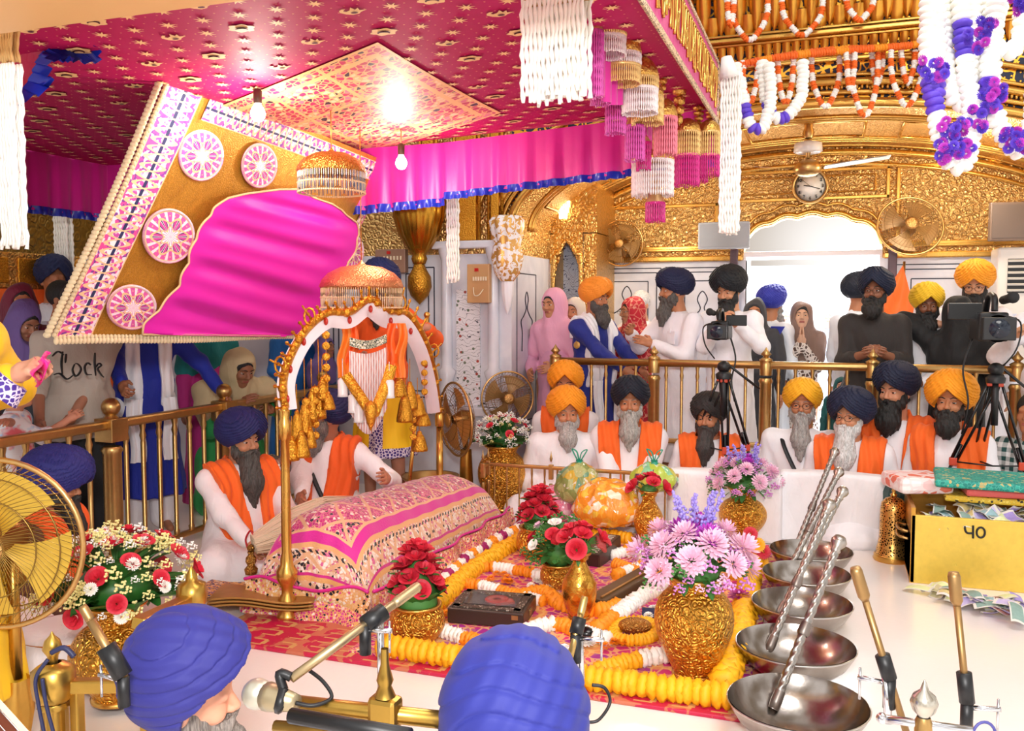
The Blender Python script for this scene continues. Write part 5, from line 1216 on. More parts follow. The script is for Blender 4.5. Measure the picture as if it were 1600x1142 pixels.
def bouquet(label, c, R_, H_, flowers, seed=1, dome_=True, wrap=None, fill=(), leaves=16, grp=None, sprigs=()):
    """c: mouth of the vase; R_, H_: spread and height; flowers: [(kind, mat, name, size, n, lo, hi)]"""
    rr = random.Random(seed); c = Vector(c); T = thing('flower_arrangement', label, 'flowers', c, 0, grp); T.matrix_basis = Matrix.Translation(c)
    def spot(lo, hi, k, n):
        f = lo+(hi-lo)*((k+.5)/n); a = k*2.399+seed; th = f*math.pi/2; d = V(math.sin(th)*math.cos(a), math.sin(th)*math.sin(a), math.cos(th)); return c+V(d.x*R_, d.y*R_, H_*.35+d.z*H_*.65), V(d.x, d.y, d.z+.35)
    for kind, mat, name, size, n, lo, hi in flowers:
        for k in range(n):
            p, d = spot(lo, hi, k, n); put(name, fl(kind, mat), T, p+V(rr.uniform(-1, 1), rr.uniform(-1, 1), rr.uniform(-.5, .5))*size*.35, size*rr.uniform(.85, 1.12), d)
    for kind, mat, size, n in fill:
        mb = MB(); me = fl(kind, mat); 
        src = [tuple(v.co) for v in me.vertices]; fc = [tuple(p.vertices) for p in me.polygons]
        for k in range(n):
            p, d = spot(.05, 1.3, k*1.0+rr.random(), n); s = size*rr.uniform(.7, 1.2); p = p+V(rr.uniform(-1, 1), rr.uniform(-1, 1), rr.uniform(-1, .6))*R_*.12
            mb.add([p+Vector(q)*s for q in src], fc)
        o = obj('filler_flowers', mb, mat, T); o['kind'] = 'stuff'
    mb = MB()
    for k in range(leaves):
        p, d = spot(.1, 1.25, k*1.0+.3, leaves); b = c+V(0, 0, H_*.1); mb.tube([b, lerp(b, p, .6)+V(0, 0, .02), p-d.normalized()*R_*.1], R_*.015, 4); leafy(mb, lerp(b, p, .55), d+V(rr.uniform(-.3, .3), rr.uniform(-.3, .3), .1), R_*.5, R_*.12)
    mb.sphere(c+V(0, 0, H_*.26), (R_*.5, R_*.5, H_*.34), 16, 10)
    for k in range(leaves*2):
        d = V(rr.gauss(0, 1), rr.gauss(0, 1), rr.gauss(.4, .8)).normalized(); leafy(mb, c+V(0, 0, H_*.28)+V(d.x*R_*.45, d.y*R_*.45, d.z*H_*.3), d+V(rr.uniform(-.6, .6), rr.uniform(-.6, .6), rr.uniform(-.2, .6)), R_*.4, R_*.09)
    obj('foliage', mb, LEAF if wrap else LEAF2, T)
    if wrap:
        mb = MB(); n, L, w, up_ = wrap
        for k in range(n):
            a = 2*math.pi*k/n+.2; leafy(mb, c+V(math.cos(a), math.sin(a), 0)*R_*.12+V(0, 0, -.01), V(math.cos(a), math.sin(a), up_), L, w, .35)
        obj('large_leaf', mb, LEAF, T)
    for mat, n, L, r in sprigs:
        mb = MB()
        for k in range(n):
            a = k*2.399; b = c+V(math.cos(a)*R_*.35*rr.random(), math.sin(a)*R_*.35*rr.random(), H_*.8); e = b+V(math.cos(a)*r, math.sin(a)*r, L*rr.uniform(.7, 1)); mb.tube([b, e], .003, 4)
            for j in range(26): mb.sphere(lerp(b, e, .25+.75*j/26)+V(rr.gauss(0, 1), rr.gauss(0, 1), rr.gauss(0, .5))*.012*(1.2-j/26), .007, 5, 4)
        obj('flower_spike', mb, mat, T)
    return T
def vase(label, p, H_, prof, mat=None, cat='vase', name='brass_vase', band=None, grp=None):
    """prof: [(radius/H, z/H)]"""
    T = thing(name, label, cat, (p[0], p[1], 0), 0, grp); mb = MB()
    pr = [(r*H_, z*H_) for r, z in prof]; P = []
    for i in range(len(pr)-1):
        for k in range(4):
            t = k/4; q0 = pr[max(i-1, 0)]; q1 = pr[i]; q2 = pr[i+1]; q3 = pr[min(i+2, len(pr)-1)]
            P.append(tuple(max(0.001, .5*((2*q1[j])+(q2[j]-q0[j])*t+(2*q0[j]-5*q1[j]+4*q2[j]-q3[j])*t*t+(3*q1[j]-q0[j]-3*q2[j]+q3[j])*t**3)) for j in (0, 1)))
    P.append(pr[-1]); z0 = p[2] if len(p) > 2 else 0.03
    mb.lathe(P, (p[0], p[1], z0), 48); mb.lathe([(P[-1][0]*.9, P[-1][1]), (P[-1][0]*.8, P[-1][1]-.03), (.001, P[-1][1]-.05)], (p[0], p[1], z0), 24); obj('body', mb, mat or M['gold_vase'], T)
    rm, zm = P[-1]; mb = MB(); mb.lathe([(rm*.9, zm-.008), (rm*1.04, zm-.006), (rm*1.06, zm+.004), (rm*.95, zm+.008), (rm*.88, zm)], (p[0], p[1], z0), 36); obj('rim', mb, M['gold'], T)
    mb = MB(); mb.lathe([(P[0][0]*1.04, 0), (P[0][0]*1.06, H_*.03), (P[0][0]*.96, H_*.045)], (p[0], p[1], z0), 36); obj('foot', mb, M['gold'], T)
    return T, V(p[0], p[1], z0+zm)
URN = [(.20, 0), (.19, .05), (.24, .15), (.36, .42), (.385, .62), (.33, .78), (.25, .86), (.22, .9), (.25, .97), (.27, 1)]
POT = [(.5, 0), (.62, .12), (.78, .4), (.74, .75), (.6, .92), (.66, 1)]
SLIM = [(.14, 0), (.13, .06), (.2, .18), (.27, .38), (.26, .55), (.17, .72), (.12, .82), (.13, .92), (.18, 1)]
FAT = [(.26, 0), (.25, .05), (.3, .14), (.44, .35), (.46, .55), (.36, .72), (.24, .8), (.23, .86), (.26, .95), (.29, 1)]
def g0(px, py, z=.03): return Pz(px, py, z)
p = g0(186, 1090); T, m = vase('big embossed gold vase at the left with red roses and broad green leaves', p, .36, FAT)
bouquet('wide arrangement of red roses, cream daisies and yellow blossoms in the left vase', m, .27, .26, [('rose', RED, 'rose', .038, 30, .1, 1.38), ('mum', WHP, 'daisy', .026, 24, .1, 1.3), ('mum', PUR, 'aster', .014, 1, .3, .4)], 3, fill=(('filler', YEL, .027, 90), ('filler', WHP, .02, 60)), wrap=(8, .24, .11, .4), leaves=14)
p = g0(785, 795); T, m = vase('tall embossed gold vase at the back between the low railings', p, .46, URN)
bouquet('round arrangement of red roses with white sprays in the tall back vase', m, .19, .22, [('rose', RED, 'rose', .03, 11, .1, 1.1)], 5, fill=(('filler', WHP, .022, 70), ('filler', YEL, .016, 30)), wrap=(9, .2, .09, .4), leaves=14)
def cone_roses(label, m, R_, H_, n, seed):
    T = thing('flower_arrangement', label, 'flowers', m); T.matrix_basis = Matrix.Translation(m); k = 0
    for j in range(n):
        t = (j+.5)/n; a = j*2.399+seed; r = R_*math.sqrt(1-t)*1.0; put('rose', fl('rose', RED), T, m+V(r*math.cos(a), r*math.sin(a), .05+H_*t*.85), .046, V(math.cos(a)*(1-t), math.sin(a)*(1-t), .5+t))
    mb = MB(); mb.lathe([(R_*.8, .0), (R_*.8, .05), (R_*.5, H_*.5), (.01, H_*.85)], m, 16)
    for j in range(22): a = j*2.4; leafy(mb, m+V(math.cos(a)*R_*.5, math.sin(a)*R_*.5, .03+H_*.03*j), V(math.cos(a), math.sin(a), .5), .07, .018)
    obj('foliage', mb, LEAF2, T); mb = MB()
    for j in range(14): a = j*math.pi/7; leafy(mb, m+V(math.cos(a), math.sin(a), 0)*R_*.55, V(math.cos(a)*.5, math.sin(a)*.5, .8), .11, .035, .5)
    obj('leaf_collar', mb, LEAF, T)
p = g0(842, 868); T, m = vase('small embossed gold pot at the back of the spread with a rose cone', p, .17, POT); cone_roses('cone of red roses with leaf collar in the small pot at the back', m, .11, .22, 22, 1)
p = g0(652, 998); T, m = vase('embossed gold bowl-shaped pot at the front left of the spread', p, .155, POT, name='brass_pot', cat='pot'); cone_roses('cone of red roses with leaf collar in the front left pot', m, .11, .26, 22, 2)
p = g0(905, 965); T, m = vase('slim shiny gold vase holding big red roses in the middle', p, .31, [(.16, 0), (.15, .05), (.2, .15), (.26, .35), (.25, .55), (.15, .75), (.1, .87), (.12, .95), (.17, 1)], gold('fine', '#eab04a', .22, 40, .3))
bouquet('cluster of big open red roses in the slim middle vase', m+V(0, 0, -.02), .11, .15, [('rose', RED, 'rose', .052, 8, .1, 1.0), ('rose', petalmat('coral_petals', '#d84a5a', '#ee8a8a'), 'rose', .05, 1, .9, 1.0)], 7, leaves=10)
p = g0(872, 916); T, m = vase('low gold bowl behind the slim middle vase with white roses', p, .12, POT, name='brass_bowl', cat='bowl')
bouquet('loose mix of white, pale pink and dark red roses in the low bowl', m, .16, .24, [('rose', WHP, 'rose', .036, 8, .2, 1.1), ('rose', PK, 'rose', .032, 3, .1, .5), ('rose', RED, 'rose', .042, 5, .5, 1.15)], 11, leaves=30, fill=(('filler', LEAF2, .03, 20),))
p = g0(1013, 850); T, m = vase('slim embossed gold vase with dark red roses beside the white box', p, .33, SLIM)
bouquet('five dark red roses packed in the slim vase by the white box', m+V(0, 0, -.03), .1, .12, [('rose', RED, 'rose', .05, 6, .05, 1.0)], 13, leaves=5)
p = g0(1083, 1055); T, m = vase('largest embossed gold vase at the front right of the spread', p, .40, URN)
def mums(label, m, R_, H_, s, seed):
    return bouquet(label, m, R_, H_, [('mum', PK, 'chrysanthemum', .062*s, 16, .3, 1.08), ('mum', PUR, 'chrysanthemum', .055*s, 5, .05, .35)], seed, fill=(('filler', petalmat('orchid_petals', '#c860c8', '#eab0e4'), .03*s, 46), ('filler', PK, .026*s, 30), ('filler', LEAF2, .03*s, 16)), leaves=24, sprigs=((LIL, 9, .2*s, .06*s),))
mums('pink and purple chrysanthemums with lilac spikes in the largest front vase', m+V(0, 0, -.03), .2, .22, 1.0, 17)
p = g0(1160, 840); T, m = vase('round embossed gold vase with pink flowers standing before the white draped box', p, .32, FAT)
mums('pink and purple chrysanthemums with lilac spikes before the white draped box', m+V(0, 0, -.03), .2, .2, .85, 23)
# ---------------- garlands ----------------
def garland(P, r, cols, step=None, seed=0, frill=True):
    """strung blossoms along P; cols: function(i) -> material slot"""
    mb = MB(); rr = random.Random(seed); P = [Vector(p) for p in P]; d = [0]
    for a, b in zip(P, P[1:]): d.append(d[-1]+(b-a).length)
    step = step or r*.7; n = max(2, int(d[-1]/step))
    for i in range(n):
        t = d[-1]*(i+.5)/n; k = max(j for j in range(len(d)) if d[j] <= t); k = min(k, len(P)-2); f = (t-d[k])/max(1e-6, d[k+1]-d[k]); p = lerp(P[k], P[k+1], f); tg = (P[k+1]-P[k]).normalized()
        a0 = rr.uniform(0, 6); mb.lathe([(.1*r, -step*.62), (.75*r, -step*.6), (r*1.0, -step*.15), (r*1.02, step*.2), (.7*r, step*.6), (.1*r, step*.65)], p+V(rr.uniform(-1, 1), rr.uniform(-1, 1), rr.uniform(-.5, .5))*r*.12, 18, axis=tg+V(rr.uniform(-1, 1), rr.uniform(-1, 1), rr.uniform(-1, 1))*.12, mi=cols(i), fn=lambda a, v: 1+(.12*math.sin(7*a+a0+v*9)+.08*math.sin(13*a-a0*3-v*5) if frill else .03*math.sin(5*a+a0)))
    return mb
def ground(pts, z=.055, n=6): return path([Pz(x, y, z) for x, y in pts], n)
YM = [MRY, MRO, WHP, MAG]
one('marigold_garland', garland(ground([(592, 1008), (660, 1018), (740, 1030), (830, 1046), (940, 1062), (1060, 1078), (1142, 1088)]), .048, lambda i: 0), YM, 'thick yellow marigold garland along the front edge of the spread', 'garland')
one('marigold_garland', garland(ground([(640, 985), (690, 935), (735, 893), (780, 862), (826, 838)]), .048, lambda i: 0), YM, 'thick yellow marigold garland beside the draped mound', 'garland')
one('marigold_garland', garland(ground([(1128, 1070), (1150, 1010), (1165, 950), (1172, 900), (1178, 858)]), .055, lambda i: 0), YM, 'thick yellow marigold garland beside the row of steel bowls', 'garland')
one('marigold_garland', garland(ground([(876, 836), (940, 836), (985, 842)]), .04, lambda i: 0), YM, 'yellow marigold garland along the back edge of the spread', 'garland')
one('marigold_garland', garland(ground([(930, 1050), (1000, 1030), (1080, 1022), (1140, 1040)]), .036, lambda i: 2 if (i//9) % 3 == 1 else 0), YM, 'second yellow garland with white touches inside the front edge', 'garland')
one('mixed_garland', garland(ground([(648, 960), (684, 915), (735, 868), (785, 838), (822, 820)]), .034, lambda i: (3, 2, 1, 2)[(i//3) % 4]), YM, 'maroon, white and orange garland between the mound and the marigolds', 'garland')
loops = [([(712, 898), (760, 886), (820, 893), (868, 905)], .03, 'orange and white garland lying nearest the back rose pot'), ([(690, 925), (730, 912), (790, 925), (850, 940)], .03, 'white and orange garland in front of the mound'),
 ([(800, 938), (845, 925), (880, 945), (930, 955), (968, 945)], .038, 'orange garland curving round the foot of the middle vase'), ([(688, 985), (720, 995), (760, 1008), (790, 1015)], .032, 'white and orange garland in front of the framed box'),
 ([(822, 985), (870, 975), (915, 990), (955, 1000)], .036, 'white and orange garland right of the framed box'), ([(930, 985), (965, 960), (1000, 935), (1030, 915), (1040, 890)], .04, 'white garland along the dark wooden case'),
 ([(960, 880), (1000, 895), (1030, 905)], .034, 'orange garland behind the dark wooden case'), ([(900, 850), (950, 868), (985, 860), (1010, 880), (960, 900)], .034, 'orange and white garland beside the slatted box'),
 ([(958, 990), (975, 1000), (1010, 998), (1028, 985), (1010, 972), (975, 972), (958, 988)], .026, 'small ring of marigolds around a gold bundle'), ([(1150, 900), (1145, 870), (1158, 845), (1176, 850)], .034, 'yellow garland behind the largest vase')]
for k, (pp, r, lab) in enumerate(loops):
    pat = {8: lambda i: 0, 2: lambda i: 1, 6: lambda i: 1, 9: lambda i: 0, 5: lambda i: 2 if (i//7) % 4 else 1}.get(k, lambda i: (2, 2, 1, 1)[(i//3) % 4])
    one('mixed_garland', garland(ground(pp, .05), r, pat, seed=k), YM, lab, 'garland')
rr = random.Random(5); k = 0
for px, py in ((735, 955), (790, 905), (845, 915), (985, 930), (1040, 960), (955, 1010), (905, 1015), (700, 960), (1000, 870), (1060, 1000)):
    T = thing('marigold_bloom', 'loose '+('orange' if k % 2 else 'white')+' blossom lying on the floral spread', 'flower', Pz(px, py, .04), 0, 'loose '+('orange' if k % 2 else 'white')+' blossoms on the spread'); T.matrix_basis = Matrix.Translation(T.location)
    for j in range(7): put('blossom', fl('marigold', MRO if k % 2 else WHP), T, Vector(T.location)+V(rr.uniform(-.07, .07), rr.uniform(-.07, .07), .008), .024)
    k += 1
T = thing('chrysanthemum', 'single magenta chrysanthemum on the marigolds beside the largest vase', 'flower', Pz(1155, 930, .1)); T.matrix_basis = Matrix.Translation(T.location); put('bloom', fl('mum', petalmat('wine_petals', '#a8107a', '#d040a0')), T, T.location, (.06, .06, .03))
T = thing('gerbera_bunch', 'bunch of red and yellow gerberas beside the first steel bowl', 'flowers', Pz(1178, 862, .12)); T.matrix_basis = Matrix.Translation(T.location)
for dx, dz, mt in ((-.02, .1, RED), (.02, .04, MRY), (.05, 0, RED), (-.05, .02, MRY), (.0, -.04, RED), (.04, -.06, MRY)): put('gerbera', fl('mum', mt), T, Vector(T.location)+V(dx, dx*.3, dz), (.045, .045, .02), (0.2, -.8, .4))
# ---------------- objects on the spread ----------------
def slab(name, label, cat, px, d, ht, rz, mats, glass=False, z=.03, tilt=0):
    c = Pz(px[0], px[1], z); T = thing(name, label, cat, c, R(rz)); a = R(rz)
    rot = Matrix.Rotation(a, 3, 'Z') @ Matrix.Rotation(R(tilt), 3, 'X'); mb = MB(); mb.box(c+V(0, 0, ht/2), (d[0], d[1], ht), rot, bev=.006); obj('case', mb, mats[0], T); return T, c, rot
DW = plain('#3a2a24', .35, name='dark_wood')
T, c, rot = slab('framed_display_box', 'dark wooden display box with glass lid and carved silver inlay border', 'box', (770, 962), (.36, .28), .07, 6, (DW,))
mb = MB()
for s in (-1, 1): mb.box(c+rot @ V(s*.145, 0, .074), (.035, .26, .008), rot); mb.box(c+rot @ V(0, s*.108, .074), (.32, .035, .008), rot)
obj('lid_frame', mb, emb('silver_inlay', [(0, '#2e2320'), (.6, '#b8b0a4'), (.75, '#2e2320')], 130, '#5a4c40'), T)
mb = MB(); mb.box(c+V(0, 0, .068), (.25, .18, .004), rot); obj('lining', mb, cloth('#57504a'), T)
mb = MB(); mb.lathe([(.02, .012), (.055, .014), (.06, .006), (.02, .0)], c+rot @ V(.02, 0, .07), 20); mb.box(c+rot @ V(.06, -.02, .077), (.09, .05, .01), Matrix.Rotation(.6, 3, 'Z')); obj('relic_cloth', mb, cloth('#a8322c'), T)
mb = MB(); mb.box(c+V(0, 0, .085), (.26, .19, .003), rot); gl = G('glass').done((1, 1, 1), .05, 0, Transmission_Weight=1.0, IOR=1.3, Alpha=.35); obj('glass_lid', mb, gl, T)
mb = MB(); mb.box(c+rot @ V(.181, .0, .035), (.01, .04, .03), rot, bev=.003); mb.box(c+rot @ V(.14, -.141, .05), (.03, .006, .02), rot); obj('clasp', mb, plain('#a88a5a', .4, .8), T)
T, c, rot = slab('slatted_wooden_box', 'dark wooden box with white dashed inlay at the back of the spread', 'box', (935, 872), (.15, .34), .09, -8, (DW,), tilt=6)
mb = MB()
for i in range(12): mb.box(c+rot @ V(.03, -.14+.025*i, .094), (.05, .006, .003), rot)
obj('inlay', mb, plain('#d8d0c0', .4), T)
T, c, rot = slab('wooden_case', 'long dark brown wooden case lying diagonally beside the largest vase', 'case', (975, 928), (.11, .62), .06, -14, (gold('smooth', '#5a4228', .35, metal=.1),))
mb = MB(); mb.box(c+rot @ V(.02, 0, .064), (.012, .56, .006), rot); obj('edge_strip', mb, M['brass'], T)
mb = MB(); mb.box(c+rot @ V(-.0, -.36, .03), (.03, .1, .025), rot, bev=.005); obj('handle', mb, M['black'], T)
mb = MB(); c = Pz(992, 984, .05); mb.sphere(c+V(0, 0, .02), (.075, .05, .035), 18, 10, rot=(0, 0, .3)); one('gold_bundle', mb, gold('scroll', '#c8924a', .4, 70), 'small gilded bundle ringed with marigolds', 'bundle')
mb = MB(); mb.grid(lambda u, v: Pz(1003+26*u, 965-12*v, .035)+V(0, 0, .03*math.sin(v*3)*(1-u*.3)), 8, 8); one('navy_cloth', mb, cloth('#18204a'), 'folded navy cloth left of the largest vase', 'cloth')
mb = MB(); c = Pz(914, 1000, .03); mb.sphere(c+V(0, 0, .03), (.05, .035, .03), 14, 8); mb.sphere(c+V(.06, 0, .02), (.03, .025, .02), 10, 6); one('conch', mb, M['blackgloss'], 'small glossy black object beside the microphone clamp', 'ornament')
# ---------------- steel bowls and maces ----------------
bowls = [(1246, 1098, .235, 'nearest and largest steel bowl at the front of the row'), (1243, 1008, .232, 'second steel bowl from the front of the row'), (1253, 942, .222, 'middle steel bowl of the row'), (1260, 896, .215, 'second steel bowl from the back of the row'), (1267, 860, .222, 'farthest steel bowl of the row')]
g = G('brushed_steel'); n = g.noise(g.co(), 9, 3, 1); bsteel = g.done(g.mix(n, lin('#8c8078'), lin('#b8b2ac')), .22, 1.0, g.noise(g.co(), 28, 3), .12, .006)
BC = []
for px, py, r, lab in bowls:
    c = Pz(px, py, .13); c.z = 0; BC.append(c); T = thing('steel_bowl', lab, 'bowl', c, 0, None)
    mb = MB(); prof = [(.001, .0), (r*.35, .003), (r*.62, .025), (r*.85, .07), (r*.97, .115), (r, .135)]; mb.lathe(prof, c, 56); mb.lathe([(a*.985, b+.004) for a, b in prof], c, 56); obj('bowl_body', mb, bsteel, T)
    mb = MB(); mb.lathe([(r*.985, .133), (r, .138), (r*1.012, .134), (r, .13)], c, 56); obj('rim', mb, M['steel'], T)
rods = [((1208, 1108), (1312, 843), 0, 'steel mace with twisted shaft leaning in the nearest bowl'), ((1200, 1018), (1297, 785), 1, 'steel mace with twisted shaft leaning in the second bowl'), ((1216, 962), (1318, 765), 2, 'steel mace with twisted shaft leaning in the middle bowl'),
        ((1225, 905), (1312, 735), 3, 'steel mace with twisted shaft leaning in the fourth bowl'), ((1238, 868), (1305, 704), 4, 'steel mace with twisted shaft leaning in the farthest bowl')]
for (x0, y0), (x1, y1), k, lab in rods:
    a = PY(x0, y0, BC[k].y-.10) if k == 0 else Pz(x0, y0, .05); a = Pz(x0, y0, .04) ; dq = (a-Vector(CAM)).dot(Vector(_fw)); b = Pd(x1, y1, dq+.22); T = thing('steel_mace', lab, 'mace', a); mb = MB(); L = (b-a).length; q = V(0, 0, 1).rotation_difference((b-a).normalized())
    n = 260; mb.grid(lambda u, v: a+q @ V((.0155+.0013*math.cos(3*(u*2*math.pi-v*L*50)))*math.cos(u*2*math.pi), (.0155+.0013*math.cos(3*(u*2*math.pi-v*L*50)))*math.sin(u*2*math.pi), v*L*.93), 20, n, closeu=True); obj('shaft', mb, plain('#a09a94', .3, 1.0), T)
    mb = MB(); mb.lathe([(.012, -.02), (.02, -.01), (.016, 0), (.028, .018), (.03, .032), (.02, .05), (.001, .055)], lerp(a, b, .945), 18, axis=(b-a)); obj('knob', mb, plain('#b0a8a0', .3, 1.0), T)
    mb = MB(); mb.lathe([(.001, 0), (.018, .002), (.021, .03), (.019, .07)], a, 16, axis=(b-a)); obj('ferrule', mb, plain('#8a807a', .4, 1.0), T); mb = MB(); mb.lathe([(.019, 0), (.023, .01), (.019, .05)], lerp(a, b, .42), 16, axis=(b-a)); obj('collar', mb, plain('#8a807a', .4, 1.0), T)
# ---------------- white draped boxes, gold box, notes ----------------
def draped(label, x0, x1, y0, y1, h_):
    f = F((x0-.06, y0-.06, -.02), (x1+.06, y1+.06, h_+.04), .02)
    def bx_(X, Y, Z):
        q = [np.abs(X-(x0+x1)/2)-(x1-x0)/2+.02, np.abs(Y-(y0+y1)/2)-(y1-y0)/2+.02, np.abs(Z-h_/2)-h_/2+.02]
        o = np.sqrt(sum(np.maximum(a, 0)**2 for a in q)); return o+np.minimum(np.maximum(np.maximum(q[0], q[1]), q[2]), 0)-.02+.006*np.sin(X*9+Z*3)*np.sin(Y*11+Z*5)
    f.op(bx_, (x0-.1, y0-.1, -.05), (x1+.1, y1+.1, h_+.1), .01); f.D = np.maximum(f.D, 0.002-f.ax[2][None, None, :]); v = net('white_draped_box', f, M['white'], None, world=True)
    return tag(v, label, 'draped box')
a = Pz(1042, 838); b = Pz(1222, 840); draped('box under a smooth white sheet, left one, beside the slim rose vase', a.x, b.x, 5.72, 5.86, .44)
a = Pz(1228, 850); b = Pz(1388, 850); draped('box under a smooth white sheet, right one, behind the maces', b.x-.66, b.x-.03, 5.84, 5.98, .45)
gb = [Pz(1421, 910), .43]; x0 = gb[0].x; y0 = gb[0].y; x1 = x0+.82; Hb = .37
T = thing('gold_cash_box', 'open brass-sheeted offering box numbered on the front, heaped with banknotes', 'box', (x0, y0, 0)); YS = gold('smooth', '#f2cf58', .3, metal=.3)
mb = MB(); mb.box(((x0+x1)/2, y0+.01, Hb/2), (x1-x0, .02, Hb), bev=.004); obj('front_panel', mb, YS, T)
mb = MB(); mb.box((x0+.01, y0+.25, Hb/2+.02), (.02, .5, Hb+.04)); mb.box((x1-.01, y0+.25, Hb/2), (.02, .5, Hb)); mb.box(((x0+x1)/2, y0+.49, Hb/2+.04), (x1-x0, .02, Hb+.08)); mb.box(((x0+x1)/2, y0+.25, .14), (x1-x0, .48, .24)); obj('side_panels', mb, gold('smooth', '#d8a048', .3), T)
mb = MB(); mb.tube(path([V(x0-.002, y0+.12, .25), V(x0-.05, y0+.14, .26), V(x0-.05, y0+.26, .26), V(x0-.002, y0+.28, .25)], 6), .008, 8); mb.tube(path([V(x0-.002, y0+.12, .21), V(x0-.05, y0+.14, .22), V(x0-.05, y0+.26, .22), V(x0-.002, y0+.28, .21)], 6), .008, 8); obj('handle', mb, M['brass'], T)
def onbox(px, py): p = PY(px, py, y0-.003); return p
mb = MB(); st = lambda pts, r=.0055: mb.tube(path([onbox(*q) for q in pts], 5), r, 8)
st([(1507.5, 822), (1508, 827), (1509.5, 831), (1513, 833), (1520, 833)]); st([(1520.5, 821), (1520.5, 831), (1520.5, 841)]); mb.tube([onbox(1532.5+6.5*math.cos(a), 832+8*math.sin(a)) for a in [k*math.pi/9 for k in range(18)]], .0055, 6, closed=True)
obj('painted_number', mb, M['black'], T)
NC = ['#8a7fb8', '#b9b0d6', '#7f9a92', '#c98f88', '#b8b08a', '#8fb0b8', '#c4b27a', '#9a8ac8', '#cfd8a0']
def note_mat(c):
    g = G('banknote'); v = g.xyz(g.co()); n = g.noise(g.co(), 60, 3); e = (v[0].abs().gt(.058)).max(v[1].abs().gt(.026)); return g.done(g.mix(e, g.mix(n, lin(c), tuple(min(1, x*1.5) for x in lin(c))), lin('#e4e0d8')), .7)
NM = [note_mat(c) for c in NC]; rr = random.Random(9)
def note_mesh(k):
    mb = MB(); r2 = random.Random(k); a, b, f = r2.uniform(.008, .02), r2.uniform(0, 6), r2.uniform(20, 45); mb.grid(lambda u, v: V((u-.5)*.14*(1-.1*r2.random()*0), (v-.5)*.064, a*math.sin(u*.14*f+b)+a*.6*math.sin(v*3+b)), 8, 4)
    n0 = len(mb.v); mb.grid(lambda u, v: V((u-.5)*.14, (v-.5)*.064, a*math.sin(u*.14*f+b)+a*.6*math.sin(v*3+b)-.0012), 8, 4); return mb
NME = [note_mesh(k).mesh('banknote', NM[k % len(NM)]) for k in range(18)]
def note(p, rz, tilt, lab, grp):
    o = bpy.data.objects.new('banknote', NME[rr.randrange(18)]); COL.objects.link(o); o.location = p; o.rotation_euler = (tilt[0], tilt[1], rz); tag(o, lab, 'banknote', grp)
for i in range(60):
    u, w = rr.random(), rr.random(); note((lerp(x0+.08, x1-.08, u), lerp(y0+.06, y0+.32, w), Hb-.075+.075*math.sin(u*3.1)*(.4+w*.6)+rr.uniform(0, .03)), rr.uniform(0, 6), (rr.uniform(-.5, .5), rr.uniform(-.5, .5)), 'crumpled banknote in the heap on the brass box', 'banknotes heaped on the brass box')
for i in range(34):
    t = rr.random()**.6; px = lerp(1425, 1600, t); py = lerp(908, 930, t)+rr.uniform(4, 10+24*t); p = Pz(px, py, .02+.07*t*rr.random()); note(p, rr.uniform(0, 6), (rr.uniform(-.35, .35), rr.uniform(-.3, .3)), 'creased banknote scattered on the white floor before the brass box', 'banknotes scattered before the brass box')
# parcels on the box
def parcel(name, label, cat, x, y, z, d, rz, mat, tilt=(0, 0)):
    mb = MB(); mb.box((0, 0, d[2]/2), d, bev=min(d)*.3); o = one(name, mb, mat, label, cat); o.location = (x, y, z); o.rotation_euler = (tilt[0], tilt[1], R(rz)); return o
zb = Hb+.10
teal = emb('teal_wrap', [(0, '#178a80'), (.6, '#2aa898'), (.85, '#c8b070')], 60, '#4ab8a4', .05)
parcel('wrapped_parcel', 'flat parcel in shiny teal wrapping lying on top of the pile', 'parcel', x0+.42, y0+.34, zb+.03, (.56, .36, .045), -4, teal, (R(2), 0))
parcel('wrapped_parcel', 'thin parcel in coral red cloth under the teal parcel', 'parcel', x0+.5, y0+.36, zb-.02, (.44, .3, .04), 3, cloth('#e0605c', .4))
parcel('wrapped_parcel', 'thin parcel in yellow and black print under the coral parcel', 'parcel', x0+.44, y0+.36, zb-.06, (.5, .28, .035), -2, emb('yellow_print', [(0, '#e8c030'), (.6, '#2a2a20'), (.75, '#f0d860')], 70, '#d8b838'))
parcel('wrapped_parcel', 'pink and white crinkled plastic parcel at the left of the pile', 'parcel', x0+.05, y0+.36, zb-.03, (.3, .3, .09), 20, emb('pink_plastic', [(0, '#f0c8c8'), (.5, '#e87860'), (.8, '#f8f0f0')], 16, '#f4e0e0'))
parcel('dark_green_box', 'dark green flat box behind the pile of parcels', 'box', x0+.1, y0+.72, .0, (.42, .3, .45), 0, plain('#284a48', .5))
parcel('orange_bundle', 'white bundle with an orange cloth on top by the right tripod', 'bundle', 1.06, 5.95, .0, (.34, .3, .42), 4, M['white'])
c = Pz(1392, 868, .0); c.y -= .1
T = thing('filigree_lantern', 'pierced golden lantern shaped like a bell beside the brass box', 'lantern', c)
g = G('filigree'); e = g.vor(g.co(), 70, 'DISTANCE_TO_EDGE'); fm = g.done(g.mix(e.lt(.18), lin('#2e1a08'), lin('#e8b060')), .3, .9, e, -.6, .004)
mb = MB(); mb.lathe([(.098, .0), (.1, .03), (.09, .045), (.088, .07), (.082, .09), (.074, .14), (.072, .3), (.066, .34), (.045, .365), (.018, .375), (.012, .385)], c, 36); obj('pierced_body', mb, fm, T)
mb = MB(); mb.lathe([(.014, .375), (.02, .39), (.008, .4), (.012, .412), (.001, .44)], c, 14); obj('spike', mb, M['gold'], T); mb = MB(); mb.lathe([(.1, 0), (.106, .012), (.1, .026), (.103, .034), (.096, .04)], c, 36); obj('base_ring', mb, M['gold'], T)
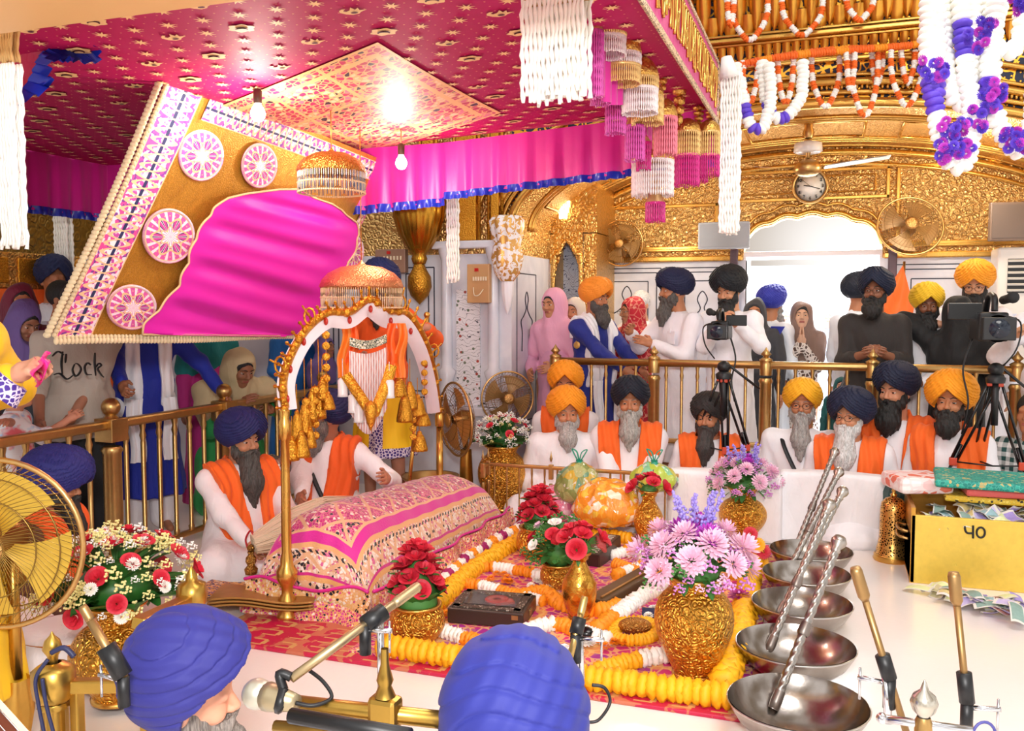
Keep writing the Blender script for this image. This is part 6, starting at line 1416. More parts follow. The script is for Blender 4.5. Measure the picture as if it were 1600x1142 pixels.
# ---------------- plastic bags ----------------
def bag(name, label, px, py, rx, ry, rz_, Y, stops, top=None, scale=18, sp=.15):
    c = PY(px, py, Y); f = F(np.array(c)-max(rx, ry)*1.5, np.array(c)+max(rx, ry)*1.6, .014); f.ell(c, (rx, rx*.8, ry)); f.ell(c-V(0, 0, ry*.35), (rx*1.08, rx*.85, ry*.65), None, .05)
    Xg, Yg, Zg = f.ax[0][:, None, None], f.ax[1][None, :, None], f.ax[2][None, None, :]; f.D = f.D+knoise(Xg-c.x, Yg-c.y, Zg-c.z, (40, 40, 25), .007, int(px)); f.D = np.maximum(f.D, .005-Zg)
    T = thing(name, label, 'bag', (c.x, c.y, max(0.0, c.z-ry)))
    g = G('flowers_in_plastic'); v = g.co(); cc = g.xyz(g.vor(v, scale, 'F1', 'Color')); n = g.noise(v, 12, 3, 1.5)
    mt = g.done(g.mix((n.gt(.62))*.5, g.ramp(cc[0], stops, True), lin('#ffffff')), sp, 0, g.noise(g.co(scale=(1, 1, .5)), 18, 3, 2.0), .6, .02, Coat_Weight=.6)
    net('bag_body', f, mt, T, world=True)
    if top:
        mb = MB(); b = c+V(0, 0, ry*.95); mb.lathe([(.05, -.02), (.02, .01), (.025, .02)], b, 12, fn=lambda a, v: 1+.2*math.sin(a*5))
        for s in (-1, 1): mb.tube(path([b, b+V(.03*s, 0, .05), b+V(.05*s, .01, .09), b+V(.015*s, 0, .07), b], 6), .01, 6, flat=.4)
        obj('knotted_handles', mb, cloth(top, .3), T)
bag('flower_bag', 'round knotted green plastic bag of yellow petals', 905, 755, .15, .14, 0, 5.62, [(0, '#8a9a58'), (.4, '#c8a83c'), (.6, '#6a9a7a'), (.8, '#b0b878')], '#1a9a7c')
bag('flower_bag', 'big clear plastic bag full of orange and yellow marigolds', 948, 784, .2, .15, 0, 5.45, [(0, '#f79a28'), (.45, '#fbb23c'), (.7, '#fcd04a'), (.88, '#fde8c8')], None, 24)
bag('flower_bag', 'long clear plastic bag of pink petals behind the back rose pot', 872, 785, .12, .13, 0, 5.64, [(0, '#e07aa0'), (.5, '#f0a8c0'), (.8, '#f6d0dc')], None, 30)
bag('fruit_bag', 'green plastic bag of apples and grapes at the end of the low railing', 1022, 745, .14, .09, 0, 5.66, [(0, '#b8d048'), (.4, '#d8d858'), (.6, '#6a3a5a'), (.8, '#8ad0a0')], '#1f9c80', 14)
bag('paper_bag', 'small dark patterned bag of prasad beside the palanquin pole', 425, 735, .12, .1, 0, 4.9, [(0, '#3a2a30'), (.4, '#8a6a5a'), (.7, '#c8a880'), (.85, '#5a3a50')], None, 22)
# ---------------- fans ----------------
def fan(label, c, r, axis, stand=None, blades=4, cage='#9a7448', blade='#94703f', n=48, twist=.5, name='fan', ped=None):
    c = Vector(c); ax = Vector(axis).normalized(); s = ax.cross(V(0, 0, 1)).normalized(); u = s.cross(ax); base = V(c.x, c.y, 0 if ped else c.z-r); T = thing(name, label, 'fan', base); cm = gold('smooth', cage, .35)
    P = lambda a, rr, z: c+(s*math.cos(a)+u*math.sin(a))*rr*r+ax*z*r
    mb = MB()
    for sg in (1, -1):
        for k in range(n):
            a = 2*math.pi*k/n; mb.tube([P(a, .2, .26*sg), P(a+twist*.3, .55, .25*sg), P(a+twist*.55, .85, .16*sg), P(a+twist*.65, 1.0, 0)], .0016 if r < .25 else .0013, 3, cap=False)
        for rr_ in (.2, .58, .82): mb.tube([P(2*math.pi*k/36, rr_, .25*sg if rr_ < .7 else .18*sg) for k in range(36)], .0022, 4, closed=True)
    obj('wire_cage', mb, cm, T)
    mb = MB(); mb.tube([P(2*math.pi*k/48, 1.0, 0) for k in range(48)], .026*r+.002, 8, closed=True); obj('outer_ring', mb, gold('smooth', '#dcb070', .35), T)
    mb = MB(); mb.lathe([(.001, .3*r), (.14*r, .29*r), (.2*r, .26*r), (.2*r, .22*r)], c, 24, axis=ax); obj('front_medallion', mb, gold('fine', '#d8a868', .4, 90), T)
    mb = MB(); mb.lathe([(.001, -.5*r), (.2*r, -.46*r), (.24*r, -.2*r), (.2*r, -.1*r), (.1*r, .1*r)], c, 20, axis=ax); obj('motor', mb, gold('smooth', '#9a6a38', .4), T)
    for k in range(blades):
        a0 = 2*math.pi*k/blades+.4; mb = MB(); mb.grid(lambda q, w: P(a0+(q-.5)*1.15*(.5+.5*w), .12+.74*w, (.1*(q-.5)*(1-.3*w))), 8, 6); obj('blade', mb, plain(blade, .4, .2), T)
    if ped:
        mb = MB(); b = c-ax*.3*r; mb.tube([b, b+V(0, 0, -r*.6)-ax*.05], .02, 10); mb.lathe([(.13, 0), (.14, .015), (.06, .04), (.04, .06), (.035, .1), (.05, .2), (.04, max(.22, ped))], (b.x, b.y, 0), 20, fn=lambda a, v: 1+.08*math.sin(a*5+v*30)); mb.tube([V(b.x, b.y, ped), b], .018, 10); obj('stand', mb, gold('smooth', '#d8a850', .3), T)
    else:
        mb = MB(); b = c-ax*.4*r; mb.tube([b, b-V(0, 0, r*.5), V(b.x-ax.x*.25, b.y+.22, b.z-r*.55)], .016, 8); obj('bracket', mb, cm, T)
    return T
fan('round gilt wall fan between the side doorway and the text panel', PY(970, 380, 8.05), .205, (-.1, -1, -.1))
fan('larger gilt wall fan above the doorway on its right side', PY(1422, 353, 7.95), .25, (.15, -1, .35))
fan('tilted gilt pedestal fan behind the palanquin pole', Pd(712, 655, 6.45), .265, (-.8, -.9, -.05), ped=.45, blade='#c08a48')
fan('smaller gilt pedestal fan between the tall rose vase and the marble pier', Pd(793, 622, 6.75), .2, (.55, -.8, 0), ped=.6)
fan('large gilt fan cut by the left edge of the picture', Pd(-4, 850, 2.75), .262, (.35, -.95, -.02), ped=.3, blade='#d8b040', n=72, cage='#a88848', blades=4, twist=1.4)
# ceiling fan and clock
c = PY(1262, 262, 7.2); T = thing('ceiling_fan', 'white and brass ceiling fan under the gallery vault above the clock', 'ceiling fan', c); c.x
mb = MB(); mb.tube([c, V(c.x, c.y, 2.86)], .018, 10); mb.lathe([(.03, .22), (.045, .26), (.03, .3), (.04, .36)], c, 16); obj('down_rod', mb, M['brass'], T)
mb = MB(); mb.lathe([(.03, .2), (.1, .18), (.105, .12), (.09, .11), (.001, .11)], c, 28); obj('upper_cap', mb, plain('#f0ece8', .3), T)
mb = MB(); mb.lathe([(.03, .06), (.08, .04), (.1, .01), (.1, -.03), (.06, -.06), (.001, -.07)], c, 28); obj('motor', mb, M['brass'], T)
for d in (V(1, .1, .02), V(-.9, .35, .05), V(-.1, 1, .0)):
    d.normalize(); s = d.cross(V(0, 0, 1)); mb = MB(); mb.grid(lambda u, v: c+d*(.12+.46*v)+s*(u-.5)*(.09+.04*math.sin(v*3))+V(0, 0, .01*(u-.5)+.05*v), 3, 8); mb.grid(lambda u, v: c+d*(.12+.46*v)-s*(u-.5)*(.09+.04*math.sin(v*3))+V(0, 0, -.01*(u-.5)+.05*v-.006), 3, 8); obj('blade', mb, plain('#f4f1ee', .3), T)
c = PY(1266, 291, 8.18); T = thing('wall_clock', 'round white wall clock with black numerals under the ceiling fan', 'clock', c)
mb = MB(); mb.lathe([(.001, 0), (.13, 0), (.001, -.001)], c, 36, axis=(0, -1, 0)); obj('dial', mb, plain('#f4f4f2', .4), T)
mb = MB(); mb.lathe([(.125, -.03), (.15, -.02), (.152, .012), (.14, .022), (.128, .006)], c, 40, axis=(0, -1, 0)); obj('rim', mb, M['brass'], T)
for k in range(1, 13):
    a = math.pi/2-k*math.pi/6; tc_ = bpy.data.curves.new('numeral', 'FONT'); tc_.body = str(k); tc_.size = .038; tc_.align_x = 'CENTER'; tc_.align_y = 'CENTER'; tc_.extrude = .001; tc_.offset = .0008
    to = bpy.data.objects.new('numeral_text', tc_); COL.objects.link(to); bpy.context.view_layer.update()
    me = bpy.data.meshes.new_from_object(to.evaluated_get(bpy.context.evaluated_depsgraph_get())); bpy.data.objects.remove(to); me.materials.clear(); me.materials.append(M['black'])
    o = bpy.data.objects.new('numeral', me); COL.objects.link(o); o.parent = T; o.matrix_basis = Matrix.Translation(V(.103*math.cos(a), -.006, .103*math.sin(a))) @ Euler((R(90), 0, 0)).to_matrix().to_4x4()
mb = MB()
for a, L, w in ((R(172), .055, .005), (R(-18), .085, .0035), (R(140), .1, .0015)): mb.tube([c+V(0, -.01, 0), c+V(L*math.cos(a), -.01, L*math.sin(a))], w, 6)
obj('hands', mb, M['black'], T)
# monitors, wall unit, switch boxes
def screen(label, px, py, Y, w, h_, mat, rz=0, name='monitor', cat='monitor', d=.06):
    c = PY(px, py, Y); T = thing(name, label, cat, c-V(0, 0, h_/2)); rot = (0, 0, R(rz)); mb = MB(); mb.box(c, (w, d, h_), rot, bev=.008); obj('housing', mb, mat, T)
    mb = MB(); mb.box(c+Matrix.Rotation(R(rz), 3, 'Z') @ V(0, -d/2-.002, 0), (w*.93, .006, h_*.86), rot); obj('panel', mb, plain('#8f9299' if rz == 0 else '#6f5f55', .35), T)
    mb = MB(); mb.tube([c+V(0, d/2, 0), V(c.x, 8.3, c.z+.02)], .02, 8); obj('wall_arm', mb, M['black'], T); return T
screen('grey flat monitor mounted on the gilt wall behind the long white garland', 1131, 368, 7.9, .43, .23, plain('#a4a7ae', .4))
screen('brown-backed monitor at the right edge beside the wall fan', 1586, 346, 7.7, .36, .29, plain('#7b675a', .4), 8)
c = PY(1598, 500, 7.75); T = thing('air_conditioner', 'tall cream standing air conditioner with dark louvres at the right edge', 'air conditioner', (c.x, 7.95, 0))
mb = MB(); mb.box((c.x, 7.95, .97), (.36, .35, 1.94), bev=.02); obj('cabinet', mb, plain('#e6e1da', .4), T)
mb = MB(); mb.box((c.x+.02, 7.772, 1.72), (.26, .01, .26)); ob = obj('grille', mb, M['black'], T)
for k in range(6): mb = MB(); mb.box((c.x+.02, 7.762, 1.61+.045*k), (.26, .02, .012), (R(25), 0, 0)); obj('louvre', mb, plain('#d8d4cc', .4), ob)
mb = MB(); mb.box((c.x+.02, 7.772, 1.4), (.28, .006, .06)); obj('label_strip', mb, plain('#c8cce0', .4), T)
def swbox(label, px, py, Y, w, h_, col):
    c = PY(px, py, Y); T = thing('switch_box', label, 'switch box', c-V(0, 0, h_/2)); mb = MB(); mb.box(c, (w, .06, h_), bev=.006); obj('case', mb, plain(col, .45), T)
    mb = MB()
    for k in range(6): mb.box(c+V(-w*.18+w*.11*k, -.034, h_*.12), (.012, .012, .03))
    mb.tube(path([c+V(-w*.2, -.035, -h_*.1), c+V(-w*.1, -.06, -h_*.3), c+V(w*.1, -.06, -h_*.3), c+V(w*.25, -.035, -h_*.15)], 6), .004, 5); obj('switches', mb, plain('#f0e0c0', .4), T)
    mb = MB(); mb.box(c+V(-.01, -.034, h_*.35), (.03, .01, .025)); obj('red_light', mb, plain('#c02018', .3), T)
swbox('tall tan switch box mounted on the marble pier', 749, 443, 6.5, .185, .3, '#c79a68'); swbox('wide brown switch box behind the palanquin dome', 612, 408, 6.5, .27, .19, '#9a7660')
# flags
mb = MB(); a, b, cc = PY(1411, 414, 8.0), PY(1428, 482, 8.0), PY(1368, 482, 7.95); T = thing('orange_flag', 'triangular orange flag beside the right side of the doorway', 'flag', V(a.x, a.y, 0))
mb.grid(lambda u, v: lerp(a, lerp(cc, b, u), v)+V(0, .02*math.sin(u*9+v*3)*v, 0), 14, 10); d1, d2 = PY(1342, 556, 7.95), PY(1412, 556, 8.0); mb.grid(lambda u, v: lerp(lerp(cc, b, u), lerp(d1, d2, u), v)+V(0, .02*math.sin(u*9+3), 0), 14, 6); obj('cloth', mb, cloth('#ee6f20', .5), T)
mb = MB(); mb.tube([V(a.x+.01, a.y+.02, 0), a+V(.01, .02, .03)], .01, 8); obj('pole', mb, M['brass'], T)
c = PX(24, 424, -5.6); mb = MB(); mb.box(c, (.3, 1.0, .26), bev=.01); T = thing('carved_gilt_box', 'carved gilt box on an orange draped stand at the far left', 'box', c-V(0, 0, .13)); obj('case', mb, M['gold_relief'], T)
mb = MB()
for k in (-.3, 0, .3): mb.box(c+V(.152, k, 0), (.012, .22, .18), bev=.01)
obj('door', mb, M['gold_fine'], T)
mb = MB(); a = c+V(.17, 0, -.13); mb.grid(lambda u, v: a+V(.02*math.sin(u*25)*v, -.5+1.05*u, -1.1*v-0), 40, 8); mb.grid(lambda u, v: a+V(-.03, .52+.28*u, .12*u-1.1*v+.02*math.sin(u*9)), 16, 8); mb.box(c-V(0, 0, .72), (.28, .9, 1.14)); one('orange_drape', mb, cloth('#f0661c', .6), 'orange cloth draped over the stand below the carved gilt box', 'cloth')
# ---------------- cameras on tripods ----------------
def tripod(label, apex, feet, r=.014):
    apex = Vector(apex); T = thing('tripod', label, 'tripod', (apex.x, apex.y, 0))
    mb = MB(); mb.tube([apex+V(0, 0, .0), apex+V(0, 0, -.3)], .02, 12); mb.sphere(apex+V(0, 0, .03), (.045, .045, .04), 14, 8); mb.lathe([(.05, -.05), (.055, -.02), (.03, .0)], apex, 16); obj('centre_column', mb, M['black'], T)
    for f in feet:
        f = Vector(f); m = lerp(apex, f, .5); d = (f-apex).normalized(); sd = d.cross(V(0, -1, 0)).normalized()*.016; lb = MB()
        for s in (-1, 1): lb.tube([apex+sd*s*1.6-V(0, 0, .03), m+sd*s], r*.62, 8)
        lb.tube([lerp(apex, f, .4), f], r*.7, 8); leg = obj('leg', lb, M['blackgloss'], T)
        mb = MB(); mb.box(m, (.045, .03, .05), bev=.006); mb.box(apex+d*.06, (.05, .035, .03), bev=.006); obj('clamp', mb, plain('#c8452a', .4), leg)
        mb = MB(); mb.lathe([(.001, 0), (.02, .005), (.016, .04), (.001, .05)], f, 10); obj('rubber_foot', mb, M['rubber'], leg)
        mb = MB(); mb.tube([m, V(apex.x, apex.y, m.z)], .005, 6); obj('spreader', mb, M['black'], T)
    mb = MB(); mb.tube([apex+V(.02, 0, .05), apex+V(.22, .12, -.12)], .009, 8); obj('pan_handle', mb, M['black'], T)
def camera_(label, c, s=1.0, flip=1):
    c = Vector(c); T = thing('video_camera', label, 'video camera', c-V(0, 0, .08*s)); A = lambda x, y, z: c+V(x*flip, y, z)*s; B = lambda o, p, d, b=.006, nm='body': None
    mb = MB(); mb.box(A(0, .06, 0), (.12*s, .3*s, .13*s), bev=.012); mb.box(A(.0, .2, .0), (.1*s, .1*s, .1*s), bev=.012); obj('body', mb, M['black'], T)
    mb = MB(); mb.lathe([(.045*s, 0), (.05*s, .03*s), (.055*s, .1*s), (.06*s, .12*s)], A(-.0, -.08, -.005), 24, axis=(0, -1, 0)); mb.box(A(0, -.215, -.005), (.13*s, .06*s, .1*s), bev=.006); obj('lens_hood', mb, M['black'], T)
    mb = MB(); mb.lathe([(.001, .012*s), (.03*s, .008*s), (.042*s, 0)], A(0, -.246, -.005), 20, axis=(0, -1, 0)); obj('lens', mb, plain('#1a2230', .05), T)
    mb = MB(); mb.tube(path([A(0, -.1, .07), A(0, -.08, .13), A(0, .06, .14), A(0, .14, .07)], 6), .014*s, 10); obj('top_handle', mb, M['black'], T)
    mb = MB(); mb.tube([A(-.05, -.22, .13), A(-.05, .0, .12)], .02*s, 12); mb.sphere(A(-.05, -.22, .13), .026*s, 12, 8); obj('microphone', mb, plain('#1c1c1e', .8), T)
    mb = MB(); mb.box(A(.11, -.03, .07), (.14*s, .02*s, .075*s), bev=.004); obj('side_screen', mb, M['blackgloss'], T)
    mb = MB(); mb.tube(path([A(.06, .1, -.06), A(.1, .05, -.2), A(.08, 0, -.35), A(.1, .02, -.5)], 6), .006, 6); mb.tube(path([A(-.06, .1, .05), A(-.12, .0, .02), A(-.1, -.05, -.1), A(-.04, 0, -.2)], 6), .005, 6); obj('cable', mb, M['black'], T)
ap = PY(1131, 580, 6.05); tripod('black tripod with red clamps under the left video camera', ap, [(ap.x-.42, ap.y+.42, 0), (ap.x+.04, ap.y-.02, 0), (ap.x+.28, ap.y+.38, 0)])
camera_('black video camera on the left tripod, lens toward the viewer', ap+V(-.03, .05, .27), .95)
ap = PY(1556, 585, 5.9); tripod('black tripod under the right video camera near the picture edge', ap, [(ap.x-.4, ap.y+.2, 0), (ap.x-.12, ap.y+.42, 0), (ap.x+.33, ap.y+.1, 0)])
camera_('larger black video camera on the right tripod', ap+V(-.03, .05, .28), 1.3, -1)
# ---------------- hanging flowers ----------------
def strands(label, cx, y0, y1, w, d, n=14, top=None, mat=None, rag=12, name='jasmine_hanging'):
    a = Pd(cx, y0, d); s = 1400/d; W_ = w/s; L = (y1-y0)/s; T = thing(name, label, 'flower hanging', a-V(0, 0, L)); r2 = random.Random(int(cx)); mb = MB(); m2 = MB()
    for i in range(n):
        for row in (0, 1):
            x = ((i+.5*row)/n-.5)*W_; yy = (row-.5)*W_*.3; LL = L*(1-r2.uniform(0, rag)*.01); k = max(6, int(LL/.022)); r = W_/n*.62
            P = [a+V(x+.003*math.sin(j*1.3+i), yy+.002*math.cos(j), -LL*j/k) for j in range(k+1)]; mb.tube(P, [r*(1.05 if j % 2 else .62) for j in range(k+1)], 6)
    obj('flower_strings', mb, mat or WHP, T)
    if top: mb = MB(); mb.box(a+V(0, 0, .0), (W_*1.02, W_*.4, .05), bev=.01); obj('top_band', mb, cloth(top), T)
    return T
strands('broad bright white jasmine curtain hanging from the canopy at top centre', 871, -10, 165, 104, 2.95, 15, '#b98a50')
strands('long white jasmine hanging at the left edge of the picture', 14, 100, 390, 40, 3.0, 7, rag=4); strands('tan dried upper part of the left edge hanging', 12, 40, 100, 34, 3.02, 7, mat=petalmat('dry_petals', '#c89a58', '#e0bc80'), name='dried_flower_hanging')
strands('white jasmine strings hanging behind the left end of the canopy', 98, 300, 450, 28, 6.6, 6); strands('slim white jasmine string bundle before the marble pier', 708, 262, 444, 18, 6.1, 5, rag=5)
T = strands('long white jasmine bundle hanging at the canopy corner before the grey monitor', 1144, 112, 366, 30, 5.1, 7, rag=3)
mb = MB(); p0 = Pd(1135, 95, 5.1); mb.tube([p0+V(0, 0, .02), p0+V(.02, 0, -.1)], [.03, .06], 12); obj('tied_top', mb, WHP, T)
BW = [WHP, BLU, petalmat('dry_petals2', '#d8b888', '#ecd4ac')]
def loops_(lst, d, r, lab, pat, grp=None, name='white_garland', mats=BW, fr=False):
    for k, pts in enumerate(lst): one(name, garland(path([Pd(x, y, d+.05*(k % 3)) for x, y in pts], 5), r, pat[k % len(pat)], seed=k, frill=fr, step=r*.75), mats, lab, 'garland', grp)
dryt = lambda i: 2 if i < 5 else 0
loops_([[(1452, -10), (1450, 100), (1470, 210), (1488, 255), (1508, 255), (1518, 200), (1508, 90), (1500, -10)], [(1475, -10), (1478, 90), (1490, 150), (1505, 160), (1516, 120), (1520, -10)], [(1535, -10), (1530, 90), (1525, 170), (1535, 186), (1548, 160), (1552, -10)],
        [(1560, -10), (1545, 120), (1560, 190), (1585, 232), (1606, 225), (1620, 120)], [(1565, -5), (1550, 50), (1565, 80), (1590, 70), (1600, 20)], [(1500, -10), (1505, 60), (1525, 100), (1545, 80), (1540, -10)], [(1460, -10), (1464, 60), (1462, 150)]],
       3.3, .034, 'thick white garland with blue orchids in the cluster hanging at top right', [lambda i: 1 if 12 <= i % 30 < 17 else 0, lambda i: 0, lambda i: 1 if i % 23 > 18 else 0], 'white garlands at top right')
for x, y in ((1480, 235), (1497, 205), (1510, 225), (1525, 185), (1480, 205), (1580, 215), (1590, 225), (1453, 108), (1470, 105), (1555, 140), (1545, 160), (1540, 35), (1525, 65), (1595, 5)):
    T = thing('blue_orchids', 'tuft of blue and purple orchids tied in the top right garlands', 'flowers', Pd(x, y, 3.2), 0, 'orchid tufts in the top right garlands'); T.matrix_basis = Matrix.Translation(T.location)
    for j in range(8): put('orchid', fl('mum', BLU if j % 3 else PUR), T, Vector(T.location)+V(rr.uniform(-.03, .03), rr.uniform(-.02, .02), rr.uniform(-.04, .04)), (.021, .021, .016), (rr.uniform(-1, 1), -1, rr.uniform(-.5, .5)))
loops_([[(1148, 100), (1160, 150), (1170, 190), (1180, 202), (1195, 195), (1205, 150), (1200, 100)], [(1190, 95), (1198, 160), (1212, 185), (1232, 180), (1252, 150), (1254, 95)]], 5.3, .036, 'thick white garland loop with blue flowers beside the canopy corner', [lambda i: 1 if 9 <= i < 12 or 14 <= i < 16 else 0], 'white loops by the canopy corner')
OW = [MRO, WHP, petalmat('deep_orange', '#ee5a10', '#fa8020')]
U = lambda x0, x1, y0, y1: [(x0, y0), (x0+2, (y0+y1)/2), ((x0*2+x1)/3, y1-6), ((x0+x1)/2, y1), ((x0+x1*2)/3, y1-6), (x1-2, (y0+y1)/2), (x1, y0)]
loops_([U(1135, 1148, -10, 40), U(1142, 1200, -10, 62), U(1222, 1285, -10, 55), U(1322, 1365, -12, 32), U(1400, 1440, -10, 12)], 5.85, .019, 'orange and white marigold loop on the upper cornice', [lambda i: 2 if (i//4) % 2 else 1], 'marigold loops on the upper cornice', 'marigold_loop', OW, True)
loops_([[(1128, 108), (1170, 98), (1230, 88), (1290, 82), (1360, 76), (1445, 68)], [(1128, 112), (1200, 92), (1300, 78), (1400, 74), (1445, 66)]], 5.8, .022, 'horizontal orange marigold garland along the cornice', [lambda i: 2 if (i//5) % 3 else 0], 'horizontal marigold strings on the cornice', 'marigold_garland', OW, True)
loops_([U(1160, 1184, 95, 160), U(1215, 1240, 90, 160), U(1268, 1312, 88, 166), U(1322, 1336, 82, 140), U(1330, 1372, 82, 180), U(1362, 1380, 80, 130), U(1392, 1442, 78, 164), U(1408, 1430, 78, 130), U(1592, 1610, 70, 150)], 5.8, .018, 'orange and white marigold loop hanging over the big arch', [lambda i: 2 if (i//4) % 2 else 1], 'marigold loops over the big arch', 'marigold_loop', OW, True)
# ---------------- beaded fringe ornaments under the canopy edge ----------------
def beads(mb, c, r, L, n, zig=.05, rb=.0035, seed=0):
    r2 = random.Random(seed)
    for i in range(n):
        a = 2*math.pi*i/n; p = c+V(r*math.cos(a), r*math.sin(a), 0); LL = L*(1-zig*r2.random()); k = max(4, int(LL/.014)); mb.tube([p+V(0, 0, -LL*j/k) for j in range(k+1)], [rb*(1.2 if j % 2 else .6) for j in range(k+1)], 4)
PKB = plain('#d050a8', .3, name='pink_beads'); PKB2 = plain('#c81f7e', .3, name='magenta_beads'); GDB = plain('#e8bf7a', .35, .4, name='gold_beads'); SLB = plain('#e8d8d8', .3, name='silver_beads'); RDB = plain('#e0788a', .3, name='coral_beads')
dmat = gold('fine', '#e6b25a', .35, 70)
def orn(label, px, py, w, d, tiers, dome_=0, cone=0):
    s = 1400/d; c = Pd(px, py, d); T = thing('beaded_pendant', label, 'ornament', c); r = w/2/s; z = 0
    if dome_: h_ = dome_/s; mb = MB(); mb.lathe([(.001, h_), (r*.3, h_*.95), (r*.7, h_*.7), (r*.95, h_*.35), (r*1.03, 0), (r*.95, -.008)], c, 24, fn=lambda a, v: 1+.02*math.sin(a*12)); obj('dome_cap', mb, dmat, T)
    if cone: h_ = cone/s; mb = MB(); mb.lathe([(.001, h_), (r*.3, h_*.6), (r*.75, h_*.2), (r*1.02, 0)], c, 6); obj('pointed_cap', mb, gold('smooth', '#eec088', .4, metal=.6), T)
    for k, (L, mt) in enumerate(tiers):
        LL = L/s; mb = MB(); beads(mb, c+V(0, 0, z), r*(.97-.03*k), LL, max(22, int(w*.85)), .06, .0042, int(px)+k); mb.lathe([(r*.99, 0), (r*1.02, -.006), (r*.99, -.012)], c+V(0, 0, z), 20); obj('bead_fringe', mb, mt, T); z -= LL*.9
    mb = MB(); mb.tube([c+V(0, 0, (dome_+cone)/s*.8), c+V(0, 0, max(.05, CZ-.03-c.z))], .003, 5); obj('cord', mb, GDB, T)
O_ = [(930, 48, 26, 3.35, [(60, PKB), (50, PKB)], 0, 46, 'pink bead column nearest the white curtain'), (948, 38, 62, 3.45, [(22, GDB), (30, SLB)], 38, 0, 'gold domed bead pendant, topmost in the cascade'), (938, 110, 30, 3.6, [(55, PKB)], 0, 30, 'pink bead column below the topmost dome'),
      (972, 84, 60, 3.6, [(20, SLB), (30, GDB)], 36, 0, 'gold domed bead pendant, second in the cascade'), (962, 160, 32, 3.9, [(50, PKB)], 0, 40, 'pink bead column in the middle of the cascade'), (1000, 122, 58, 3.8, [(18, GDB), (40, SLB)], 34, 0, 'gold domed bead pendant, third in the cascade'),
      (992, 196, 31, 4.1, [(56, PKB)], 0, 44, 'pink bead column below the third dome'), (1012, 150, 50, 4.0, [(45, GDB)], 26, 0, 'gold domed bead pendant, fourth in the cascade'), (1040, 182, 36, 4.2, [(62, RDB)], 28, 0, 'coral bead pendant under a gold dome'),
      (1006, 222, 22, 4.3, [(45, PKB2)], 0, 24, 'narrow magenta bead column in the lower cascade'), (1020, 250, 66, 4.4, [(58, SLB)], 16, 0, 'wide silver bead curtain at the bottom of the cascade'), (1024, 316, 30, 4.5, [(32, PKB2)], 0, 44, 'lowest pink tassel with a tall pointed gold cap'),
      (1074, 205, 40, 4.7, [(40, GDB), (50, PKB2)], 20, 0, 'gold and magenta bead pendant left of the canopy corner'), (1108, 205, 34, 4.8, [(40, GDB), (36, PKB2)], 18, 0, 'gold and magenta bead pendant at the canopy corner'), (1092, 208, 30, 4.9, [(38, GDB), (44, PKB2)], 16, 0, 'gold and magenta bead pendant between its two corner neighbours')]
for px, py, w, d, tr, dm, cn, lab in O_: orn(lab, px, py, w, d, tr, dm, cn)
# ornate gilt tassels on the inner valance behind the side band
for k, (px, py, h_, w, d) in enumerate([(965, 0, 25, 22, 3.4), (1010, 40, 55, 24, 3.9), (1036, 92, 50, 24, 4.2), (1062, 120, 75, 26, 4.5), (1092, 165, 40, 20, 4.9), (985, 15, 30, 16, 3.6), (1110, 172, 34, 16, 5.0)]):
    s = 1400/d; c = Pd(px, py, d); mb = MB()
    for j in range(5): mb.lathe([(.001, 0), (w/2/s*(1-j*.13), -.01), (w/2/s*(.9-j*.12), -h_/s/6), (.01, -h_/s/5)], c+V(0, 0, -j*h_/s/5.2), 14, fn=lambda a, v: 1+.15*math.sin(a*7))
    mb.tube([c+V(0, 0, max(.05, CZ-.02-c.z)), c+V(0, 0, -h_/s)], .004, 6); one('gilt_tassel', mb, dmat, 'tiered gilt tassel hanging inside the right edge of the canopy', 'tassel', 'gilt tassels inside the right canopy edge')
p0 = V(-1.0, 2.6, CZ+.02); mb = MB(); Nn = 100; mb.grid(lambda u, v: V(CX1-.22+.014*math.sin(u*110), lerp(3.3, CY1, u), CZ-.01-(.17+.03*math.sin(u*14))*v), Nn*2, 6); vo = one('inner_side_valance', mb, satin, 'gathered magenta valance inside the right side of the canopy', 'valance')
# ---------------- small lamp, whisks, basin ----------------
c = PY(1028, 318, 7.6); 
c = PY(880, 322, 7.6); T = thing('crystal_wall_lamp', 'small lit crystal wall lamp beside the arch moulding', 'lamp', c)
mb = MB()
for j in range(3): beads(mb, c+V(0, 0, .05-.05*j), .055-.012*j, .06, 20, 0, .005)
obj('crystal_drops', mb, G('lit_crystal').done((1, .93, .8), .2, 0, Emission_Strength=2.5, Emission_Color=(1, .85, .6)), T); mb = MB(); mb.lathe([(.0, .09), (.06, .06), (.06, .05)], c, 16); obj('holder', mb, M['brass'], T)
def hairtuft(mb, a, b, r0, r1, n=160, seed=0, droop=.1):
    r2 = random.Random(seed); a, b = Vector(a), Vector(b); d = (b-a); s = d.cross(V(0, 0, 1)).normalized(); t = s.cross(d).normalized()
    for i in range(n):
        an = r2.uniform(0, 6.28); q = math.sqrt(r2.random()); o = s*math.cos(an)*q+t*math.sin(an)*q; L = r2.uniform(.8, 1.05)
        mb.tube([a+o*r0, a+d*.35*L+o*(r0+(r1-r0)*.75), a+d*.7*L+o*r1+V(0, 0, -droop*.3), a+d*L+o*r1*.8+V(0, 0, -droop)], [.004, .0045, .004, .001], 4, cap=False)
a = Pd(392, 868, 4.62); T = thing('ceremonial_whisk', 'cream hair whisk with gold handle held over the near end of the mound', 'whisk', Pd(392, 905, 4.6))
mb = MB(); mb.lathe([(.001, -.08), (.03, -.075), (.035, -.05), (.018, -.03), (.028, -.01), (.026, .01), (.014, .025), (.018, .04)], a+V(0, 0, -.02), 18); mb.sphere(a+V(0, 0, .04), .02, 12, 8); obj('handle', mb, gold('scroll', '#c8964a', .35, 70), T)
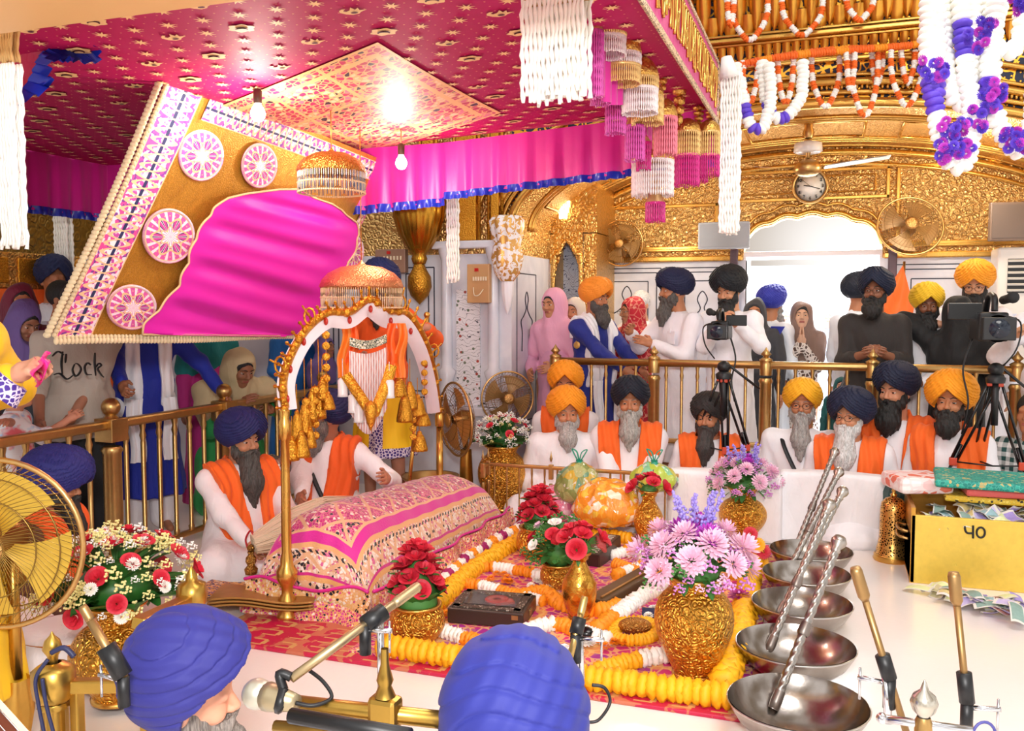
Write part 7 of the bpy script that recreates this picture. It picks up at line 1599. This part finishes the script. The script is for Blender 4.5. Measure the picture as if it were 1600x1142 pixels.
mb = MB(); mb.tube(path([a+V(-.01, 0, .02), a+V(-.03, 0, .08), a+V(0, 0, .13), a+V(.02, 0, .1)], 6), .005, 6); obj('red_cord', mb, plain('#b8202c', .5), T)
mb = MB(); hairtuft(mb, a+V(.02, 0, .06), Pd(560, 790, 4.9), .05, .13, 700, 1, .05); obj('hair_plume', mb, plain('#dcc4a8', .8, name='cream_hair'), T)
a = Pd(667, 492, 6.1); b = Pd(664, 548, 6.1); T = thing('ceremonial_whisk', 'golden whisk held upright behind the palanquin, its tuft hanging down', 'whisk', b)
mb = MB(); mb.tube([a, b], .014, 10); mb.sphere(a, .022, 12, 8); obj('handle', mb, M['gold'], T); mb = MB(); hairtuft(mb, b, Pd(676, 606, 6.1), .02, .055, 160, 2, .02); obj('hair_plume', mb, plain('#c8a050', .7, name='blond_hair'), T)
mb = MB(); mb.tube([Pd(651, 640, 6.0), Pz(640, 745, .0) if 0 else Pd(636, 790, 6.0)], .013, 10); one('gilt_staff', mb, M['gold'], 'thin gilt staff leaning behind the draped mound', 'staff')
c = Pd(672, 748, 6.25); T = thing('brass_basin', 'wide shallow brass basin on a wooden stand behind the draped mound', 'basin', (c.x, c.y, 0)); r = .19
mb = MB(); mb.lathe([(.001, -.05), (r*.6, -.045), (r*.9, -.01), (r, .02), (r*1.08, .025), (r*1.08, .02), (r*.98, .0)], c, 40); obj('basin', mb, M['brass'], T); mb = MB(); mb.lathe([(r*.7, -c.z), (r*.72, -c.z+.05), (r*.6, -.1), (r*.62, -.045)], c, 20); obj('stand', mb, plain('#8a5c34', .5), T)
# ---------------- lettering on the t-shirt ----------------
LD = (PX(150, 575, -4.12)-PX(95, 590, -4.12)); 
def shirt(u, v): c0 = Pd(92, 578, 4.86); return c0+V(.336*0+.75, .66, 0).normalized()*0+V(_rt[0], _rt[1], 0)*u+V(0, 0, v)
strk = [[(-.01, .1), (.015, .12), (.04, .105)], [(.035, .12), (.028, .07), (.03, .02)], [(-.005, .02), (.02, .024), (.05, .0), (.082, .022)], [(.05, .11), (.045, .07)],
        [(.085, .065), (.075, .04), (.085, .015), (.1, .02), (.112, .045), (.1, .065), (.088, .068)], [(.155, .062), (.14, .07), (.128, .05), (.135, .022), (.158, .02)], [(.175, .115), (.172, .07), (.175, .015)], [(.175, .05), (.19, .068), (.2, .06), (.185, .045), (.198, .02), (.21, .008)]]
mb = MB()
for s in strk: P = path([shirt(a*1.25-.02, b*1.25-.05) for a, b in s], 5); mb.tube(P, [.005+.009*math.sin(math.pi*(.15+.8*i/(len(P)-1))) for i in range(len(P))], 6, flat=.35)
LKO = obj('printed_lettering', mb, M['black'], LK)
# ---------------- foreground: brass stand, microphones ----------------
p = Pd(84, 1072, 2.0); T = thing('brass_stand', 'small brass railing stand with round finials at the lower left', 'stand', (p.x, p.y, 0)); BR = gold('smooth', '#c9a04c', .32)
mb = MB(); zt = p.z+.04
mb.lathe([(.028, 0), (.028, zt-.09), (.034, zt-.085), (.03, zt-.075)], (p.x, p.y, 0), 28, fn=lambda a, v: 1+.06*math.cos(a*14)); mb.lathe([(.03, zt-.075), (.042, zt-.065), (.046, zt-.04), (.046, zt-.0), (.03, zt+.01), (.018, zt+.015)], (p.x, p.y, 0), 8); po = obj('post', mb, BR, T)
mb = MB(); mb.lathe([(.01, zt+.01), (.012, zt+.03), (.021, zt+.045), (.016, zt+.065), (.006, zt+.075), (.001, zt+.085)], (p.x, p.y, 0), 16); obj('finial', mb, BR, po)
q = Pd(300, 935, 2.95); mb = MB(); L = V(q.x-p.x, q.y-p.y, 0); X_ = V(.92, .38, 0)
e = p+X_*.30; mb.box((p+e)/2+V(0, 0, -.0), (.32, .03, .03), (0, 0, math.atan2(.38, .92)), bev=.005); mb.box((p+e)/2+V(0, 0, -.17), (.32, .03, .03), (0, 0, math.atan2(.38, .92)), bev=.005); mb.box((p+X_*.05)+V(0, 0, -.15), (.024, .024, .3), bev=.004); mb.box((p+X_*.2)+V(0, 0, -.15), (.02, .02, .3), bev=.004); mb.box((p+e)/2+V(0, 0, -.3), (.3, .02, .22), (0, 0, math.atan2(.38, .92))); obj('front_panel', mb, BR, T)
T = thing('brass_stand', 'low brass railing with a pointed finial behind the tilted blue turban', 'stand', (q.x, q.y, 0)); mb = MB(); mb.box((q.x, q.y, q.z/2), (.05, .05, q.z), bev=.006); mb.lathe([(.045, q.z-.02), (.05, q.z+.01), (.045, q.z+.05), (.02, q.z+.06), (.018, q.z+.08), (.001, q.z+.11)], (q.x, q.y, 0), 8); obj('post', mb, BR, T)
mb = MB(); f = Pd(215, 975, 2.6); mb.box((q+f)/2+V(0, 0, .0), ((q-f).length, .04, .035), Vector((1, 0, 0)).rotation_difference(q-f).to_matrix(), bev=.005); mb.box((q+f)/2+V(0, 0, -.09), ((q-f).length, .03, .1), Vector((1, 0, 0)).rotation_difference(q-f).to_matrix()); obj('rail', mb, BR, T)
a, b = Pd(400, 1092, 1.75), Pd(720, 1128, 1.62); T = thing('brass_rail', 'brass rail across the bottom of the picture between the two blue turbans', 'rail', V(a.x, a.y, 0)); mb = MB(); mb.tube([a, b], .016, 12); obj('bar', mb, BR, T)
mb = MB(); k = Pd(602, 1112, 1.66); mb.box(k, (.06, .04, .06), bev=.01); mb.lathe([(.02, .03), (.012, .05), (.016, .06), (.008, .09), (.007, .12)], k, 14); obj('socket_block', mb, BR, T)
mb = MB(); mb.tube([Pd(430, 1135, 1.7), Pd(700, 1158, 1.6)], .012, 10); obj('lower_bar', mb, BR, T)
mb = MB(); mb.tube([Pd(455, 1118, 1.6), Pd(640, 1150, 1.5)], .014, 14); one('black_flute', mb, M['black'], 'black cylinder held low beside the brass rail at the bottom', 'flute')
def mic(label, tip, end, d, d2=None, col='#b08c5c', head=.012, rod=.007, hl=.2, sleeve=(.5, .68), clamp=1, stand=None):
    a, b = Pd(*tip, d), Pd(*end, d2 or d); T = thing('microphone', label, 'microphone', b); ax = (b-a); L = ax.length; ax.normalize(); gm = gold('smooth', col, .42)
    mb = MB(); mb.tube([a, a+ax*.008, a+ax*L*hl*.85, a+ax*L*hl], [head*.8, head, head, rod], 16); obj('capsule_head', mb, gm, T); mb = MB(); mb.tube([a+ax*L*hl*.9, b], rod, 12); obj('boom', mb, gm, T)
    if clamp:
        p0, p1 = a+ax*L*sleeve[0], a+ax*L*sleeve[1]; mb = MB(); mb.tube([p0, p1], rod*2.1, 12); obj('holder', mb, M['black'], T)
        mb = MB(); m = p1; mb.tube([m+V(0, 0, -.0), m+V(0, 0, -.06)], .012, 12); obj('joint', mb, M['black'], T); mb = MB(); mb.tube([m+V(0, 0, -.01), m+V(-.06*clamp, 0, -.005)], .005, 10); mb.tube([m+V(-.055*clamp, 0, .015), m+V(-.055*clamp, 0, -.05)], .0025, 8); obj('clamp_screw', mb, M['chrome'], T)
    if stand: mb = MB(); mb.tube([Pd(*q_, d) for q_ in stand], .008, 10); obj('stand', mb, M['chrome'], T)
    return T
mic('slim bronze microphone, left one of the pair at the lower right', (1336, 886), (1418, 1150), 1.78, stand=[(1384, 1055), (1388, 1130)], sleeve=(.52, .66))
mic('slim bronze microphone standing almost upright, right one of the pair at the lower right', (1490, 894), (1517, 1155), 1.78, sleeve=(.6, .78), clamp=-1)
mic('slim gold microphone pointing up left before the big left vase', (128, 946), (196, 1062), 1.75, head=.009, rod=.009, sleeve=(.55, .95), clamp=1)
mic('long tan microphone on a boom above the front left of the spread', (655, 915), (455, 1060), 1.9, 1.7, '#c8b088', .011, .009, .22, (.3, .45), -1, [(594, 960), (596, 1100)])
mic('slim microphone before the slim middle vase, beside the nearest turban', (914, 932), (890, 1030), 1.9, 1.85, '#c8a868', .008, .007, .3, (.35, .6), -1, [(905, 990), (908, 1060)])
T = thing('microphone', 'silver-headed vocal microphone in a black clip by the tilted turban', 'microphone', Pd(440, 1090, 1.72)); a, b = Pd(402, 1084, 1.74), Pd(462, 1098, 1.68); mb = MB(); mb.sphere(a, .03, 18, 12); obj('grille_ball', mb, plain('#c8c4b4', .4, .8), T); mb = MB(); mb.tube([lerp(a, b, .3), lerp(a, b, .45), b], [.028, .026, .016], 16); obj('body', mb, plain('#b0a080', .35, .7), T)
mb = MB(); mb.tube(path([lerp(a, b, .7)+V(0, 0, .02), lerp(a, b, .6)+V(0, 0, .05), Pd(455, 1058, 1.7)], 5), .009, 8); mb.tube(path([lerp(a, b, .55)+V(0, 0, -.02), lerp(a, b, .75)+V(0, -.02, 0), lerp(a, b, .7)+V(0, 0, .02)], 5), .01, 8); obj('clip', mb, M['black'], T)
mb = MB(); mb.tube(path([b, Pd(490, 1102, 1.68), Pd(518, 1090, 1.7), Pd(505, 1065, 1.72), Pd(480, 1045, 1.74)], 8), .004, 6); obj('cable', mb, M['black'], T)
a, b = Pd(1378, 1122, 1.72), Pd(1520, 1142, 1.66); T = thing('mic_stand_bar', 'chrome crossbar with a silver and gold onion finial at the lower right', 'stand bar', a); mb = MB(); mb.tube([a, b], .008, 12); mb.sphere(a, .011, 8, 6); obj('bar', mb, M['chrome'], T)
c = Pd(1443, 1128, 1.69); mb = MB(); mb.lathe([(.014, -.03), (.014, .0), (.01, .012), (.02, .022), (.025, .038), (.02, .052), (.008, .062), (.004, .075), (.001, .082)], c, 24); obj('onion_finial', mb, plain('#c8c2b4', .25, .9), T)
mb = MB(); mb.lathe([(.016, -.06), (.016, -.0), (.012, .01)], c, 18); obj('socket', mb, M['brass'], T)
mb = MB(); mb.tube([Pd(1538+18*math.cos(t), 1150+22*math.sin(t), 1.7) for t in [k*math.pi/10 for k in range(20)]], .003, 6, closed=True); one('coiled_cable', mb, plain('#4a4a90', .5), 'coil of blue-grey cable at the bottom right corner', 'cable')
mb = MB(); mb.tube(path([Pd(925, 1070, 1.8), Pd(945, 1075, 1.8), Pd(953, 1098, 1.8), Pd(935, 1125, 1.78), Pd(915, 1128, 1.78)], 8), .0035, 6); one('thin_cable', mb, M['black'], 'thin black cable loop right of the nearest turban', 'cable')
mb = MB(); mb.tube(path([Pd(75, 1030, 1.96), Pd(56, 1060, 1.95), Pd(60, 1100, 1.95), Pd(70, 1150, 1.95)], 8), .0045, 6); mb.tube(path([Pd(66, 1060, 1.95), Pd(72, 1100, 1.95), Pd(85, 1150, 1.95)], 8), .0045, 6); mb.tube(path([Pd(80, 1020, 1.97), Pd(100, 1012, 1.97), Pd(116, 1026, 1.97)], 6), .006, 6); one('cable_bundle', mb, plain('#20244a', .5), 'dark cables looped round the lower left brass post', 'cable')
# tray with lace, instrument, white robes at the left
c = Pd(112, 985, 3.55); T = thing('lace_covered_tray', 'round copper tray under a white lace cloth at the left', 'tray', (c.x, c.y, 0)); mb = MB(); mb.lathe([(.1, -c.z), (.09, -.1), (.16, -.04), (.19, 0), (.2, .012), (.18, .0), (.001, -.02)], c, 40); obj('tray', mb, gold('smooth', '#b8703a', .3), T)
mb = MB(); mb.lathe([(.001, .03), (.1, .035), (.17, .02), (.205, -.02), (.215, -.08), (.2, -.15)], c+V(-.03, -.02, -.005), 48, fn=lambda a, v: 1+.04*v*math.sin(a*9)); obj('lace_cloth', mb, cloth('#f0eaec'), T)
a = Pd(-4, 1150, 1.6); T = thing('string_instrument', 'brown wooden string instrument with pale edge at the bottom left corner', 'instrument', a); ax = Pd(60, 1195, 1.58)-Pd(-30, 1095, 1.6); mb = MB(); rot = Vector((1, 0, 0)).rotation_difference(ax).to_matrix(); mb.box(a+V(0, 0, -.05), (.34, .1, .08), rot, bev=.015); obj('soundbox', mb, gold('smooth', '#6a3420', .35, metal=.1), T); mb = MB(); mb.box(a+rot @ V(0, 0, .0)+V(0, 0, -.005), (.34, .106, .008), rot); obj('pale_edge', mb, plain('#e0c8b0', .4), T)
mb = MB()
for k in range(3): mb.tube([a+rot @ V(-.16, -.02+.02*k, .02), a+rot @ V(.16, -.02+.02*k, .02)], .0012, 4)
obj('string', mb, M['chrome'], T)
f = F((-2.9, 1.6, -.02), (-1.6, 2.9, .6), .022); c = Pz(30, 1020, .12)
f = F((c.x-.6, c.y-.5, -.02), (c.x+.6, c.y+.6, .5), .022); f.ell((c.x-.1, c.y, .05), (.34, .3, .16)); f.ell((c.x-.25, c.y+.1, .1), (.25, .22, .18), None, .08)
Xg, Yg, Zg = f.ax[0][:, None, None], f.ax[1][None, :, None], f.ax[2][None, None, :]; f.D = np.maximum(f.D+knoise(Xg, Yg, Zg, (22, 14, 12), .012, 4), .003-Zg); o = net('white_cloth', f, M['white'], world=True); tag(o, 'heaped pale blue-white cloth on the floor at the lower left', 'cloth')
# folded brocades beside the pole
for k, (px, py, w, l, mt, lab) in enumerate([(420, 935, .5, .26, gold('smooth', '#b88a48', .4, metal=.5), 'folded golden brocade with scalloped edge beside the palanquin pole'), (385, 930, .46, .3, emb('navy_print', [(0, '#232868'), (.4, '#c8862c'), (.6, '#4a3a88'), (.8, '#d8c8b0')], 60), 'folded navy and gold printed cloth under the golden brocade')]):
    c = Pz(px, py, .03+.05*(1-k)); rz = Matrix.Rotation(R(18), 3, 'Z'); mb = MB()
    for j in range(3): mb.grid(lambda u, v: c+rz @ V((u-.5)*w, (v-.5)*l, .012*math.sin(u*6+v*3)+.016*j), 16, 8); mb.tube([c+rz @ V((u/20-.5)*w, -.5*l, .012*math.sin(u/20*6)+.016*j) for u in range(21)], .006, 6)
    one('folded_brocade', mb, mt, lab, 'cloth')

# ---------------- give look-alikes a label of their own: by place, from left to right ----------------
ORD = ['leftmost', 'second from left', 'third from left', 'fourth from left', 'fifth from left', 'sixth from left', 'seventh from left', 'eighth from left', 'ninth from left', 'tenth from left', 'eleventh from left', 'twelfth from left', 'thirteenth from left', 'fourteenth from left', 'fifteenth from left', 'sixteenth from left']
gr = {}
for o in SC.objects:
    if o.parent is None and 'group' in o.keys() and 'banknote' not in o['category']: gr.setdefault((o['group'], o['label']), []).append(o)
def mid(o):
    if o.type == 'MESH' and len(o.data.vertices): n = len(o.data.vertices); q = np.zeros(n*3, dtype=np.float32); o.data.vertices.foreach_get('co', q); c = Vector(q.reshape(-1, 3).mean(0).tolist())+o.location
    else: c = o.location
    v = np.array(c)-CAM; return float((v @ _rt)/(v @ _fw))
for (gname, lab), os_ in gr.items():
    if 1 < len(os_) <= 16:
        os_.sort(key=mid)
        for k, o in enumerate(os_): o['label'] = (' '.join(lab.split()[:12])).rstrip(',')+', '+(ORD[k] if k < len(os_)-1 else 'rightmost')
